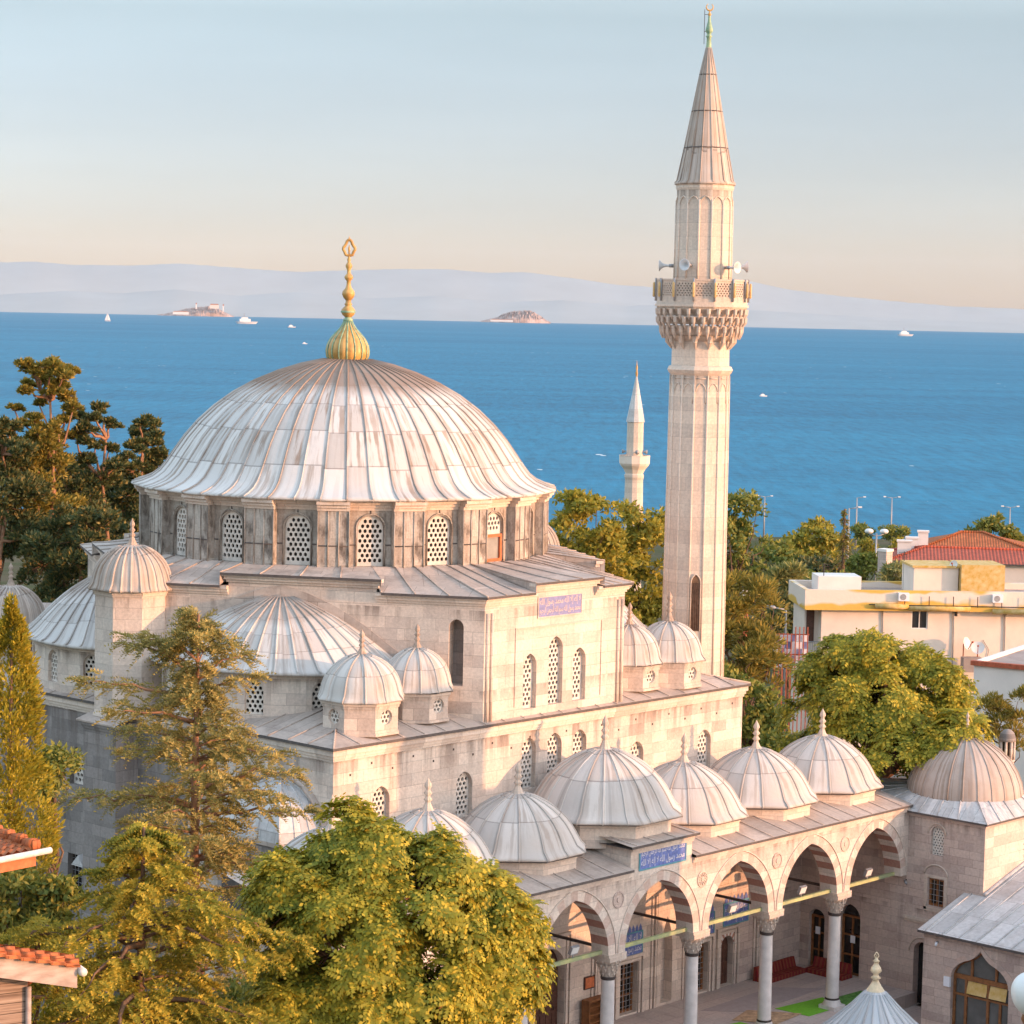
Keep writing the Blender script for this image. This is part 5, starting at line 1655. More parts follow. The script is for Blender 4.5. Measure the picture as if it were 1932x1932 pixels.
for p in ring0: mb.tube([Vector((*p, 7.54)), Vector((TC[0], TC[1], 8.1)).lerp(Vector((*p, 7.54)), .58) + Z * .02], .045, 5)
mb.build("roof", ["lead_roof_pale", "dark_lead"], tower)
td = dome_obj("dome", tower, (*TC, 8.05), [(2.36, -.02), (2.38, .06), (2.30, .5), (2.12, .95), (1.82, 1.4), (1.40, 1.78), (.95, 2.06), (.5, 2.28), (.16, 2.5), (.05, 2.6)], 24, "lead_tower", .03, 0, 0, 0, seg=72)
finial(td, 2.5, .85, .11)

wing = thing("courtyard_wing", "low stone courtyard wing with pale lead roof and ogee glazed arch, bottom right", "building", (0, 0, 0))
WX, WY0 = 13.0, -19.86
mb = MB()
def ogee(cx, a, z0, zs, rise, n=10):
    right = []
    for i in range(n + 1):
        t = i / n
        if t < .55:
            th = t / .55 * R_(62); x = a * (1 - (1 - math.cos(th)) * 1.0); z = zs + rise * .62 * math.sin(th) / math.sin(R_(62))
        else:
            q = (t - .55) / .45; x0 = a * math.cos(R_(62))
            x = x0 * (1 - q); z = zs + rise * (.62 + .38 * (q ** 1.9 * .75 + q * .25))
        right.append((x, z))
    return [(cx - a, z0), (cx + a, z0)] + [(cx + x, z) for x, z in right] + [(cx - x, z) for x, z in right[-2::-1]]
ogs = [ogee(22.48, 1.30, -.55, 1.9, 1.28), ogee(26.6, 1.30, -.55, 1.9, 1.28), ogee(30.7, 1.30, -.55, 1.9, 1.28), ogee(34.8, 1.3, -.55, 1.9, 1.28)]
WEND = 37.0
mb.panel((WX, 0, 0), LX, [(-WY0, -.6), (WEND, -.6), (WEND, 3.50), (-WY0, 3.50)], ogs, .35, 0)
mb.panel((0, WY0, 0), -FX, [(-16, -.6), (-WX, -.6), (-WX, 3.5), (-16, 4.4)], (), 0, 0)
mb.box(20.5, 20.9, -WEND, WY0 - .9, -.6, 5.5)
mb.panel((WX, -WEND, 0), FX, [(0, -.6), (8, -.6), (8, 5.6), (0, 3.5)], (), 0, 0)
mb.build("wall", "limestone_pink", wing)
for i, og in enumerate(ogs):
    m2 = MB()                    # joggled arch stones round the opening
    inn = og[2:]; cx = (og[0][0] + og[1][0]) / 2
    out = [(cx + (x - cx) * 1.24, 1.9 + (z - 1.9) * 1.20) for x, z in inn]
    for k in range(len(inn) - 1):
        A, B, C_, D_ = inn[k], out[k], out[k + 1], inn[k + 1]
        P = [Vector((WX - .035, -p[0], p[1])) for p in (A, B, C_, D_)]
        Q = [p + Vector((.033, 0, 0)) for p in P]
        m2.add(P + Q, [(0, 1, 2, 3), (0, 4, 5, 1), (1, 5, 6, 2), (2, 6, 7, 3), (3, 7, 4, 0)], (k // 2) % 2)
    m2.build("arch", ["limestone_pink", "voussoir_pink"], wing)
    cx = (og[0][0] + og[1][0]) / 2
    # glazed wooden screen
    m3 = MB()
    def bar(y0, y1, z0, z1): m3.obox((WX, 0, 0), LX, Vector((1, 0, 0)), y0, y1, .18, .28, z0, z1)
    bar(cx - 1.3, cx + 1.3, 1.88, 2.06)
    for y in (cx - .48, cx + .62): bar(y - .05, y + .05, 2.06, 2.9)
    for y in (cx - 1.25, cx - .72, cx + .28, cx + 1.25): bar(y - .055, y + .055, -.55, 1.88)
    for za, zb in ((-.55, -.1), (1.22, 1.30)):
        for ya, yb in ((cx - 1.195, cx - .775), (cx - .665, cx + .225), (cx + .335, cx + 1.195)): bar(ya, yb, za, zb)
    bar(cx + .78, cx + .88, -.1, 1.22)
    pts = [Vector((WX + .23, -p[0], p[1])) for p in og[2:]]
    m3.tube(pts, .06, 5)
    sc = m3.build("glazed_screen", "wood_frame", wing)
    m4 = MB(); m4.add([Vector((WX + .25, -p[0], p[1])) for p in og], [tuple(range(len(og)))]); m4.build("pane", "pane_glass", sc)
    if i == 0:
        for y0, y1 in ((cx - .66, cx + .22), (cx + .34, cx + 1.1)):
            m5 = MB(); P = [Vector((WX + .12, -y0, 1.36)), Vector((WX + .12, -y1, 1.36)), Vector((WX + .24, -y1, 1.84)), Vector((WX + .24, -y0, 1.84))]
            m5.add(P + [p + Vector((.02, 0, .01)) for p in P], [(0, 1, 2, 3), (7, 6, 5, 4), (0, 4, 5, 1), (1, 5, 6, 2), (2, 6, 7, 3), (3, 7, 4, 0)])
            m5.build("open_vent", "foam_yellow", sc)
mb = MB()
x0, x1 = WX - .32, 20.7
z0, sl_ = 3.60, .285
def wz(x): return z0 + (x - x0) * sl_
ya, yb = WY0 + .1, -WEND - .2
mb.quad((x0, yb, z0), (TX0 + .01, yb, wz(TX0)), (TX0 + .01, ya, wz(TX0)), (x0, ya, z0))
mb.quad((TX0 + .01, yb, wz(TX0)), (x1, yb, wz(x1)), (x1, TY0 - .01, wz(x1)), (TX0 + .01, TY0 - .01, wz(TX0)))
mb.quad((x0, ya, z0 - .1), (x0, yb, z0 - .1), (x0, yb, z0), (x0, ya, z0), 1)
mb.quad((x0, ya, z0 - .1), (x0, ya, z0), (TX0, ya, wz(TX0)), (TX0, ya, wz(TX0) - .1), 1)
mb.quad((x0, yb, z0 - .1), (x0, ya, z0 - .1), (x1, ya, wz(x1) - .35), (x1, yb, wz(x1) - .35), 1)
k = ya - .35
while k > yb:
    xe = TX0 if k > TY0 else x1
    mb.tube([(x0 + .02, k, z0 + .02), (xe, k, wz(xe) + .02)], .03, 5); k -= .78
mb.tube([(TX0, TY0 - .05, wz(TX0) + .05), (x1, TY0 - .05, wz(x1) + .05)], .09, 6, 0)
mb.build("roof", ["lead_roof_pale", "dark_lead"], wing)
m2 = MB(); m2.obox((WX, -21.05, 1.72), LX, Vector((-1, 0, 0)), -.14, .14, .004, .12, -.19, .19)
tag(m2.build("electric_box", "paper"), "small white box on the wall beside the ogee arch", "box")
cm = thing("security_camera", "small white security camera under the low lead eave", "camera", (WX, -20.5, 3.2))
m2 = MB(); m2.tube([(-.05, 0, 0), (-.30, -.12, -.07)], .055, 8); m2.build("body", "paper", cm)
m2 = MB(); m2.tube([(0, 0, 0), (-.1, -.02, 0)], .025, 6); m2.build("bracket", "metal_grey", cm)
cm2 = thing("security_camera", "tiny dark camera on the pink wall right of the last arch", "camera", (TX0, -16.98, 4.55))
m2 = MB(); m2.tube([(-.06, .05, 0), (-.24, -.16, -.05)], .05, 8); m2.build("body", "metal_grey", cm2)
m2 = MB(); m2.tube([(-.004, 0, .06), (-.1, 0, .0)], .02, 6); m2.build("bracket", "iron", cm2)

fo = thing("fountain_pavilion", "conical blue grey lead roof of the courtyard fountain with gilt finial", "fountain", (-1.57, -27.5, -.55))
sp_ = dome_obj("roof", fo, (0, 0, 0), [(3.6, 3.35), (3.75, 3.37), (3.76, 3.46), (3.0, 3.78), (2.2, 4.25), (1.45, 4.85), (.8, 5.45), (.36, 5.92), (.17, 6.14)], 24, "lead_cone", .035, 3, 12, 0, seg=72)
mb = MB()
mb.lathe([(.30, 6.0), (.22, 6.12), (.11, 6.30), (.085, 6.36), (.17, 6.42), (.09, 6.50), (.09, 6.55), (.19, 6.66), (.16, 6.76), (.08, 6.88), (.07, 6.95), (.12, 6.98), (.05, 7.05), (.03, 7.12)], 16)
alem(mb, Vector((0, 0, 7.08)), .11, SIDE)
mb.build("finial", "pale_brass", sp_)
for k in range(12):
    a = 2 * PI * k / 12
    m2 = MB(); m2.lathe([(.16, 0), (.14, .2), (.12, .3), (.11, 2.5), (.2, 2.8), (.2, 3.36)], 10, (2.9 * math.cos(a), 2.9 * math.sin(a))); m2.build("column", "marble", fo)
mb = MB(); mb.lathe([(1.9, 0), (1.9, 1.2), (1.7, 1.25), (.01, 1.25)], 12, smooth=False); mb.build("basin", "marble", fo)
# the far side of the courtyard (north wing and lecture hall), which shades the yard
nw = thing("north_wing", "low domed cell range closing the courtyard opposite the mosque", "building", (0, 0, 0))
mb = MB(); mb.box(10.5, 32, -44.0, -38.6, -1.0, 6.6); mb.box(-26, 3.8, -44.0, -38.6, -1.0, 6.3); mb.build("wall", "limestone_pink", nw)
mb = MB(); mb.box(10.5, 32.2, -44.2, -38.4, 6.6, 6.75); mb.box(-26.2, 3.8, -44.2, -38.4, 6.3, 6.45); mb.build("roof", "lead_roof", nw)
for x in (13, 17.5, 22, 26.5, -3, -7.5, -12, -16.5, -21):
    dome_obj("dome", nw, (x, -41.3, 6.6 if x > 0 else 6.3), prof_dome(1.95, 1.8, 1.5), 16, "lead_small", .035, 2, 8, PHO, polyph=PHO)
lh = thing("lecture_hall", "square domed lecture hall over the courtyard gate opposite the mosque", "building", (7.15, -42.8, 0))
mb = MB(); mb.box(-3.3, 3.3, -3.3, 3.3, -1, 14.0); mb.build("wall", "limestone_pink", lh)
mb = MB(); mb.box(-3.5, 3.5, -3.5, 3.5, 14.0, 14.2); mb.build("cornice", "lead_roof", lh)
mb = MB(); mb.lathe([(2.05, 14.2), (2.05, 16.9)], 12, (-.3, 0), smooth=False); mb.build("drum", "limestone_pink", lh)
ld = dome_obj("dome", lh, (-.3, 0, 16.9), prof_dome(2.2, 2.0, 1.8), 24, "lead_small", .04, 2, 12)
finial(ld, 1.7, 1.0, .15)

# ---- things in the porch
def seat_mattress(cx, cy, L, W, rz, label):
    t = thing("floor_mattress", label, "mattress", (cx, cy, 0), rz, "kilim floor seats in the porch corner")
    mb = MB()
    n = 10
    for i in range(n):
        x0_, x1_ = -L / 2 + L * i / n, -L / 2 + L * (i + 1) / n
        mb.obox((0, 0, 0), FX, Vector((0, 1, 0)), x0_, x1_, -W / 2, W / 2, .005, .20 - .015 * (i % 2))
    mb.build("mattress", "kilim_red", t)
    mb = MB()
    for i in range(3):
        x0_, x1_ = -L / 2 + L * i / 3 + .02, -L / 2 + L * (i + 1) / 3 - .02
        P = [(x0_, W / 2 - .24, .205), (x1_, W / 2 - .24, .205), (x1_, W / 2 - .02, .205), (x0_, W / 2 - .02, .205), (x0_, W / 2 - .12, .60), (x1_, W / 2 - .12, .60), (x1_, W / 2 + .0, .58), (x0_, W / 2 + .0, .58)]
        mb.add(P, [(0, 3, 2, 1), (4, 5, 6, 7), (0, 1, 5, 4), (1, 2, 6, 5), (2, 3, 7, 6), (3, 0, 4, 7)])
        mb.build
    mb.build("back_cushion", "kilim_red", t)
seat_mattress(13.75, -12.35, 2.7, .75, 0, "striped red kilim floor seat along the mosque wall, left one of two")
seat_mattress(15.5, -13.6, 1.9, .75, -PI / 2, "striped red kilim floor seat turned along the side wall, right one of two")
def mat(name, pts, mname, label, z=.004, cat="mat", kindl=None):
    mb = MB()
    mb.prism(pts, z, z + .012, 0, True)
    o = mb.build(name, mname); tag(o, label, cat); return o
mat("floor_covering", [(7.3, -13.25), (12.2, -13.1), (13.6, -14.7), (8.7, -14.75)], "felt_grey", "large pale grey felt covering on the porch floor", .002)
mat("prayer_mat", [(9.75, -15.1), (12.5, -15.45), (11.7, -16.75), (9.85, -16.7)], "green_mat", "bright lime green mat beside the column base")
mat("prayer_mat", [(12.3, -15.8), (14.5, -15.95), (14.5, -16.75), (12.0, -16.8)], "dark_green_mat", "patterned darker green mat right of the last column")
mat("prayer_mat", [(5.4, -15.0), (7.2, -15.3), (7.3, -16.8), (5.2, -16.8)], "green_mat", "green mat at the bottom edge between two columns")
mat("kilim_rug", [(7.15, -14.95), (8.7, -14.5), (9.9, -16.3), (8.0, -16.5)], "kilim_sand", "crumpled sand and red kilim rug by the column", .02)
cb = thing("shoe_cabinet", "brown wooden shoe cabinet against the porch wall behind the left column", "cabinet", (2.25, -12.05, 0))
mb = MB(); mb.box(-.55, -.50, -.2, .2, 0, 1.2); mb.box(.50, .55, -.2, .2, 0, 1.2); mb.box(-.5, .5, .17, .2, 0, 1.2); mb.box(-.55, .55, -.2, .2, 1.2, 1.25); mb.build("carcass", "wood_frame", cb)
for z in (.05, .35, .65, .95):
    mb = MB(); mb.box(-.5, .5, -.18, .17, z, z + .03); mb.build("shelf", "wood_frame", cb)
def flood(x, lab, face=1):
    t = thing("floodlight", lab, "floodlight", (x, -16.66, 4.93), 0, "floodlights on the porch tie bars")
    mb = MB(); mb.tube([(0, 0, 0), (0, 0, .12)], .03, 6); mb.build("bracket", "metal_grey", t)
    mb = MB(); X = Vector((1, 0, 0)); 
    P = [Vector((sx_ * .20, dy, .12 + dz)) for sx_ in (-1, 1) for dy, dz in ((-.06, 0), (-.16, .30), (-.06, .34), (.06, .06))]
    mb.add(P, [(0, 1, 2, 3), (7, 6, 5, 4), (0, 4, 5, 1), (1, 5, 6, 2), (2, 6, 7, 3), (3, 7, 4, 0)]); h = mb.build("housing", "metal_grey", t)
    mb = MB(); mb.quad(P[0] + Vector((.02, -.006, .02)), P[4] + Vector((-.02, -.006, .02)), P[5] + Vector((-.02, -.006, -.02)), P[1] + Vector((.02, -.006, -.02))); mb.build("glass", "globe_white", h)
flood(-4.4, "square floodlight on the green tie bar, first full arch from the left")
flood(4.65, "square floodlight on the tie bar in front of the blue tile panels")
flood(9.1, "square floodlight on the tie bar second from the right")
flood(13.6, "small floodlight on the green bar of the rightmost arch")
for cx, cy, cz, X, o_, lab in ((10.72, None, 1.35, FX, (0, HY0 + .27, 0), "white paper notice on the dark wooden porch door"), (14.3, None, 1.55, LX, (TX0 + .18, 0, 0), "white paper notice on the arched glazed door behind the column"), (12.5, None, 1.6, LX, (TX0 + .18, 0, 0), "white paper notice on the corner door of the porch")):
    mb = MB(); N = Vector(X).cross(Z); mb.obox(o_, X, N, cx - .12, cx + .12, 0, .012, cz - .16, cz + .16)
    tag(mb.build("paper_notice", "paper"), lab, "notice", "paper notices on the porch doors")

# ---- globe lamp at the right edge
q = at(1949, 1876, 29.0)
gl = thing("globe_lamp", "big white globe lamp cut by the right edge of the picture", "lamp", (q.x, q.y, q.z))
mb = MB(); mb.lathe([(.255 * math.sin(PI * k / 16) * (1 - .10 * math.cos(PI * k / 16)), -.27 * math.cos(PI * k / 16)) for k in range(17)], 36); mb.build("globe", "globe_white", gl)
mb = MB(); mb.lathe([(.10, -.36), (.13, -.30), (.11, -.24)], 16); mb.tube([(.03, 0, -.34), (.03, 0, -28 + (28 - q.z - .6))], .05, 10); mb.build("post", "wood_frame", gl)

# ================================================================ houses at the lower left
def gable_roof_corner(): pass
# upper house: only the right end of its tiled hip shows; local X to the right along the eave, Y away
def left_house():
    q = at(70, 1604, 56)
    r = thing("tiled_house", "house corner with orange tiled roof and white gutter at the left edge", "house", (q.x, q.y, 0))
    zt = q.z
    ex = -(SIDE * .64 + VIEW * .77).normalized()      # eave: from the corner leftwards and nearer
    ey = (VIEW * .64 - SIDE * .77).normalized()       # up the slope: leftwards and away
    mb = MB()
    L, W, rise = 8.0, 4.0, .36
    P = lambda a, b, z: ex * a + ey * b + Z * (zt + z)
    n, rows_ = 34, 12
    for i in range(n):
        a0, a1 = L * i / n, L * (i + 1) / n
        for j in range(rows_):
            b0, b1 = W * j / rows_, W * (j + 1) / rows_
            z0_, z1_ = rise * j / rows_, rise * (j + 1) / rows_
            am = (a0 + a1) / 2
            mb.add([P(a0, b0, z0_ + .02), P(am, b0, z0_ + .09), P(a1, b0, z0_ + .02), P(a1, b1, z1_), P(am, b1, z1_ + .07), P(a0, b1, z1_)], [(0, 1, 4, 5), (1, 2, 3, 4)], 0, True)
    for k in range(9):
        t0, t1 = k / 9, (k + 1) / 9
        mb.tube([P(0.03, W * t0, rise * t0 + .13), P(.03, W * t1, rise * t1 + .07)], [.15, .11], 8, 0)
    mb.tube([P(-.02, W, rise + .05), P(L, W, rise + .05)], .13, 8, 0)
    mb.quad(P(0, W, rise), P(L, W, rise), P(L, W + 4, 0), P(0, W + 4, 0), 0)
    mb.build("roof", ["roof_tile"], r)
    m2 = MB()
    m2.obox((0, 0, zt), ex, ey, .12, L, .02, .10, -.36, -.03); m2.obox((0, 0, zt), ex, ey, .02, .12, .02, W + 4, -.36, -.03); m2.build("fascia", "orange_frame", r)
    m3 = MB(); m3.tube([P(-.30, -.11, -.03), P(L, -.11, -.03)], .075, 8); m3.build("gutter", "pvc_white", r)
    m4 = MB(); m4.obox((0, 0, 0), ex, ey, 1.9, L, 1.2, W + 3.5, -.6, zt - .3); m4.build("wall", "render_cream", r)
left_house()
def wood_house():
    q = at(148, 1826, 40)
    r = thing("timber_house", "grey weathered timber gable with red tiles at the bottom left corner", "house", (q.x, q.y, 0))
    zt = q.z
    ex = -(SIDE * .87 + VIEW * .49).normalized()          # along the verge, from its right end up to the left and nearer
    ey = (VIEW * .87 - SIDE * .49).normalized()
    L, up, DP = 5.0, .25, .45
    P = lambda a, b, z: ex * a + ey * b + Z * (zt + a * up + z)
    mb = MB()
    n = 20
    for i in range(n):
        a0, a1 = L * i / n, L * (i + 1) / n
        for (b0, b1, dz) in ((-.10, DP, 0),):
            mb.add([P(a0, b0, .03), P(a1, b0, .0), P(a1, b0, .05), P(a0, b0, .08), P(a0, b1, .03), P(a1, b1, .0), P(a1, b1, .05), P(a0, b1, .08)], [(0, 1, 2, 3), (3, 2, 6, 7), (0, 3, 7, 4), (1, 5, 6, 2)], 0)
        for b in (.02, .26):
            mb.tube([P(a0, b, .10), P(a1, b, .07)], [.065, .055], 6, 0)
    mb.quad(P(0, DP, .12), P(L, DP, .12), P(L, DP + 3, -1.4), P(0, DP + 3, -1.4), 0)
    mb.build("roof", "roof_tile", r)
    m2 = MB()
    m2.add([P(.02, 0, .02), P(L, 0, .02), P(L, 0, -.34), P(.02, 0, -.34), P(.02, .06, .02), P(L, .06, .02), P(L, .06, -.34), P(.02, .06, -.34)], [(0, 3, 2, 1), (4, 5, 6, 7), (0, 4, 7, 3), (3, 7, 6, 2)])
    m2.build("bargeboard", "pale_board", r)
    m3 = MB(); m3.tube([P(-.06, -.08, -.05), P(-.06, DP, -.05)], .07, 8); m3.build("gutter", "pvc_white", r)
    m4 = MB()
    e0 = .72
    a0 = ex * e0 + ey * .40; a1 = ex * L + ey * .40; b0 = ex * e0 + ey * 4
    m4.add([Vector((*a0.xy, -.6)), Vector((*a1.xy, -.6)), Vector((*a1.xy, zt + L * up - .05)), Vector((*a0.xy, zt + e0 * up - .05))], [(0, 3, 2, 1)])
    m4.add([Vector((*a0.xy, -.6)), Vector((*b0.xy, -.6)), Vector((*b0.xy, zt + e0 * up - .3)), Vector((*a0.xy, zt + e0 * up - .05))], [(0, 1, 2, 3)])
    m4.build("wall", "siding", r)
    m5 = MB(); m5.tube([Vector((*(a0 - ey * .04).xy, zt - 9)), Vector((*(a0 - ey * .04).xy, zt + e0 * up - .5))], .05, 6); m5.build("corner_board", "pale_board", r)
    m6 = MB()
    m6.add([P(.1, .07, -.06), P(L, .07, -.06), P(L, .42, -.06), P(.1, .42, -.06)], [(0, 1, 2, 3)])
    m6.build("soffit", "siding", r)
g = NG("pale_board")
f = g.noise(g.mapping(g.pos(), (2, 2, 6)), 1.5, 5)
g.base(g.ramp(f, [(.3, (.34, .26, .22)), (.7, (.56, .46, .41))]), .85, .2); g.bump(f, .3, .03)
wood_house()

# ================================================================ the town behind, right
def apartment():
    q = at(1528.8, 1112.2, 150)
    r = thing("apartment_block", "cream flat roofed apartment block with yellow foam patches on its parapet", "building", (q.x, q.y, 0))
    zt = q.z
    th = R_(-4)
    ex = (SIDE * math.cos(th) - VIEW * math.sin(th)).normalized()      # facade, to the right and a little nearer
    ey = Vector((-ex.y, ex.x, 0))
    S = 150 / F
    base = gz(150) - .3
    def ob(m, x0, x1, y0, y1, z0, z1, mt=0): m.obox((0, 0, 0), ex, ey, x0, x1, y0, y1, z0, z1, mt)
    zb = zt - (1147 - 1112) * S                       # underside of the parapet band
    W_ = 24.0
    wx0, wx1 = (1727.6 - 1528.8) * S, (1759.5 - 1528.8) * S
    wz0, wz1 = zt - (1194 - 1119) * S, zt - (1156 - 1119) * S
    mb = MB()
    hole = [(wx0, wz0), (wx1, wz0), (wx1, wz1), (wx0, wz1)]
    sm1 = [(10.1 + .0, wz1 - .55), (10.35, wz1 - .55), (10.35, wz1 - .25), (10.1, wz1 - .25)]
    x_s = (1812 - 1528.8) * S; x_t = (1908 - 1528.8) * S
    small = [[(x - .14, z - .16), (x + .14, z - .16), (x + .14, z + .16), (x - .14, z + .16)] for x, z in ((x_s, zt - (1163.5 - 1119) * S), (x_t, zt - (1161.5 - 1120) * S))]
    mb.panel(ey * .55, ex, [(.85, base), (W_, base), (W_, zb), (.85, zb)], [hole] + small, .22)
    ob(mb, .85, 1.05, .75, 5.3, base, zb); ob(mb, .85, W_, 5.1, 5.3, base, zb)
    ob(mb, .0, .85, 1.6, 5.3, base, zb - .003)
    mb.build("wall", "render_cream", r)
    m2 = MB()
    ob(m2, -.3, W_, 0, .28, zb, zt); ob(m2, -.3, 0.0, .28, 5.6, zb, zt - .02); ob(m2, 0, W_, 5.3, 5.6, zb, zt - .02)
    ob(m2, -.28, W_, .0, 5.6, zb - .12, zb - .003)
    m2.build("parapet", "parapet_foam", r)
    m3 = MB(); ob(m3, 0, W_, .28, 5.3, zt - .5, zt - .42); m3.build("roof", "roof_felt", r)
    # roof volumes
    def vol(u0, u1, v0, v1, y0, dy, mt, nm, cap=None):
        m = MB(); ob(m, (u0 - 1528.8) * S, (u1 - 1528.8) * S, y0, y0 + dy, zt - .42, zt + (1114 - v0) * S * (1 + y0 / 150) - .02 + 0)
        o_ = m.build(nm, mt, r)
        if cap:
            m = MB(); ob(m, (u0 - 1528.8) * S - .12, (u1 - 1528.8) * S + .12, y0 - .12, y0 + dy + .1, zt + (1114 - v0) * S * (1 + y0 / 150) - .015, zt + (1114 - v0) * S * (1 + y0 / 150) + .12)
            m.build("coping", cap, o_)
        return o_
    vol(1560, 1643, 1097, 1110, 2.6, 2.2, "render_white", "stair_head")
    vol(1736, 1822, 1074, 1112, 1.4, 3.2, "render_cream", "roof_room", "foam_yellow")
    vol(1824, 1908, 1066, 1116, .9, 3.0, "foam_yellow", "roof_tank_room", None)
    m4 = MB()
    for (u0, u1, v) in ((1652, 1716, 1146), (1716, 1835, 1149), (1878, 2100, 1154)):
        m4.tube([ex * ((u0 - 1528.8) * S) - ey * .12 + Z * (zt - (v - 1117) * S), ex * ((u1 - 1528.8) * S) - ey * .12 + Z * (zt - (v - 1117) * S - .02)], .17, 8)
    m4.build("pipe", "foam_yellow", r)
    m5 = MB()
    m5.tube([ex * 3.6 - ey * .2 + Z * (zt - .85), ex * W_ - ey * .2 + Z * (zt - .98)], .03, 5)
    for k in range(7): m5.tube([ex * (5.8 + k * 1.5) - ey * .2 + Z * (zt - .3), ex * (5.8 + k * 1.5) - ey * .2 + Z * (zt - .95)], .03, 5)
    m5.build("cable", "iron", r)
    m6 = MB()
    for k, x in enumerate((4.6, 9.0, 12.2, 17.5)):
        m6.tube([ex * x + ey * .48 + Z * (zb - .1), ex * (x + .05) + ey * .48 + Z * (zb - 1.2), ex * x + ey * .48 + Z * base], .045, 5)
    m6.tube([ex * 10.9 + ey * .5 + Z * (zb - 1.9), ex * 11.3 + ey * .5 + Z * (zb - 2.5), ex * 11.1 + ey * .5 + Z * (zb - 3.6)], .02, 4)
    m6.tube([ex * 11.9 + ey * .45 + Z * (zb - 3.1), ex * 16 + ey * .45 + Z * (zb - 3.15)], .03, 4)
    m6.build("downpipe", "metal_grey", r)
    for x, y, hgt in ((1.4, 3.0, 1.3), (6.7, 4.2, 2.0), (14.8, 4.0, 2.2)):
        m7 = MB()
        m7.tube([ex * x + ey * y + Z * (zt - .5), ex * x + ey * y + Z * (zt + hgt)], .03, 5)
        for q_ in range(3): m7.tube([ex * (x - .35) + ey * y + Z * (zt + hgt - .15 * q_ - .05), ex * (x + .35) + ey * y + Z * (zt + hgt - .15 * q_ - .05)], .015, 4)
        m7.build("aerial", "iron", r)
    fr = framed(r, ey * .55, ex, (wx0 + wx1) / 2, wx1 - wx0, wz0, wz1, .12, 2, 1, "white_paint", "pane_dark", "window", False, .07)
    for (x, z) in ((x_s, zt - (1163.5 - 1119) * S), (x_t, zt - (1161.5 - 1120) * S)):
        m = MB(); ob(m, x - .14, x + .14, .72, .76, z - .16, z + .16); m.build("vent", "pane_dark", r)
    # recessed balcony door at the left end
    m = MB(); ob(m, .12, .60, 1.54, 1.585, zb - 2.3, zb - .25); m.build("door", "dark_wood", r)
    m = MB()
    for k in range(9): ob(m, -.28 + k * .14, -.26 + k * .14, 1.0, 1.02, zb - 3.2, zb - 2.2)
    ob(m, -.3, .88, .99, 1.03, zb - 2.22, zb - 2.17); m.build("railing", "metal_grey", r)
    def ac(u, v, lab):
        x = (u - 1528.8) * S; z = zt - (v - 1116) * S
        t = thing("air_conditioner", lab, "air conditioner", q.xyz * 1.0, 0, "air conditioner units on the cream parapet")
        t.location = (q.x, q.y, 0)
        m = MB(); ob(m, x - .32, x + .32, -.34, -.02, z - .24, z + .24); m.build("case", "paper", t)
        m = MB(); c = ex * (x - .06) - ey * .35 + Z * z
        n = 18
        m.add([c + ex * (.19 * math.cos(2 * PI * k / n)) + Z * (.19 * math.sin(2 * PI * k / n)) for k in range(n)] , [tuple(range(n))]); m.build("fan", "metal_grey", t)
    ac(1706, 1127, "air conditioner unit under the roof room, left one of the two")
    ac(1886, 1128, "air conditioner unit under the yellow tank room, right one of the two")
    def dish(u, v, rad, lab, tilt=0.0, depth=-.4):
        x = (u - 1528.8) * S; z = zt - (v - 1116) * S
        t = thing("satellite_dish", lab, "satellite dish", (q.x, q.y, 0), 0, "satellite dishes on the cream block")
        c = ex * x + ey * depth + Z * z
        nrm = (-ey * .85 + ex * tilt + Z * .35).normalized()
        a = nrm.cross(Z).normalized(); b = nrm.cross(a)
        m = MB(); n = 20; vs = [c - nrm * .10]; fs = []
        for rr in (.5, 1.0):
            for k in range(n): vs.append(c + (a * math.cos(2 * PI * k / n) + b * math.sin(2 * PI * k / n)) * rad * rr - nrm * (.10 * (1 - rr * rr)))
        fs += [(0, 1 + k, 1 + (k + 1) % n) for k in range(n)] + [(1 + k, 1 + n + k, 1 + n + (k + 1) % n, 1 + (k + 1) % n) for k in range(n)]
        m.add(vs, fs, 0, True); m.build("reflector", "globe_white", t)
        m = MB(); m.tube([c - b * rad * -.9, c + nrm * rad * .9], .025, 5); m.tube([c + nrm * (rad * .85), c + nrm * (rad * 1.1)], .06, 6)
        m.tube([c - nrm * .1, c - nrm * .25, c - nrm * .25 - Z * (rad + .35)], .035, 5); m.build("arm", "rust_red", t)
    dish(1829, 1213, .40, "pale satellite dish turned aside, left of the pair above the tree", .9)
    dish(1850, 1221, .40, "pale satellite dish facing the viewer, right of the pair above the tree", -.2)
    dish(1812, 1069, .26, "small satellite dish at the corner of the yellow roof room", -.7, 1.4)
    m = MB()
    x = (1838 - 1528.8) * S; z = zt - (1239 - 1116) * S
    ob(m, x - .55, x + .62, -.75, .0, z - .9, z - .02); m.build("chimney_box", "roof_felt", r)
    return r, ex, ey, q, zt, S
g = NG("parapet_foam")              # sprayed foam patches along the parapet's edges
sx = g.n("ShaderNodeSeparateXYZ"); g.l(g.obj(), sx.inputs[0])
zq_ = at(1528.8, 1112.2, 150).z
hz_ = g.math('DIVIDE', g.math('SUBTRACT', zq_, sx.outputs[2]), 1.13)
f = g.noise(g.mapping(g.obj(), (.22, .22, .5)), 1.0, 3)
edge = g.math('MAXIMUM', g.math('MULTIPLY', g.math('SUBTRACT', hz_, 0.55), 1.1), g.math('MULTIPLY', g.math('SUBTRACT', 0.12, hz_), 1.5))
m_ = g.ramp(g.math('ADD', f, g.math('MULTIPLY', edge, 0.45)), [(.55, 0.0), (.63, 1.0)])
c = g.mix(m_, (0.74, 0.63, 0.54), (0.66, 0.42, 0.10))
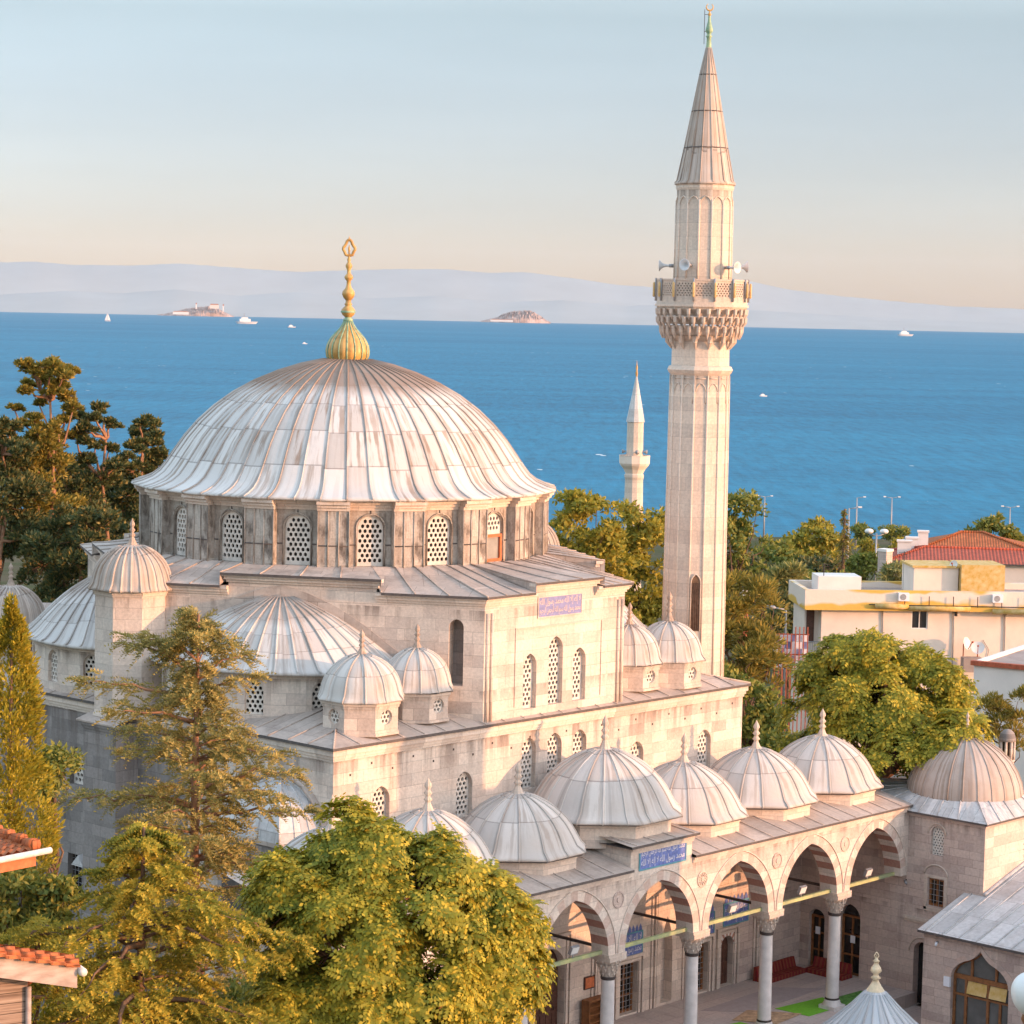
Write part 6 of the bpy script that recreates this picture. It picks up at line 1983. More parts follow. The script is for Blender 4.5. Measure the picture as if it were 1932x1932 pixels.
g.base(c, .9, .15); g.bump(g.noise(g.obj(), 4.0, 4), .3, .05)
apt = apartment()
def terrace():
    q = at(1838, 1246, 134)
    r = thing("low_white_house", "low white walled house with a flat roof and orange edge right of the leafy tree", "house", (q.x, q.y, 0))
    ex = (SIDE * .86 - VIEW * .5).normalized(); ey = Vector((-ex.y, ex.x, 0))
    mb = MB(); mb.obox((0, 0, 0), ex, ey, 0, 13, 0, 9, -2, q.z - .25); mb.build("wall", "render_white", r)
    m2 = MB(); m2.obox((0, 0, 0), ex, ey, -.15, 13.2, -.15, .18, q.z - .25, q.z); m2.build("coping", "rust_red", r)
    m2 = MB(); m2.obox((0, 0, 0), ex, ey, -.1, .2, .18, 9.2, q.z - .25, q.z - .06); m2.build("parapet", "render_white", r)
    m3 = MB(); m3.obox((0, 0, 0), ex, ey, .2, 13, .18, 9, q.z - .3, q.z - .2); m3.build("roof", "roof_felt", r)
terrace()
def red_house():
    q = at(1676, 1056.8, 215)
    S = 215 / F
    r = thing("red_roofed_house", "long house with red tiled hipped roofs behind the apartment block", "house", (q.x, q.y, 0))
    th = R_(8); ex = (SIDE * math.cos(th) - VIEW * math.sin(th)).normalized(); ey = Vector((-ex.y, ex.x, 0))
    zt = q.z; base = gz(215) - 1
    L = 26
    P = lambda a, b, z: ex * a + ey * b + Z * (zt + z)
    mb = MB(); mb.obox((0, 0, 0), ex, ey, .4, L, .4, 8.6, base, zt - .05); mb.build("wall", "render_cream", r)
    h = (1056 - 1033) * S * .8
    W_ = 9.0
    m2 = MB(); A = [P(0, 0, 0), P(L, 0, 0), P(L, W_, 0), P(0, W_, 0), P(3.2, W_ / 2, h), P(L, W_ / 2, h)]
    m2.add(A, [(0, 1, 5, 4), (2, 3, 4, 5), (3, 0, 4)], 0); m2.add([p - Z * .12 for p in A[:4]] + A[:4], [(0, 1, 5, 4), (3, 0, 4, 7)], 1)
    m2.tube([A[0] + Z * .06, A[4] + Z * .06, A[5] + Z * .06], .12, 6, 0); m2.tube([A[3] + Z * .06, A[4] + Z * .06], .12, 6, 0)
    m2.build("roof", ["roof_tile_red", "dark_lead"], r)
    # second, higher hip behind
    o2 = 6.4
    m3 = MB(); zz_ = .9; zz_ = .1; B = [P(2.2, o2 + 1, zz_), P(14, o2 + 1, zz_), P(14, o2 + 12, zz_), P(2.2, o2 + 12, zz_), P(6.6, o2 + 5.5, h + .8), P(8.6, o2 + 5.5, h + .8)]
    m3.add(B, [(0, 1, 5, 4), (1, 2, 5), (2, 3, 4, 5), (3, 0, 4)], 0); m3.tube([B[0] + Z * .06, B[4] + Z * .06, B[5] + Z * .06, B[1] + Z * .06], .12, 6); m3.build("roof", "roof_tile", r)
    m3 = MB(); m3.obox((0, 0, 0), ex, ey, 2.6, 13.6, o2 + 1.4, o2 + 11.6, base, zt + zz_ - .02); m3.build("wall", "render_cream", r)
    for u, v0, v1, w, y in ((1706, 1022, 1044, .6, 4.0), (1720, 1016, 1034, .5, 6.0), (1741, 1004, 1022, .45, 8.5)):
        x = (u - 1676) * S * (1 + y / 215)
        m = MB(); zb_ = zt - .1; ztop = at(u, v0, 215 + y).z
        m.obox((0, 0, 0), ex, ey, x - w, x + w, y - .4, y + .4, zb_, ztop); m.obox((0, 0, 0), ex, ey, x - w - .08, x + w + .08, y - .48, y + .48, ztop + .003, ztop + .15); m.build("chimney", "render_white", r)
red_house()
q = at(1669, 1083, 195)
pl = thing("gate_pillar", "tall pale pillar standing left of the red roofs", "pillar", (q.x, q.y, gz(195)))
mb = MB(); mb.box(-.42, .42, -.4, .4, 0, at(1666, 1040, 195).z - gz(195)); mb.build("shaft", "limestone_pink", pl)
mb = MB(); h = at(1666, 1040, 195).z - gz(195); mb.box(-.48, .48, -.46, .46, h + .003, h + .2); mb.build("cap", "render_white", pl)

# ---- second minaret
def small_minaret():
    d = 270.0
    p = at(1195, 955, d); top = at(1203, 682, d).z
    b = gz(d)
    r = thing("small_minaret", "distant small white minaret standing in front of the sea", "minaret", (p.x, p.y, b))
    zz2 = lambda v: at(1200, v, d).z - b
    S = d / F
    mb = MB()
    mb.lathe([(19 * S, 0), (18 * S, zz2(955)), (17.2 * S, zz2(905)), (18.5 * S, zz2(900)), (18.5 * S, zz2(896)), (16.8 * S, zz2(893))], 12, smooth=False); mb.build("shaft", "minaret_stone", r)
    m2 = MB(); m2.lathe([(16.8 * S, zz2(893)), (21 * S, zz2(885)), (27 * S, zz2(878)), (29 * S, zz2(874)), (29.5 * S, zz2(861)), (30 * S, zz2(859)), (28 * S, zz2(859)), (27.5 * S, zz2(872)), (15.8 * S, zz2(873))], 12, smooth=False); m2.build("balcony", "render_cream", r)
    m3 = MB(); m3.lathe([(16 * S, zz2(873)), (15.6 * S, zz2(796))], 12, smooth=False); m3.build("upper_shaft", "minaret_stone", r)
    m4 = MB(); m4.lathe([(15 * S, zz2(797)), (17.5 * S, zz2(796)), (17 * S, zz2(792)), (8 * S, zz2(745)), (1.5 * S, zz2(710))], 12, smooth=False); m4.build("spire", "lead_roof_pale", r)
    m5 = MB(); m5.lathe([(1.6 * S, zz2(711)), (2.6 * S, zz2(704)), (1.2 * S, zz2(699)), (2.2 * S, zz2(694)), (.8 * S, zz2(688)), (.2 * S, zz2(680))], 8); m5.build("finial", "ochre_gilt", r)
    for k, a in enumerate((0.3, 1.6, 3.3, 4.4)):
        m6 = MB(); e = Vector((math.cos(YAW + a), math.sin(YAW + a), 0)); m6.tube([e * (17 * S) + Z * zz2(852), e * (24 * S) + Z * zz2(852)], [.06, .26], 8); m6.build("loudspeaker", "metal_grey", r)
small_minaret()

# ---- lamps
def lamp_post(u, v_top, d, label, arms=1, h=None, side=1):
    b = gz(d); p = at(u, v_top, d)
    t = thing("street_lamp", label, "street lamp", (p.x, p.y, b), math.atan2(SIDE.y, SIDE.x), "tall lamps along the shore road")
    H = p.z - b
    mb = MB(); mb.tube([(0, 0, 0), (0, 0, H * .5), (0, 0, H)], [.18, .14, .10], 8); mb.build("pole", "metal_grey", t)
    for s_ in ((side,) if arms == 1 else (-1, 1)):
        m2 = MB(); m2.tube([(0, 0, H - .05), (s_ * 1.1, 0, H + .12)], .06, 6); a_ = m2.build("arm", "metal_grey", t)
        m3 = MB(); m3.obox((s_ * 1.1, 0, H + .1), FX, Vector((0, 1, 0)), -.45 if s_ < 0 else 0, 0 if s_ < 0 else .45, -.16, .16, -.02, .16); m3.build("lamp_head", "white_paint", t)
    return t
lamp_post(1443, 937, 470, "tall thin street lamp between the minaret and the dark trees", 2)
lamp_post(1617, 939, 440, "tall thin street lamp beside the bare conifer, with its lamp to the right", 1, side=1)
lamp_post(1683, 939, 455, "tall thin street lamp above the round tufted tree", 2)
lamp_post(1906, 957, 430, "tall double armed street lamp near the right edge, in front of the sea", 2)
lamp_post(1602, 959, 300, "street lamp just above the top of the bare conifer", 1, side=1)
t = thing("globe_street_lamp", "twin globe street lamp before the sea left of the pillar", "street lamp", (*at(1652, 1062, 330).xy, gz(330)), math.atan2(SIDE.y, SIDE.x))
H = at(1652, 1006, 330).z - gz(330)
mb = MB(); mb.tube([(0, 0, 0), (0, 0, H)], .12, 8); mb.tube([(-1.0, 0, H - .1), (0, 0, H - .4), (1.0, 0, H - .1)], .07, 6); mb.build("pole", "metal_grey", t)
for s_ in (-1, 1):
    mb = MB(); mb.lathe([(.6 * math.sin(PI * k / 8), H + .25 - .36 * math.cos(PI * k / 8)) for k in range(9)], 14, (s_ * 1.0, 0)); mb.build("lamp_globe", "globe_white", t)
d = 165
p = at(1482, 1175, d)
t = thing("street_lamp", "grey street lamp with one arm to the left in front of dark trees", "street lamp", (p.x, p.y, gz(d)), math.atan2(SIDE.y, SIDE.x))
H = at(1482, 1150, d).z - gz(d)
mb = MB(); mb.tube([(0, 0, 0), (0, 0, H - .1), (-.1, 0, H)], [.09, .08, .07], 8); mb.tube([(-.1, 0, H), (-.9, 0, H + .12)], .05, 6); mb.build("pole", "metal_grey", t)
mb = MB(); mb.lathe([(.01, -.42), (.12, -.3), (.15, 0), (.10, .25), (.01, .32)], 10); o_ = mb.build("lamp_head", "metal_grey", t); o_.rotation_euler = (0, -PI / 2 + .1, 0); o_.location = (-1.05, 0, H + .14)
# ---- small kiosk spire, red gate, chimney pot
q = at(1404, 1132, 190)
t = thing("kiosk", "tiny red kiosk with a pointed white roof among the trees", "kiosk", (q.x, q.y, gz(190)))
S = 190 / F; h0 = q.z - gz(190)
mb = MB(); mb.lathe([(8 * S, 0), (8 * S, h0 + 8 * S)], 8, smooth=False); mb.build("body", "rust_red", t)
mb = MB(); mb.lathe([(10 * S, h0 + 7 * S), (10.5 * S, h0 + 8 * S), (1 * S, h0 + 30 * S), (.01, h0 + 32 * S)], 8, smooth=False); mb.build("roof", "render_white", t)
q = at(1478, 1246, 146); S = 146 / F
t = thing("metal_gate", "red painted metal fence with blue and white sheeting behind it", "gate", (q.x, q.y, gz(146)), math.atan2(SIDE.y, SIDE.x))
h1 = at(1478, 1182, 146).z - gz(146)
mb = MB()
for k in range(9): mb.box(k * .24 - .55, k * .24 - .49, -.03, .03, 0, h1 - (0 if k > 4 else .4))
mb.box(-.6, 1.5, .035, .08, h1 - .5, h1 - .43); mb.box(-.6, 1.5, .035, .08, h1 - 1.7, h1 - 1.63); mb.build("bars", "rust_red", t)
mb = MB()
for k in range(6):
    for j in range(5):
        mb.obox((0, .3, 0), FX, Vector((0, 1, 0)), -.6 + k * .35, -.27 + k * .35, .0 + .05 * ((k + j) % 3), .06 + .05 * ((k + j) % 3), h1 - 2.6 + j * .42, h1 - 2.22 + j * .42, (k * 2 + j) % 3 % 2)
mb.build("sheeting", ["paper", "tile_faded"], t)
q = at(1899, 1438, 107.5); S = 107.5 / F
t = thing("stone_chimney", "slender stone chimney with a little arched lantern top behind the corner dome", "chimney", (q.x, q.y, gz(107.5)))
h0 = q.z - gz(107.5)
mb = MB(); mb.lathe([(15 * S, 0), (14 * S, h0), (16 * S, h0 + 3 * S), (14 * S, h0 + 6 * S)], 8, smooth=False)
for k in range(8):
    a = 2 * PI * (k + .5) / 8; mb.tube([(13 * S * math.cos(a), 13 * S * math.sin(a), h0 + 6 * S), (13 * S * math.cos(a), 13 * S * math.sin(a), h0 + 40 * S)], 2.6 * S, 6)
mb.lathe([(8 * S, h0 + 5 * S), (8 * S, h0 + 40 * S)], 8, mat=1); mb.build("shaft", ["limestone", "pane_dark"], t)
mb = MB(); mb.lathe([(14 * S, h0 + 40 * S), (16.5 * S, h0 + 41 * S), (16 * S, h0 + 45 * S), (13 * S, h0 + 55 * S), (7 * S, h0 + 61 * S), (.01, h0 + 63 * S)], 16); mb.build("cap", "limestone_grey", t)
# ================================================================ trees
def unit(a): return a / np.maximum(np.linalg.norm(a, axis=-1, keepdims=True), 1e-9)
def rdir(n): return unit(rng.normal(size=(n, 3)))
def blades(p, ax, wd, ln, wi):
    """pointed leaf quads"""
    ln = np.asarray(ln).reshape(-1, 1); wi = np.asarray(wi).reshape(-1, 1)
    wd = unit(wd - ax * (wd * ax).sum(1, keepdims=True))
    v = np.stack([p, p + ax * ln * .45 + wd * wi, p + ax * ln, p + ax * ln * .45 - wd * wi], 1).reshape(-1, 3)
    return v
def quads(n): return np.arange(n * 4).reshape(n, 4)
def limb(mb, a, b, r0, r1, wob=.08, n=5, sag=0.0):
    a, b = Vector(a), Vector(b); L = (b - a).length
    pts = []
    for i in range(n + 1):
        t = i / n
        j = Vector((rnd.uniform(-1, 1), rnd.uniform(-1, 1), rnd.uniform(-1, 1))) * (wob * L * (0 if i in (0, n) else 1))
        pts.append(a.lerp(b, t) + j + Z * (sag * L * 4 * t * (1 - t)))
    mb.tube(pts, [r0 + (r1 - r0) * i / n for i in range(n + 1)], 6)
    return pts
def clumps_in(ell, n, rmin, rmax, top=.2):
    """clump centres spread in and over a list of ellipsoids (cx, cy, cz, rx, ry, rz)"""
    out = []
    w = np.array([e[3] * e[4] * e[5] for e in ell]); w = w / w.sum()
    for i in range(n):
        e = ell[rng.choice(len(ell), p=w)]
        d = rdir(1)[0]; d[2] += top; d /= np.linalg.norm(d)
        f = rng.uniform(.45, 1.0) ** .5
        out.append((e[0] + d[0] * e[3] * f, e[1] + d[1] * e[4] * f, e[2] + d[2] * e[5] * f, rng.uniform(rmin, rmax)))
    return np.array(out)
def leaf_tree(name, label, u, d, v_top, crown, n_cl, r_cl, per, ls, lw, mat, bark="bark", group=None, cat="tree", trunk_r=.22, needle=False, zbase=None, limbs=14, extra=None, lean=0.0):
    """crown: ellipsoids given as (u, v, ru, rv) in survey pixels at range d, real depth like their width"""
    b = gz(d) if zbase is None else zbase
    p0 = at(u, v_top, d)
    root = thing(name, label, cat, (p0.x, p0.y, b), 0, group)
    S = d / F
    ell = []
    for (cu, cv, ru, rv) in crown:
        c = at(cu, cv, d + rnd.uniform(-.5, .5) * ru * S)
        ell.append((c.x - p0.x, c.y - p0.y, c.z - b, ru * S, ru * S, rv * S))
    cl = clumps_in(ell, n_cl, *r_cl)
    if extra: cl = np.vstack([cl, np.array([[*(at(cu, cv, d) - Vector((p0.x, p0.y, b))), cr * S] for cu, cv, cr in extra])])
    mb = MB()
    cz = min(e[2] - e[5] * .4 for e in ell); cz = max(cz, .8)
    top = Vector((np.mean([e[0] for e in ell]) * .6, np.mean([e[1] for e in ell]) * .6, cz + .3 * max(e[5] for e in ell)))
    limb(mb, (0, 0, 0), top, trunk_r, trunk_r * .6, .02, 6)
    idx = rng.choice(len(cl), min(limbs, len(cl)), replace=False)
    for i in idx:
        s = Vector((0, 0, 0)).lerp(top, rnd.uniform(.55, 1.0))
        limb(mb, s, cl[i, :3], trunk_r * .42, trunk_r * .08, .07, 5)
    mb.build("trunk", bark, root)
    n = len(cl) * per
    c = np.repeat(cl, per, 0)
    dr = rdir(n)
    dr[:, 2] = np.where(dr[:, 2] < -.35, -dr[:, 2], dr[:, 2])
    rad = c[:, 3] * rng.uniform(.35, 1.0, n) ** .6
    p = c[:, :3] + dr * rad[:, None] * np.array([1, 1, .72])
    if needle:
        ax = unit(dr * 1.2 + rdir(n) * .5 + np.array([0, 0, .3])); wd = rdir(n)
    else:
        ax = unit(rdir(n) + dr * .5 + np.array([0, 0, -.15])); wd = unit(np.cross(ax, dr + rdir(n) * .6))
    v = blades(p, ax, wd, ls * rng.uniform(.6, 1.3, n), lw * rng.uniform(.7, 1.2, n))
    fast_mesh("crown", v, quads(n), mat, root)
    return root

# ---- tree of heaven: twigs ending in rosettes of feathered leaves
def rosette(nl, L, npair, lw, droop):
    """verts for one rosette, made of nl compound leaves"""
    P, A, W, LN, WI = [], [], [], [], []
    for k in range(nl):
        a = 2 * PI * k / nl + rng.uniform(-.3, .3)
        el = rng.uniform(.05, .75)
        h = np.array([math.cos(a), math.sin(a), 0])
        LL = L * rng.uniform(.7, 1.15)
        dr = droop * rng.uniform(.6, 1.3)
        side = np.array([-h[1], h[0], 0])
        for j in range(npair + 1):
            t = .18 + .82 * j / npair
            pos = h * LL * t * math.cos(el * (1 - t * .5)) + np.array([0, 0, LL * (t * math.sin(el) - dr * t * t)])
            tang = unit((h * math.cos(el) + np.array([0, 0, math.sin(el) - 2 * dr * t])).reshape(1, 3))[0]
            ll = L * .30 * (1 - .35 * abs(t - .5) * 2 * .7)
            if j == npair:
                P.append(pos); A.append(tang); W.append(side); LN.append(ll); WI.append(lw)
            else:
                for s in (-1, 1):
                    ax = unit((side * s * .9 + tang * .45 + np.array([0, 0, -.28])).reshape(1, 3))[0]
                    P.append(pos); A.append(ax); W.append(tang); LN.append(ll); WI.append(lw)
    return blades(np.array(P), np.array(A), np.array(W), np.array(LN), np.array(WI))
def ailanthus(name, label, u, d, crown, n_ros, L, rc=.8, zbase=-.6, hole=.0, mat="leaf_ailanthus", trunk_u=None, red=0):
    S = d / F
    p0 = at(u, 1700, d)
    root = thing(name, label, "tree", (p0.x, p0.y, zbase))
    ell = []
    for (cu, cv, ru, rv, dd) in crown:
        c = at(cu, cv, d + dd)
        ell.append((c.x - p0.x, c.y - p0.y, c.z - zbase, ru * S, ru * S, rv * S))
    temps = [rosette(9, L, 6, L * .075, .40) for _ in range(8)]
    w = np.array([e[3] * e[5] for e in ell]); w = w / w.sum()
    V = []; cents = []; hubs = []
    ncl = n_ros // 13
    tries = 0
    while len(hubs) < ncl and tries < 4000:
        tries += 1
        e = ell[rng.choice(len(ell), p=w)]
        dr = rdir(1)[0]
        if dr[2] < -.55: continue
        f = rng.uniform(.78, 1.05)
        h = np.array([e[0] + dr[0] * e[3] * f, e[1] + dr[1] * e[4] * f, e[2] + dr[2] * e[5] * f])
        if any(((h[0] - q[0]) / q[3]) ** 2 + ((h[1] - q[1]) / q[4]) ** 2 + ((h[2] - q[2]) / q[5]) ** 2 < .40 for q in ell) and rng.random() < .85: continue
        if any(np.linalg.norm(h - q[0]) < .43 * rc for q in hubs): continue
        hubs.append((h, dr))
    for h, dr in hubs:
        nrm = unit((dr * .7 + np.array([0, 0, .7])).reshape(1, 3))[0]
        a0 = unit(np.cross(nrm, rng.normal(size=3)).reshape(1, 3))[0]; b0 = np.cross(nrm, a0)
        R = rc * rng.uniform(.55, 1.15)
        for k in range(int(13 * (R / rc) ** 1.5) + 3):
            q = R * math.sqrt(rng.random()); t = rng.uniform(0, 2 * PI)
            o = (a0 * math.cos(t) + b0 * math.sin(t))
            c = h + o * q + nrm * (R * .35 * (1 - 1.6 * (q / R) ** 2) + rng.normal() * .12 * R)
            up = unit((nrm * .8 + o * .8 * q / R + np.array([0, 0, .25]) + rng.normal(size=3) * .2).reshape(1, 3))[0]
            a = unit(np.cross(up, rng.normal(size=3)).reshape(1, 3))[0]; b = np.cross(up, a)
            M = np.stack([a, b, up], 1) * rng.uniform(.7, 1.15)
            V.append(temps[rng.integers(8)] @ M.T + c); cents.append(c)
    Vc = np.vstack(V); n = len(Vc) // 4
    mi = np.zeros(n, np.int32)
    if red:
        for k in range(red):
            c = cents[rng.integers(len(cents))]
            dd_ = np.linalg.norm(Vc.reshape(-1, 4, 3).mean(1) - c, axis=1); mi[dd_ < .16] = 1
    fast_mesh("crown", Vc, quads(n), [mat, "leaf_red"], root, mi)
    mb = MB()
    base_top = Vector((np.mean([e[0] for e in ell]) * .4, np.mean([e[1] for e in ell]) * .4, min(e[2] for e in ell) - .5 * max(e[5] for e in ell)))
    limb(mb, (0, 0, 0), base_top, .28, .2, .02, 6)
    cents = np.array(cents)
    mains = []
    for e in ell:
        s = base_top
        mains.append(limb(mb, s, (e[0] * .8, e[1] * .8, e[2]), .15, .07, .06, 6))
    for c in cents[rng.choice(len(cents), min(len(cents), 190), replace=False)]:
        m = min((q for mm in mains for q in mm[1:]), key=lambda q: (q - Vector(c)).length)
        limb(mb, m, c, .035, .010, .06, 4)
    mb.build("trunk", "bark_red", root)
    return root
ailanthus("ailanthus_tree", "large leafy tree with feathered yellow green leaves in front of the arcade", 745, 62,
          [(742, 1800, 205, 215, 0), (640, 1850, 150, 190, -.8), (880, 1800, 125, 180, .4), (690, 1640, 110, 105, .3), (800, 1690, 110, 115, 0), (895, 1880, 80, 110, .3), (560, 1930, 110, 130, -1.2), (720, 2060, 240, 200, 0), (650, 1575, 45, 45, .2), (600, 1600, 40, 40, 0), (560, 1700, 70, 80, -.5), (930, 1800, 45, 60, .5), (850, 1950, 110, 110, 0)], 2700, .56, .68, red=5)
ailanthus("ailanthus_tree", "leafy tree behind the corner dome, in front of the cream apartment block", 1660, 107,
          [(1650, 1325, 118, 110, 0), (1560, 1375, 80, 95, .5), (1752, 1345, 78, 92, 0), (1672, 1232, 62, 62, 0), (1590, 1270, 66, 60, 0), (1790, 1318, 42, 46, 0), (1715, 1250, 50, 46, .6), (1540, 1310, 50, 60, 0), (1620, 1420, 110, 70, -1.5), (1700, 1440, 70, 55, -3.5), (1790, 1400, 60, 45, -3.0)], 1000, .74, .86)

# ---- cedars
def spray(L, n, w):
    P, A, W, LN, WI = [], [], [], [], []
    for i in range(n):
        t = i / (n - 1)
        pos = np.array([L * t, 0, -.28 * L * t * t])
        for s in (-1, 1):
            ax = unit(np.array([[.55, s * .75, rng.uniform(-.1, .65)]]))[0]
            P.append(pos); A.append(ax); W.append(np.array([0.3, 0, 1.0]) + rng.normal(size=3) * .3); LN.append(L * .34 * (1.1 - .6 * t) * rng.uniform(.7, 1.2)); WI.append(w)
        if i % 2 == 0:
            P.append(pos); A.append(unit(np.array([[.4, 0, .9]]))[0]); W.append(np.array([0, 1.0, 0])); LN.append(L * .22); WI.append(w)
    P.append(np.array([L * .1, 0, 0])); A.append(np.array([1.0, 0, -.2])); W.append(np.array([0, 1.0, 0])); LN.append(L * 1.0); WI.append(w * .9)
    return blades(np.array(P), np.array(A), np.array(W), np.array(LN), np.array(WI))
def cedar(name, label, u, v_top, d, H, prof, nbr, mat, zbase=-.6, sL=.42, dens=8, droop=.16, extra=(), lean=(0, 0), bark="bark", tw=.020, asc=0.0, spik=0.0):
    """prof: (height share, branch length m) pairs"""
    p0 = at(u, v_top, d)
    root = thing(name, label, "tree", (p0.x - lean[0] * H, p0.y - lean[1] * H, zbase))
    mb = MB()
    ax = lambda t: Vector((lean[0] * H * t + .12 * math.sin(t * 7), lean[1] * H * t + .12 * math.cos(t * 5), H * t))
    mb.tube([ax(i / 10) for i in range(11)], [.30 * (1 - .93 * i / 10) + .012 for i in range(11)], 8)
    temps = [spray(sL, 8, tw) for _ in range(6)]
    V = []
    hs = [p[0] for p in prof]; ls = [p[1] for p in prof]
    br = []
    for i in range(nbr):
        t = hs[0] + (1 - hs[0]) * ((i + rng.uniform(0, .9)) / nbr) ** .92
        L = np.interp(t, hs, ls) * rng.uniform(.35, 1.2)
        a = i * 2.399 + rng.uniform(-.5, .5)
        br.append((t, L, a, rng.uniform(.0, .38) + asc + (.25 if t > .85 else 0)))
    for (t, L, a, up) in list(br) + list(extra):
        s = ax(t)
        dirn = Vector((math.cos(a), math.sin(a), 0))
        m = max(4, int(L / .42))
        pts = []
        for k in range(m + 1):
            q = k / m
            pts.append(s + dirn * (L * q) + Z * (L * (up * q - (droop + up * .5) * q * q)) + Vector((rng.normal() * .05, rng.normal() * .05, rng.normal() * .04)) * L * .4)
        mb.tube(pts, [max(.008, .022 * L * (1 - q / m) + .008) for q in range(m + 1)], 5)
        side = Vector((-dirn.y, dirn.x, 0))
        for k in range(m + 1):
            q = k / m
            if q < .12: continue
            wlen = .16 + .55 * (1 - q) * min(1.0, L / 2.5)
            for j in range(max(2, int(dens * (1.1 - .4 * q)))):
                s_ = rng.choice([-1, 1]); off = rng.uniform(0, wlen) * s_
                f = pts[k].lerp(pts[min(m, k + 1)], rng.random())
                c = f + side * off + Z * (-.10 * abs(off) + rng.normal() * (.05 + spik * .12))
                fw_ = np.array(dirn) * rng.uniform(.4, 1.0) + np.array(side) * (s_ * rng.uniform(.2, 1.0)) + np.array([0, 0, rng.uniform(-.55, .25 + spik)])
                e0 = unit(fw_.reshape(1, 3))[0]; e1 = unit(np.cross(np.array([0, 0, 1.0]), e0).reshape(1, 3))[0]; e2 = np.cross(e0, e1)
                M = np.stack([e0, e1, e2], 1) * rng.uniform(.6, 1.2)
                V.append(temps[rng.integers(6)] @ M.T + np.array(c))
    Vc = np.vstack(V)
    fast_mesh("crown", Vc, quads(len(Vc) // 4), mat, root)
    mb.build("trunk", bark, root)
    return root
LEFT_A = math.atan2(-SIDE.y, -SIDE.x); RIGHT_A = math.atan2(SIDE.y, SIDE.x)
cedar("cedar_tree", "tall thin cedar with sparse spiky branches against the mosque's left wall", 372, 1165, 70, 19.4,
      [(.30, 2.6), (.45, 2.8), (.58, 3.0), (.68, 2.7), (.78, 2.1), (.86, 1.65), (.92, 1.2), (.97, .7), (1, .2)], 86, "leaf_cedar", dens=12, sL=.52, tw=.021, droop=.05, asc=.32, spik=.3,
      extra=[(.86, 3.1, LEFT_A + .15, .62), (.90, 2.3, LEFT_A - .3, .95), (.84, 2.5, LEFT_A + .5, .45), (.93, 1.4, LEFT_A, 1.0), (.88, 1.6, RIGHT_A, .7), (.70, 3.2, RIGHT_A, .22), (.74, 3.0, RIGHT_A + .3, .42), (.64, 3.3, RIGHT_A - .2, .1), (.72, 3.6, LEFT_A, .12), (.78, 2.6, RIGHT_A - .4, .5), (.80, 2.4, LEFT_A - .5, .4)], bark="bark_red")
cedar("cedar_tree", "wide spreading cedar with yellow lit layered branches at the lower left", 268, 1585, 59, 15.6,
      [(.35, 3.0), (.55, 3.8), (.72, 3.9), (.82, 3.3), (.90, 1.9), (.96, .8), (1, .1)], 78, "leaf_cedar_yellow", dens=13, sL=.50, droop=.20,
      extra=[(.84, 4.6, LEFT_A + .1, .0), (.80, 5.0, LEFT_A - .15, -.05), (.86, 3.9, RIGHT_A + .2, .05), (.78, 4.4, LEFT_A + .35, -.08)], tw=.032)

# ---- cypress
def cypress(u, v_top, d, H, R, label, mat, zbase=-.6):
    p0 = at(u, v_top, d)
    root = thing("cypress_tree", label, "tree", (p0.x, p0.y, zbase))
    mb = MB(); mb.tube([(0, 0, 0), (0, 0, H * .95)], [.2, .03], 8); mb.build("trunk", "bark", root)
    m = 330
    t = rng.uniform(0, 1, m) ** .8
    prof = np.interp(t, [0, .15, .45, .7, .85, .95, 1], [.75, .95, 1.0, .80, .50, .22, .03])
    a = rng.uniform(0, 2 * PI, m)
    rr = R * prof * rng.uniform(.62, .98, m)
    c = np.stack([rr * np.cos(a), rr * np.sin(a), H * (.06 + .93 * t)], 1)
    cr = rng.uniform(.18, .40, m) * np.interp(t, [0, .8, 1], [1, .8, .35])
    per = 100
    n = m * per
    cc_ = np.repeat(c, per, 0); o = np.repeat(np.stack([np.cos(a), np.sin(a), np.zeros(m)], 1), per, 0); crr = np.repeat(cr, per)
    dd = rdir(n)
    p = cc_ + dd * (crr * rng.uniform(.3, 1, n) ** .5)[:, None] * np.array([1, 1, 1.9])
    ax = unit(o * .55 + dd * .6 + np.array([0, 0, .7]) + rdir(n) * .4)
    v = blades(p, ax, rdir(n), rng.uniform(.09, .22, n), rng.uniform(.02, .04, n))
    fast_mesh("crown", v, quads(n), mat, root)
    return root
cypress(22, 1088, 64, 20.6, 1.50, "golden green columnar cypress at the left edge before the mosque", "leaf_cypress")

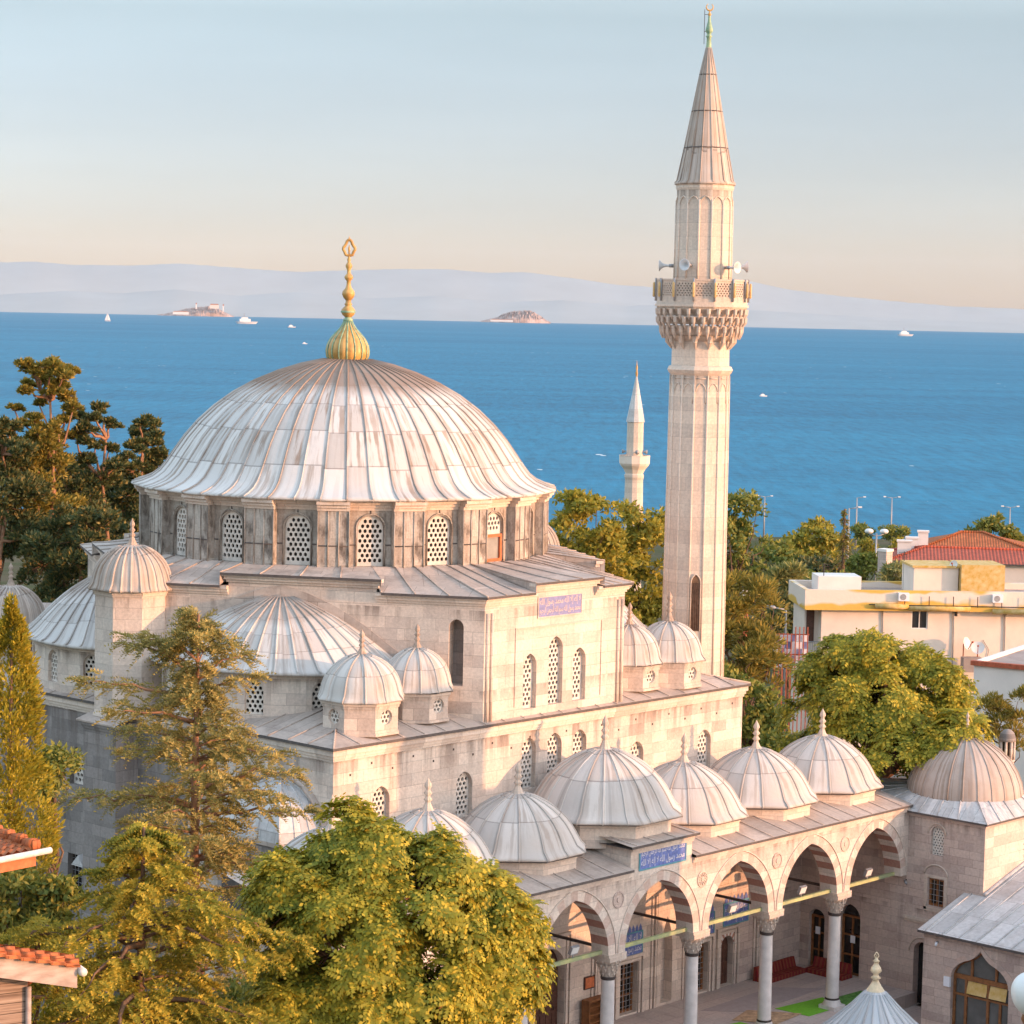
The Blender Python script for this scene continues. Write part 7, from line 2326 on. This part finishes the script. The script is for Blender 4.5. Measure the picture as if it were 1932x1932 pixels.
# ---- dark pines behind on the left
def pine(u, v_top, d, label, boughs, mat="leaf_pine_dark", bark="bark_red", per=150, ls=.5, base_u=None, tr=.26, group="dark pines behind the mosque"):
    """boughs: (u, v, r) foliage pads in survey pixels"""
    S = d / F
    b = gz(d)
    p0 = at(base_u if base_u is not None else u, v_top, d)
    root = thing("pine_tree", label, "tree", (p0.x, p0.y, b), 0, group)
    mb = MB()
    topz = at(u, v_top, d).z - b
    tp = at(u, v_top, d) - Vector((p0.x, p0.y, b))
    tr_pts = limb(mb, (0, 0, 0), (tp.x, tp.y, topz * .93), tr, .06, .018, 9)
    cl = []
    for (bu, bv, br_) in boughs:
        c = at(bu, bv, d + rnd.uniform(-1.4, 1.4)) - Vector((p0.x, p0.y, b))
        R = br_ * S
        low = [q for q in tr_pts if q.z < c.z - .2] or [tr_pts[0]]
        m = min(low, key=lambda q: (q - c).length)
        pp = limb(mb, m, c, .09, .035, .08, 5)
        k = max(4, int(8 * (R / .6)))
        for _ in range(k):
            dr = rdir(1)[0]
            e = c + Vector((dr[0] * R, dr[1] * R, dr[2] * R * .75)) * rnd.uniform(.3, 1)
            limb(mb, c, e, .03, .01, .05, 3)
            cl.append((*e, R * rnd.uniform(.26, .48)))
    cl = np.array(cl)
    n = len(cl) * per
    c = np.repeat(cl, per, 0)
    dr = rdir(n); dr[:, 2] = np.where(dr[:, 2] < -.2, -dr[:, 2] * .6, dr[:, 2])
    p = c[:, :3] + dr * (c[:, 3] * rng.uniform(.2, 1, n) ** .5)[:, None] * np.array([1, 1, .85])
    v = blades(p, unit(dr + rdir(n) * .5 + np.array([0, 0, .25])), rdir(n), ls * .5 * rng.uniform(.6, 1.3, n), .06 * rng.uniform(.6, 1.3, n))
    fast_mesh("crown", v, quads(n), mat, root)
    mb.build("trunk", bark, root)
    return root
pine(95, 690, 128, "tall dark pine whose sunlit orange top rises above the sea", [(62, 700, 22), (95, 695, 26), (118, 712, 22), (80, 716, 20), (118, 735, 20), (108, 722, 22), (60, 726, 13), (50, 740, 10), (28, 775, 13), (45, 800, 12), (128, 752, 15), (138, 772, 15), (124, 792, 17), (74, 764, 11), (66, 792, 15), (92, 812, 22), (48, 690, 14), (132, 700, 14), (100, 745, 16), (60, 860, 45), (100, 870, 45), (75, 830, 34), (110, 830, 30), (30, 880, 40), (70, 940, 60), (120, 950, 45)], "leaf_pine", per=120, base_u=100)
pine(200, 770, 130, "open branched dark pine second from the left behind the mosque", [(150, 785, 18), (190, 772, 18), (178, 790, 16), (210, 800, 18), (160, 810, 18), (145, 830, 22), (180, 840, 16), (205, 850, 14), (165, 870, 20), (235, 865, 18), (215, 880, 18), (200, 900, 38), (160, 910, 40), (130, 930, 40), (180, 980, 55)], "leaf_pine_dark", per=110, base_u=190)
pine(270, 790, 133, "dense dark pine nearest the main dome's left edge", [(268, 796, 16), (285, 808, 20), (262, 818, 20), (295, 835, 24), (265, 845, 24), (300, 860, 22), (280, 880, 30), (250, 890, 28), (310, 900, 24), (260, 930, 40), (230, 960, 45), (270, 980, 45), (225, 1020, 40)], "leaf_pine_dark", per=130, base_u=262)
pine(5, 800, 126, "broad dark pine at the left picture edge", [(-10, 810, 26), (20, 815, 24), (0, 840, 32), (40, 850, 30), (-20, 870, 40), (20, 890, 45), (50, 920, 45), (0, 950, 55), (40, 990, 55), (90, 1010, 55), (10, 1040, 50), (80, 1070, 55)], "leaf_pine_dark", per=130, base_u=10)
pine(225, 880, 138, "dark pine filling the gap between the open pine and the main dome", [(225, 900, 34), (245, 920, 36), (205, 930, 36), (235, 950, 45), (200, 970, 45), (255, 980, 40), (215, 1010, 45), (250, 1030, 40)], "leaf_pine_dark", per=140, base_u=228)
pine(110, 860, 138, "dark bushy pine under the tall orange topped pine", [(110, 880, 36), (80, 890, 36), (140, 890, 34), (95, 920, 45), (130, 940, 45), (60, 930, 45), (110, 980, 50), (70, 990, 50), (150, 1000, 45)], "leaf_pine_dark", per=140, base_u=108)
pine(150, 960, 122, "low dark pine with forked trunks behind the left turret", [(130, 985, 45), (180, 1000, 50), (100, 1030, 50), (150, 1050, 55), (200, 1060, 50), (120, 1100, 50), (170, 1120, 55), (220, 1100, 40), (90, 1140, 45), (240, 1040, 40), (245, 1000, 40)], "leaf_pine_dark", per=130, base_u=150)

# ---- broad trees behind, right of the dome
G1 = "trees between the mosque and the sea"
leaf_tree("broadleaf_tree", "golden green leafy tree just right of the main dome", 1110, 150, 930, [(1105, 1000, 62, 75), (1075, 1040, 50, 85), (1130, 1080, 60, 90), (1090, 950, 40, 35), (1075, 1130, 45, 60), (1140, 1160, 55, 50)], 105, (.45, .8), 90, .36, .10, "leaf_plane", group=G1)
leaf_tree("broadleaf_tree", "golden green leafy tree touching the left side of the tall minaret", 1205, 155, 950, [(1200, 1010, 55, 60), (1230, 1060, 50, 80), (1180, 1090, 55, 85), (1215, 1130, 45, 60), (1190, 1170, 55, 50), (1240, 1190, 30, 45)], 95, (.45, .8), 90, .36, .10, "leaf_plane", group=G1)
leaf_tree("broadleaf_tree", "tall green tree right behind the minaret's right edge", 1395, 172, 932, [(1395, 985, 48, 52), (1375, 1030, 45, 50), (1420, 1040, 36, 48)], 44, (.5, .85), 80, .40, .11, "leaf_green", group=G1)
leaf_tree("pine_tree", "yellowish pine with drooping clumps right of the minaret's foot", 1415, 128, 1095, [(1410, 1160, 62, 65), (1400, 1230, 65, 70), (1440, 1260, 45, 60), (1385, 1130, 40, 40)], 75, (.40, .7), 110, .40, .05, "leaf_pine", needle=True, group=G1)
leaf_tree("broadleaf_tree", "dark green tree below the yellowish pine, behind the hall's right corner", 1415, 122, 1290, [(1410, 1350, 60, 65), (1440, 1390, 50, 50), (1390, 1300, 45, 40)], 46, (.40, .7), 90, .32, .09, "leaf_green", group=G1)
leaf_tree("broadleaf_tree", "broad tree with golden top left of the bare conifer", 1540, 265, 985, [(1540, 1030, 48, 44), (1575, 1040, 28, 34), (1515, 1045, 34, 36)], 50, (.6, 1.1), 70, .55, .15, "leaf_plane", group=G1)
leaf_tree("broadleaf_tree", "lower green tree at the left of the golden topped tree", 1480, 250, 1025, [(1480, 1060, 40, 32), (1455, 1080, 38, 30), (1510, 1075, 36, 30)], 44, (.6, 1.1), 70, .55, .15, "leaf_green", group=G1)
leaf_tree("broadleaf_tree", "dark bushy tree right below the tall minaret-side trees", 1400, 210, 1060, [(1400, 1085, 40, 34), (1435, 1090, 34, 34)], 36, (.5, .9), 70, .5, .14, "leaf_pine_dark", group=G1)
leaf_tree("tufted_tree", "round tufted small tree by the sea left of the twin globe lamp", 1628, 425, 992, [(1628, 1006, 20, 12)], 16, (.6, .9), 70, .7, .14, "leaf_green", group=G1, trunk_r=.18)
leaf_tree("tufted_tree", "round tufted small tree by the sea right of the twin globe lamp", 1687, 425, 990, [(1687, 1005, 25, 12)], 18, (.6, .9), 70, .7, .14, "leaf_green", group=G1, trunk_r=.18)
leaf_tree("shrub", "yellow shrub under the left tufted tree", 1634, 400, 1018, [(1634, 1034, 16, 15)], 14, (.5, .8), 60, .55, .15, "leaf_plane", cat="shrub", group=G1, trunk_r=.1)
leaf_tree("shrub", "yellow shrub under the right tufted tree beside the pillar", 1692, 400, 1020, [(1692, 1034, 16, 14)], 14, (.5, .8), 60, .55, .15, "leaf_plane", cat="shrub", group=G1, trunk_r=.1)
leaf_tree("broadleaf_tree", "loose leafy tree rising over the red roofs at the right", 1868, 235, 972, [(1872, 1015, 34, 32), (1840, 1025, 26, 20), (1905, 1025, 24, 24), (1868, 990, 14, 20)], 44, (.4, .75), 60, .5, .12, "leaf_green", group=G1, extra=[(1818, 1012, 7), (1830, 1003, 7), (1884, 978, 7)])
leaf_tree("shrub", "grey green olive shrubs in front of the red roofed house", 1690, 190, 1062, [(1690, 1086, 28, 22), (1668, 1094, 18, 14)], 30, (.3, .55), 70, .42, .06, "leaf_olive", cat="shrub", group=G1, trunk_r=.1)
leaf_tree("shrub", "yellow feathery bush left of the cream block", 1482, 180, 1075, [(1480, 1110, 26, 32), (1495, 1095, 18, 22)], 34, (.3, .6), 80, .6, .06, "leaf_olive", cat="shrub", needle=True, group=G1, trunk_r=.1)
leaf_tree("shrub", "dark bush under the feathery bush behind the single arm lamp", 1478, 176, 1125, [(1478, 1150, 36, 32)], 34, (.3, .6), 70, .42, .11, "leaf_pine_dark", cat="shrub", group=G1, trunk_r=.1)
leaf_tree("shrub", "green bushes between the bare conifer and the cream block", 1545, 200, 1085, [(1530, 1100, 36, 16), (1575, 1100, 34, 14)], 34, (.3, .6), 70, .45, .12, "leaf_green", cat="shrub", group=G1, trunk_r=.1)
leaf_tree("shrub", "dark bushes left of the pale pillar", 1632, 230, 1060, [(1632, 1072, 30, 22)], 26, (.4, .7), 70, .5, .13, "leaf_green", cat="shrub", group=G1, trunk_r=.1)
leaf_tree("pine_tree", "dark young pine behind the corner building's lead dome", 1880, 119, 1310, [(1872, 1360, 30, 42), (1905, 1385, 30, 40), (1935, 1340, 26, 40)], 42, (.25, .5), 100, .30, .035, "leaf_pine", needle=True, group=G1, trunk_r=.14)
leaf_tree("shrub", "dense dark bush below the orange tiled house", 45, 63, 1650, [(45, 1705, 62, 60), (100, 1710, 40, 50), (0, 1780, 55, 50)], 52, (.3, .5), 110, .20, .05, "leaf_green", cat="shrub", trunk_r=.12)
leaf_tree("shrub", "green shrub against the hall's left wall beside the cypress", 118, 80, 1420, [(112, 1450, 34, 34), (70, 1480, 40, 40)], 30, (.3, .5), 90, .22, .05, "leaf_green", cat="shrub", trunk_r=.12)
leaf_tree("broadleaf_tree", "low leafy tree filling the ground under the spreading cedar", 330, 66, 1850, [(300, 1960, 130, 70), (430, 1930, 90, 70), (180, 1950, 90, 60)], 70, (.35, .6), 90, .24, .06, "leaf_green")
leaf_tree("shrub", "red leaved shrub between the porch domes and the leafy tree", 1490, 118, 1400, [(1480, 1425, 60, 38), (1560, 1440, 60, 34)], 40, (.3, .55), 70, .3, .08, "leaf_green", cat="shrub", group=G1, trunk_r=.12)

leaf_tree("broadleaf_tree", "dark rounded tree between the minaret-side trees and the golden topped tree", 1455, 225, 1040, [(1452, 1075, 44, 38), (1425, 1100, 40, 30)], 44, (.5, .9), 80, .5, .14, "leaf_green", group=G1)
leaf_tree("broadleaf_tree", "low dark tree under the golden topped tree, left of the bare conifer", 1550, 245, 1060, [(1545, 1078, 50, 22), (1510, 1085, 40, 22), (1585, 1085, 40, 20)], 54, (.5, .9), 80, .5, .14, "leaf_pine_dark", group=G1)
leaf_tree("broadleaf_tree", "dark tree behind the red gate and the cream block's left end", 1500, 168, 1150, [(1490, 1185, 36, 40), (1460, 1200, 36, 40)], 44, (.35, .6), 80, .4, .11, "leaf_pine_dark", group=G1)
# ---- bare conifer
def bare_conifer():
    d = 240; S = d / F; b = gz(d)
    p0 = at(1594, 960, d)
    root = thing("conifer_tree", "thin bare conifer with drooping lower branches, left of the pillar", "tree", (p0.x, p0.y, b), 0, G1)
    H = p0.z - b
    mb = MB(); mb.tube([(0, 0, 0), (0, 0, H * .5), (0, 0, H)], [.3, .2, .08], 7)
    P, A, W, LN, WI = [], [], [], [], []
    zlow = at(1594, 1098, d).z - b
    for i in range(120):
        t = rng.uniform(0, 1)
        z = zlow + (H - zlow) * t
        L = np.interp(t, [0, .25, .45, .7, 1], [2.0, 1.7, .8, .45, .2]) * rng.uniform(.5, 1.1)
        a = rng.uniform(0, 2 * PI)
        dv = np.array([math.cos(a), math.sin(a), -.75])
        e = np.array([0, 0, z]) + dv * L
        mb.tube([(0, 0, z), tuple((np.array([0, 0, z]) + e) / 2 + np.array([0, 0, .1])), tuple(e)], [.04, .03, .01], 4)
        for k in range(12):
            q = rng.uniform(.15, 1)
            P.append(np.array([0, 0, z]) + dv * L * q); A.append(unit((dv + rng.normal(size=3) * .5).reshape(1, 3))[0]); W.append(rng.normal(size=3)); LN.append(.4); WI.append(.05)
    v = blades(np.array(P), np.array(A), np.array(W), np.array(LN), np.array(WI))
    fast_mesh("crown", v, quads(len(P)), "leaf_pine", root)
    mb.build("trunk", "bark", root)
bare_conifer()
# ---- small house glimpsed behind the left corner of the mosque
q = at(70, 1196, 112)
t = thing("small_house", "small house with purplish roof and yellow wall glimpsed behind the cypress", "house", (q.x, q.y, 0))
ex = SIDE; ey = VIEW
mb = MB(); mb.obox((0, 0, 0), ex, ey, -2, .9, 0, 4, -1, q.z - .45); mb.build("wall", "foam_yellow", t)
mb = MB(); P = [ex * -2.2 + ey * -.3 + Z * (q.z - .45), ex * 1.1 + ey * -.3 + Z * (q.z - .45), ex * 1.1 + ey * 4.3 + Z * (q.z + .9), ex * -2.2 + ey * 4.3 + Z * (q.z + .9)]
mb.add(P + [p - Z * .1 for p in P], [(0, 1, 2, 3), (4, 5, 1, 0), (5, 6, 2, 1)]); mb.build("roof", "lead_roof", t)
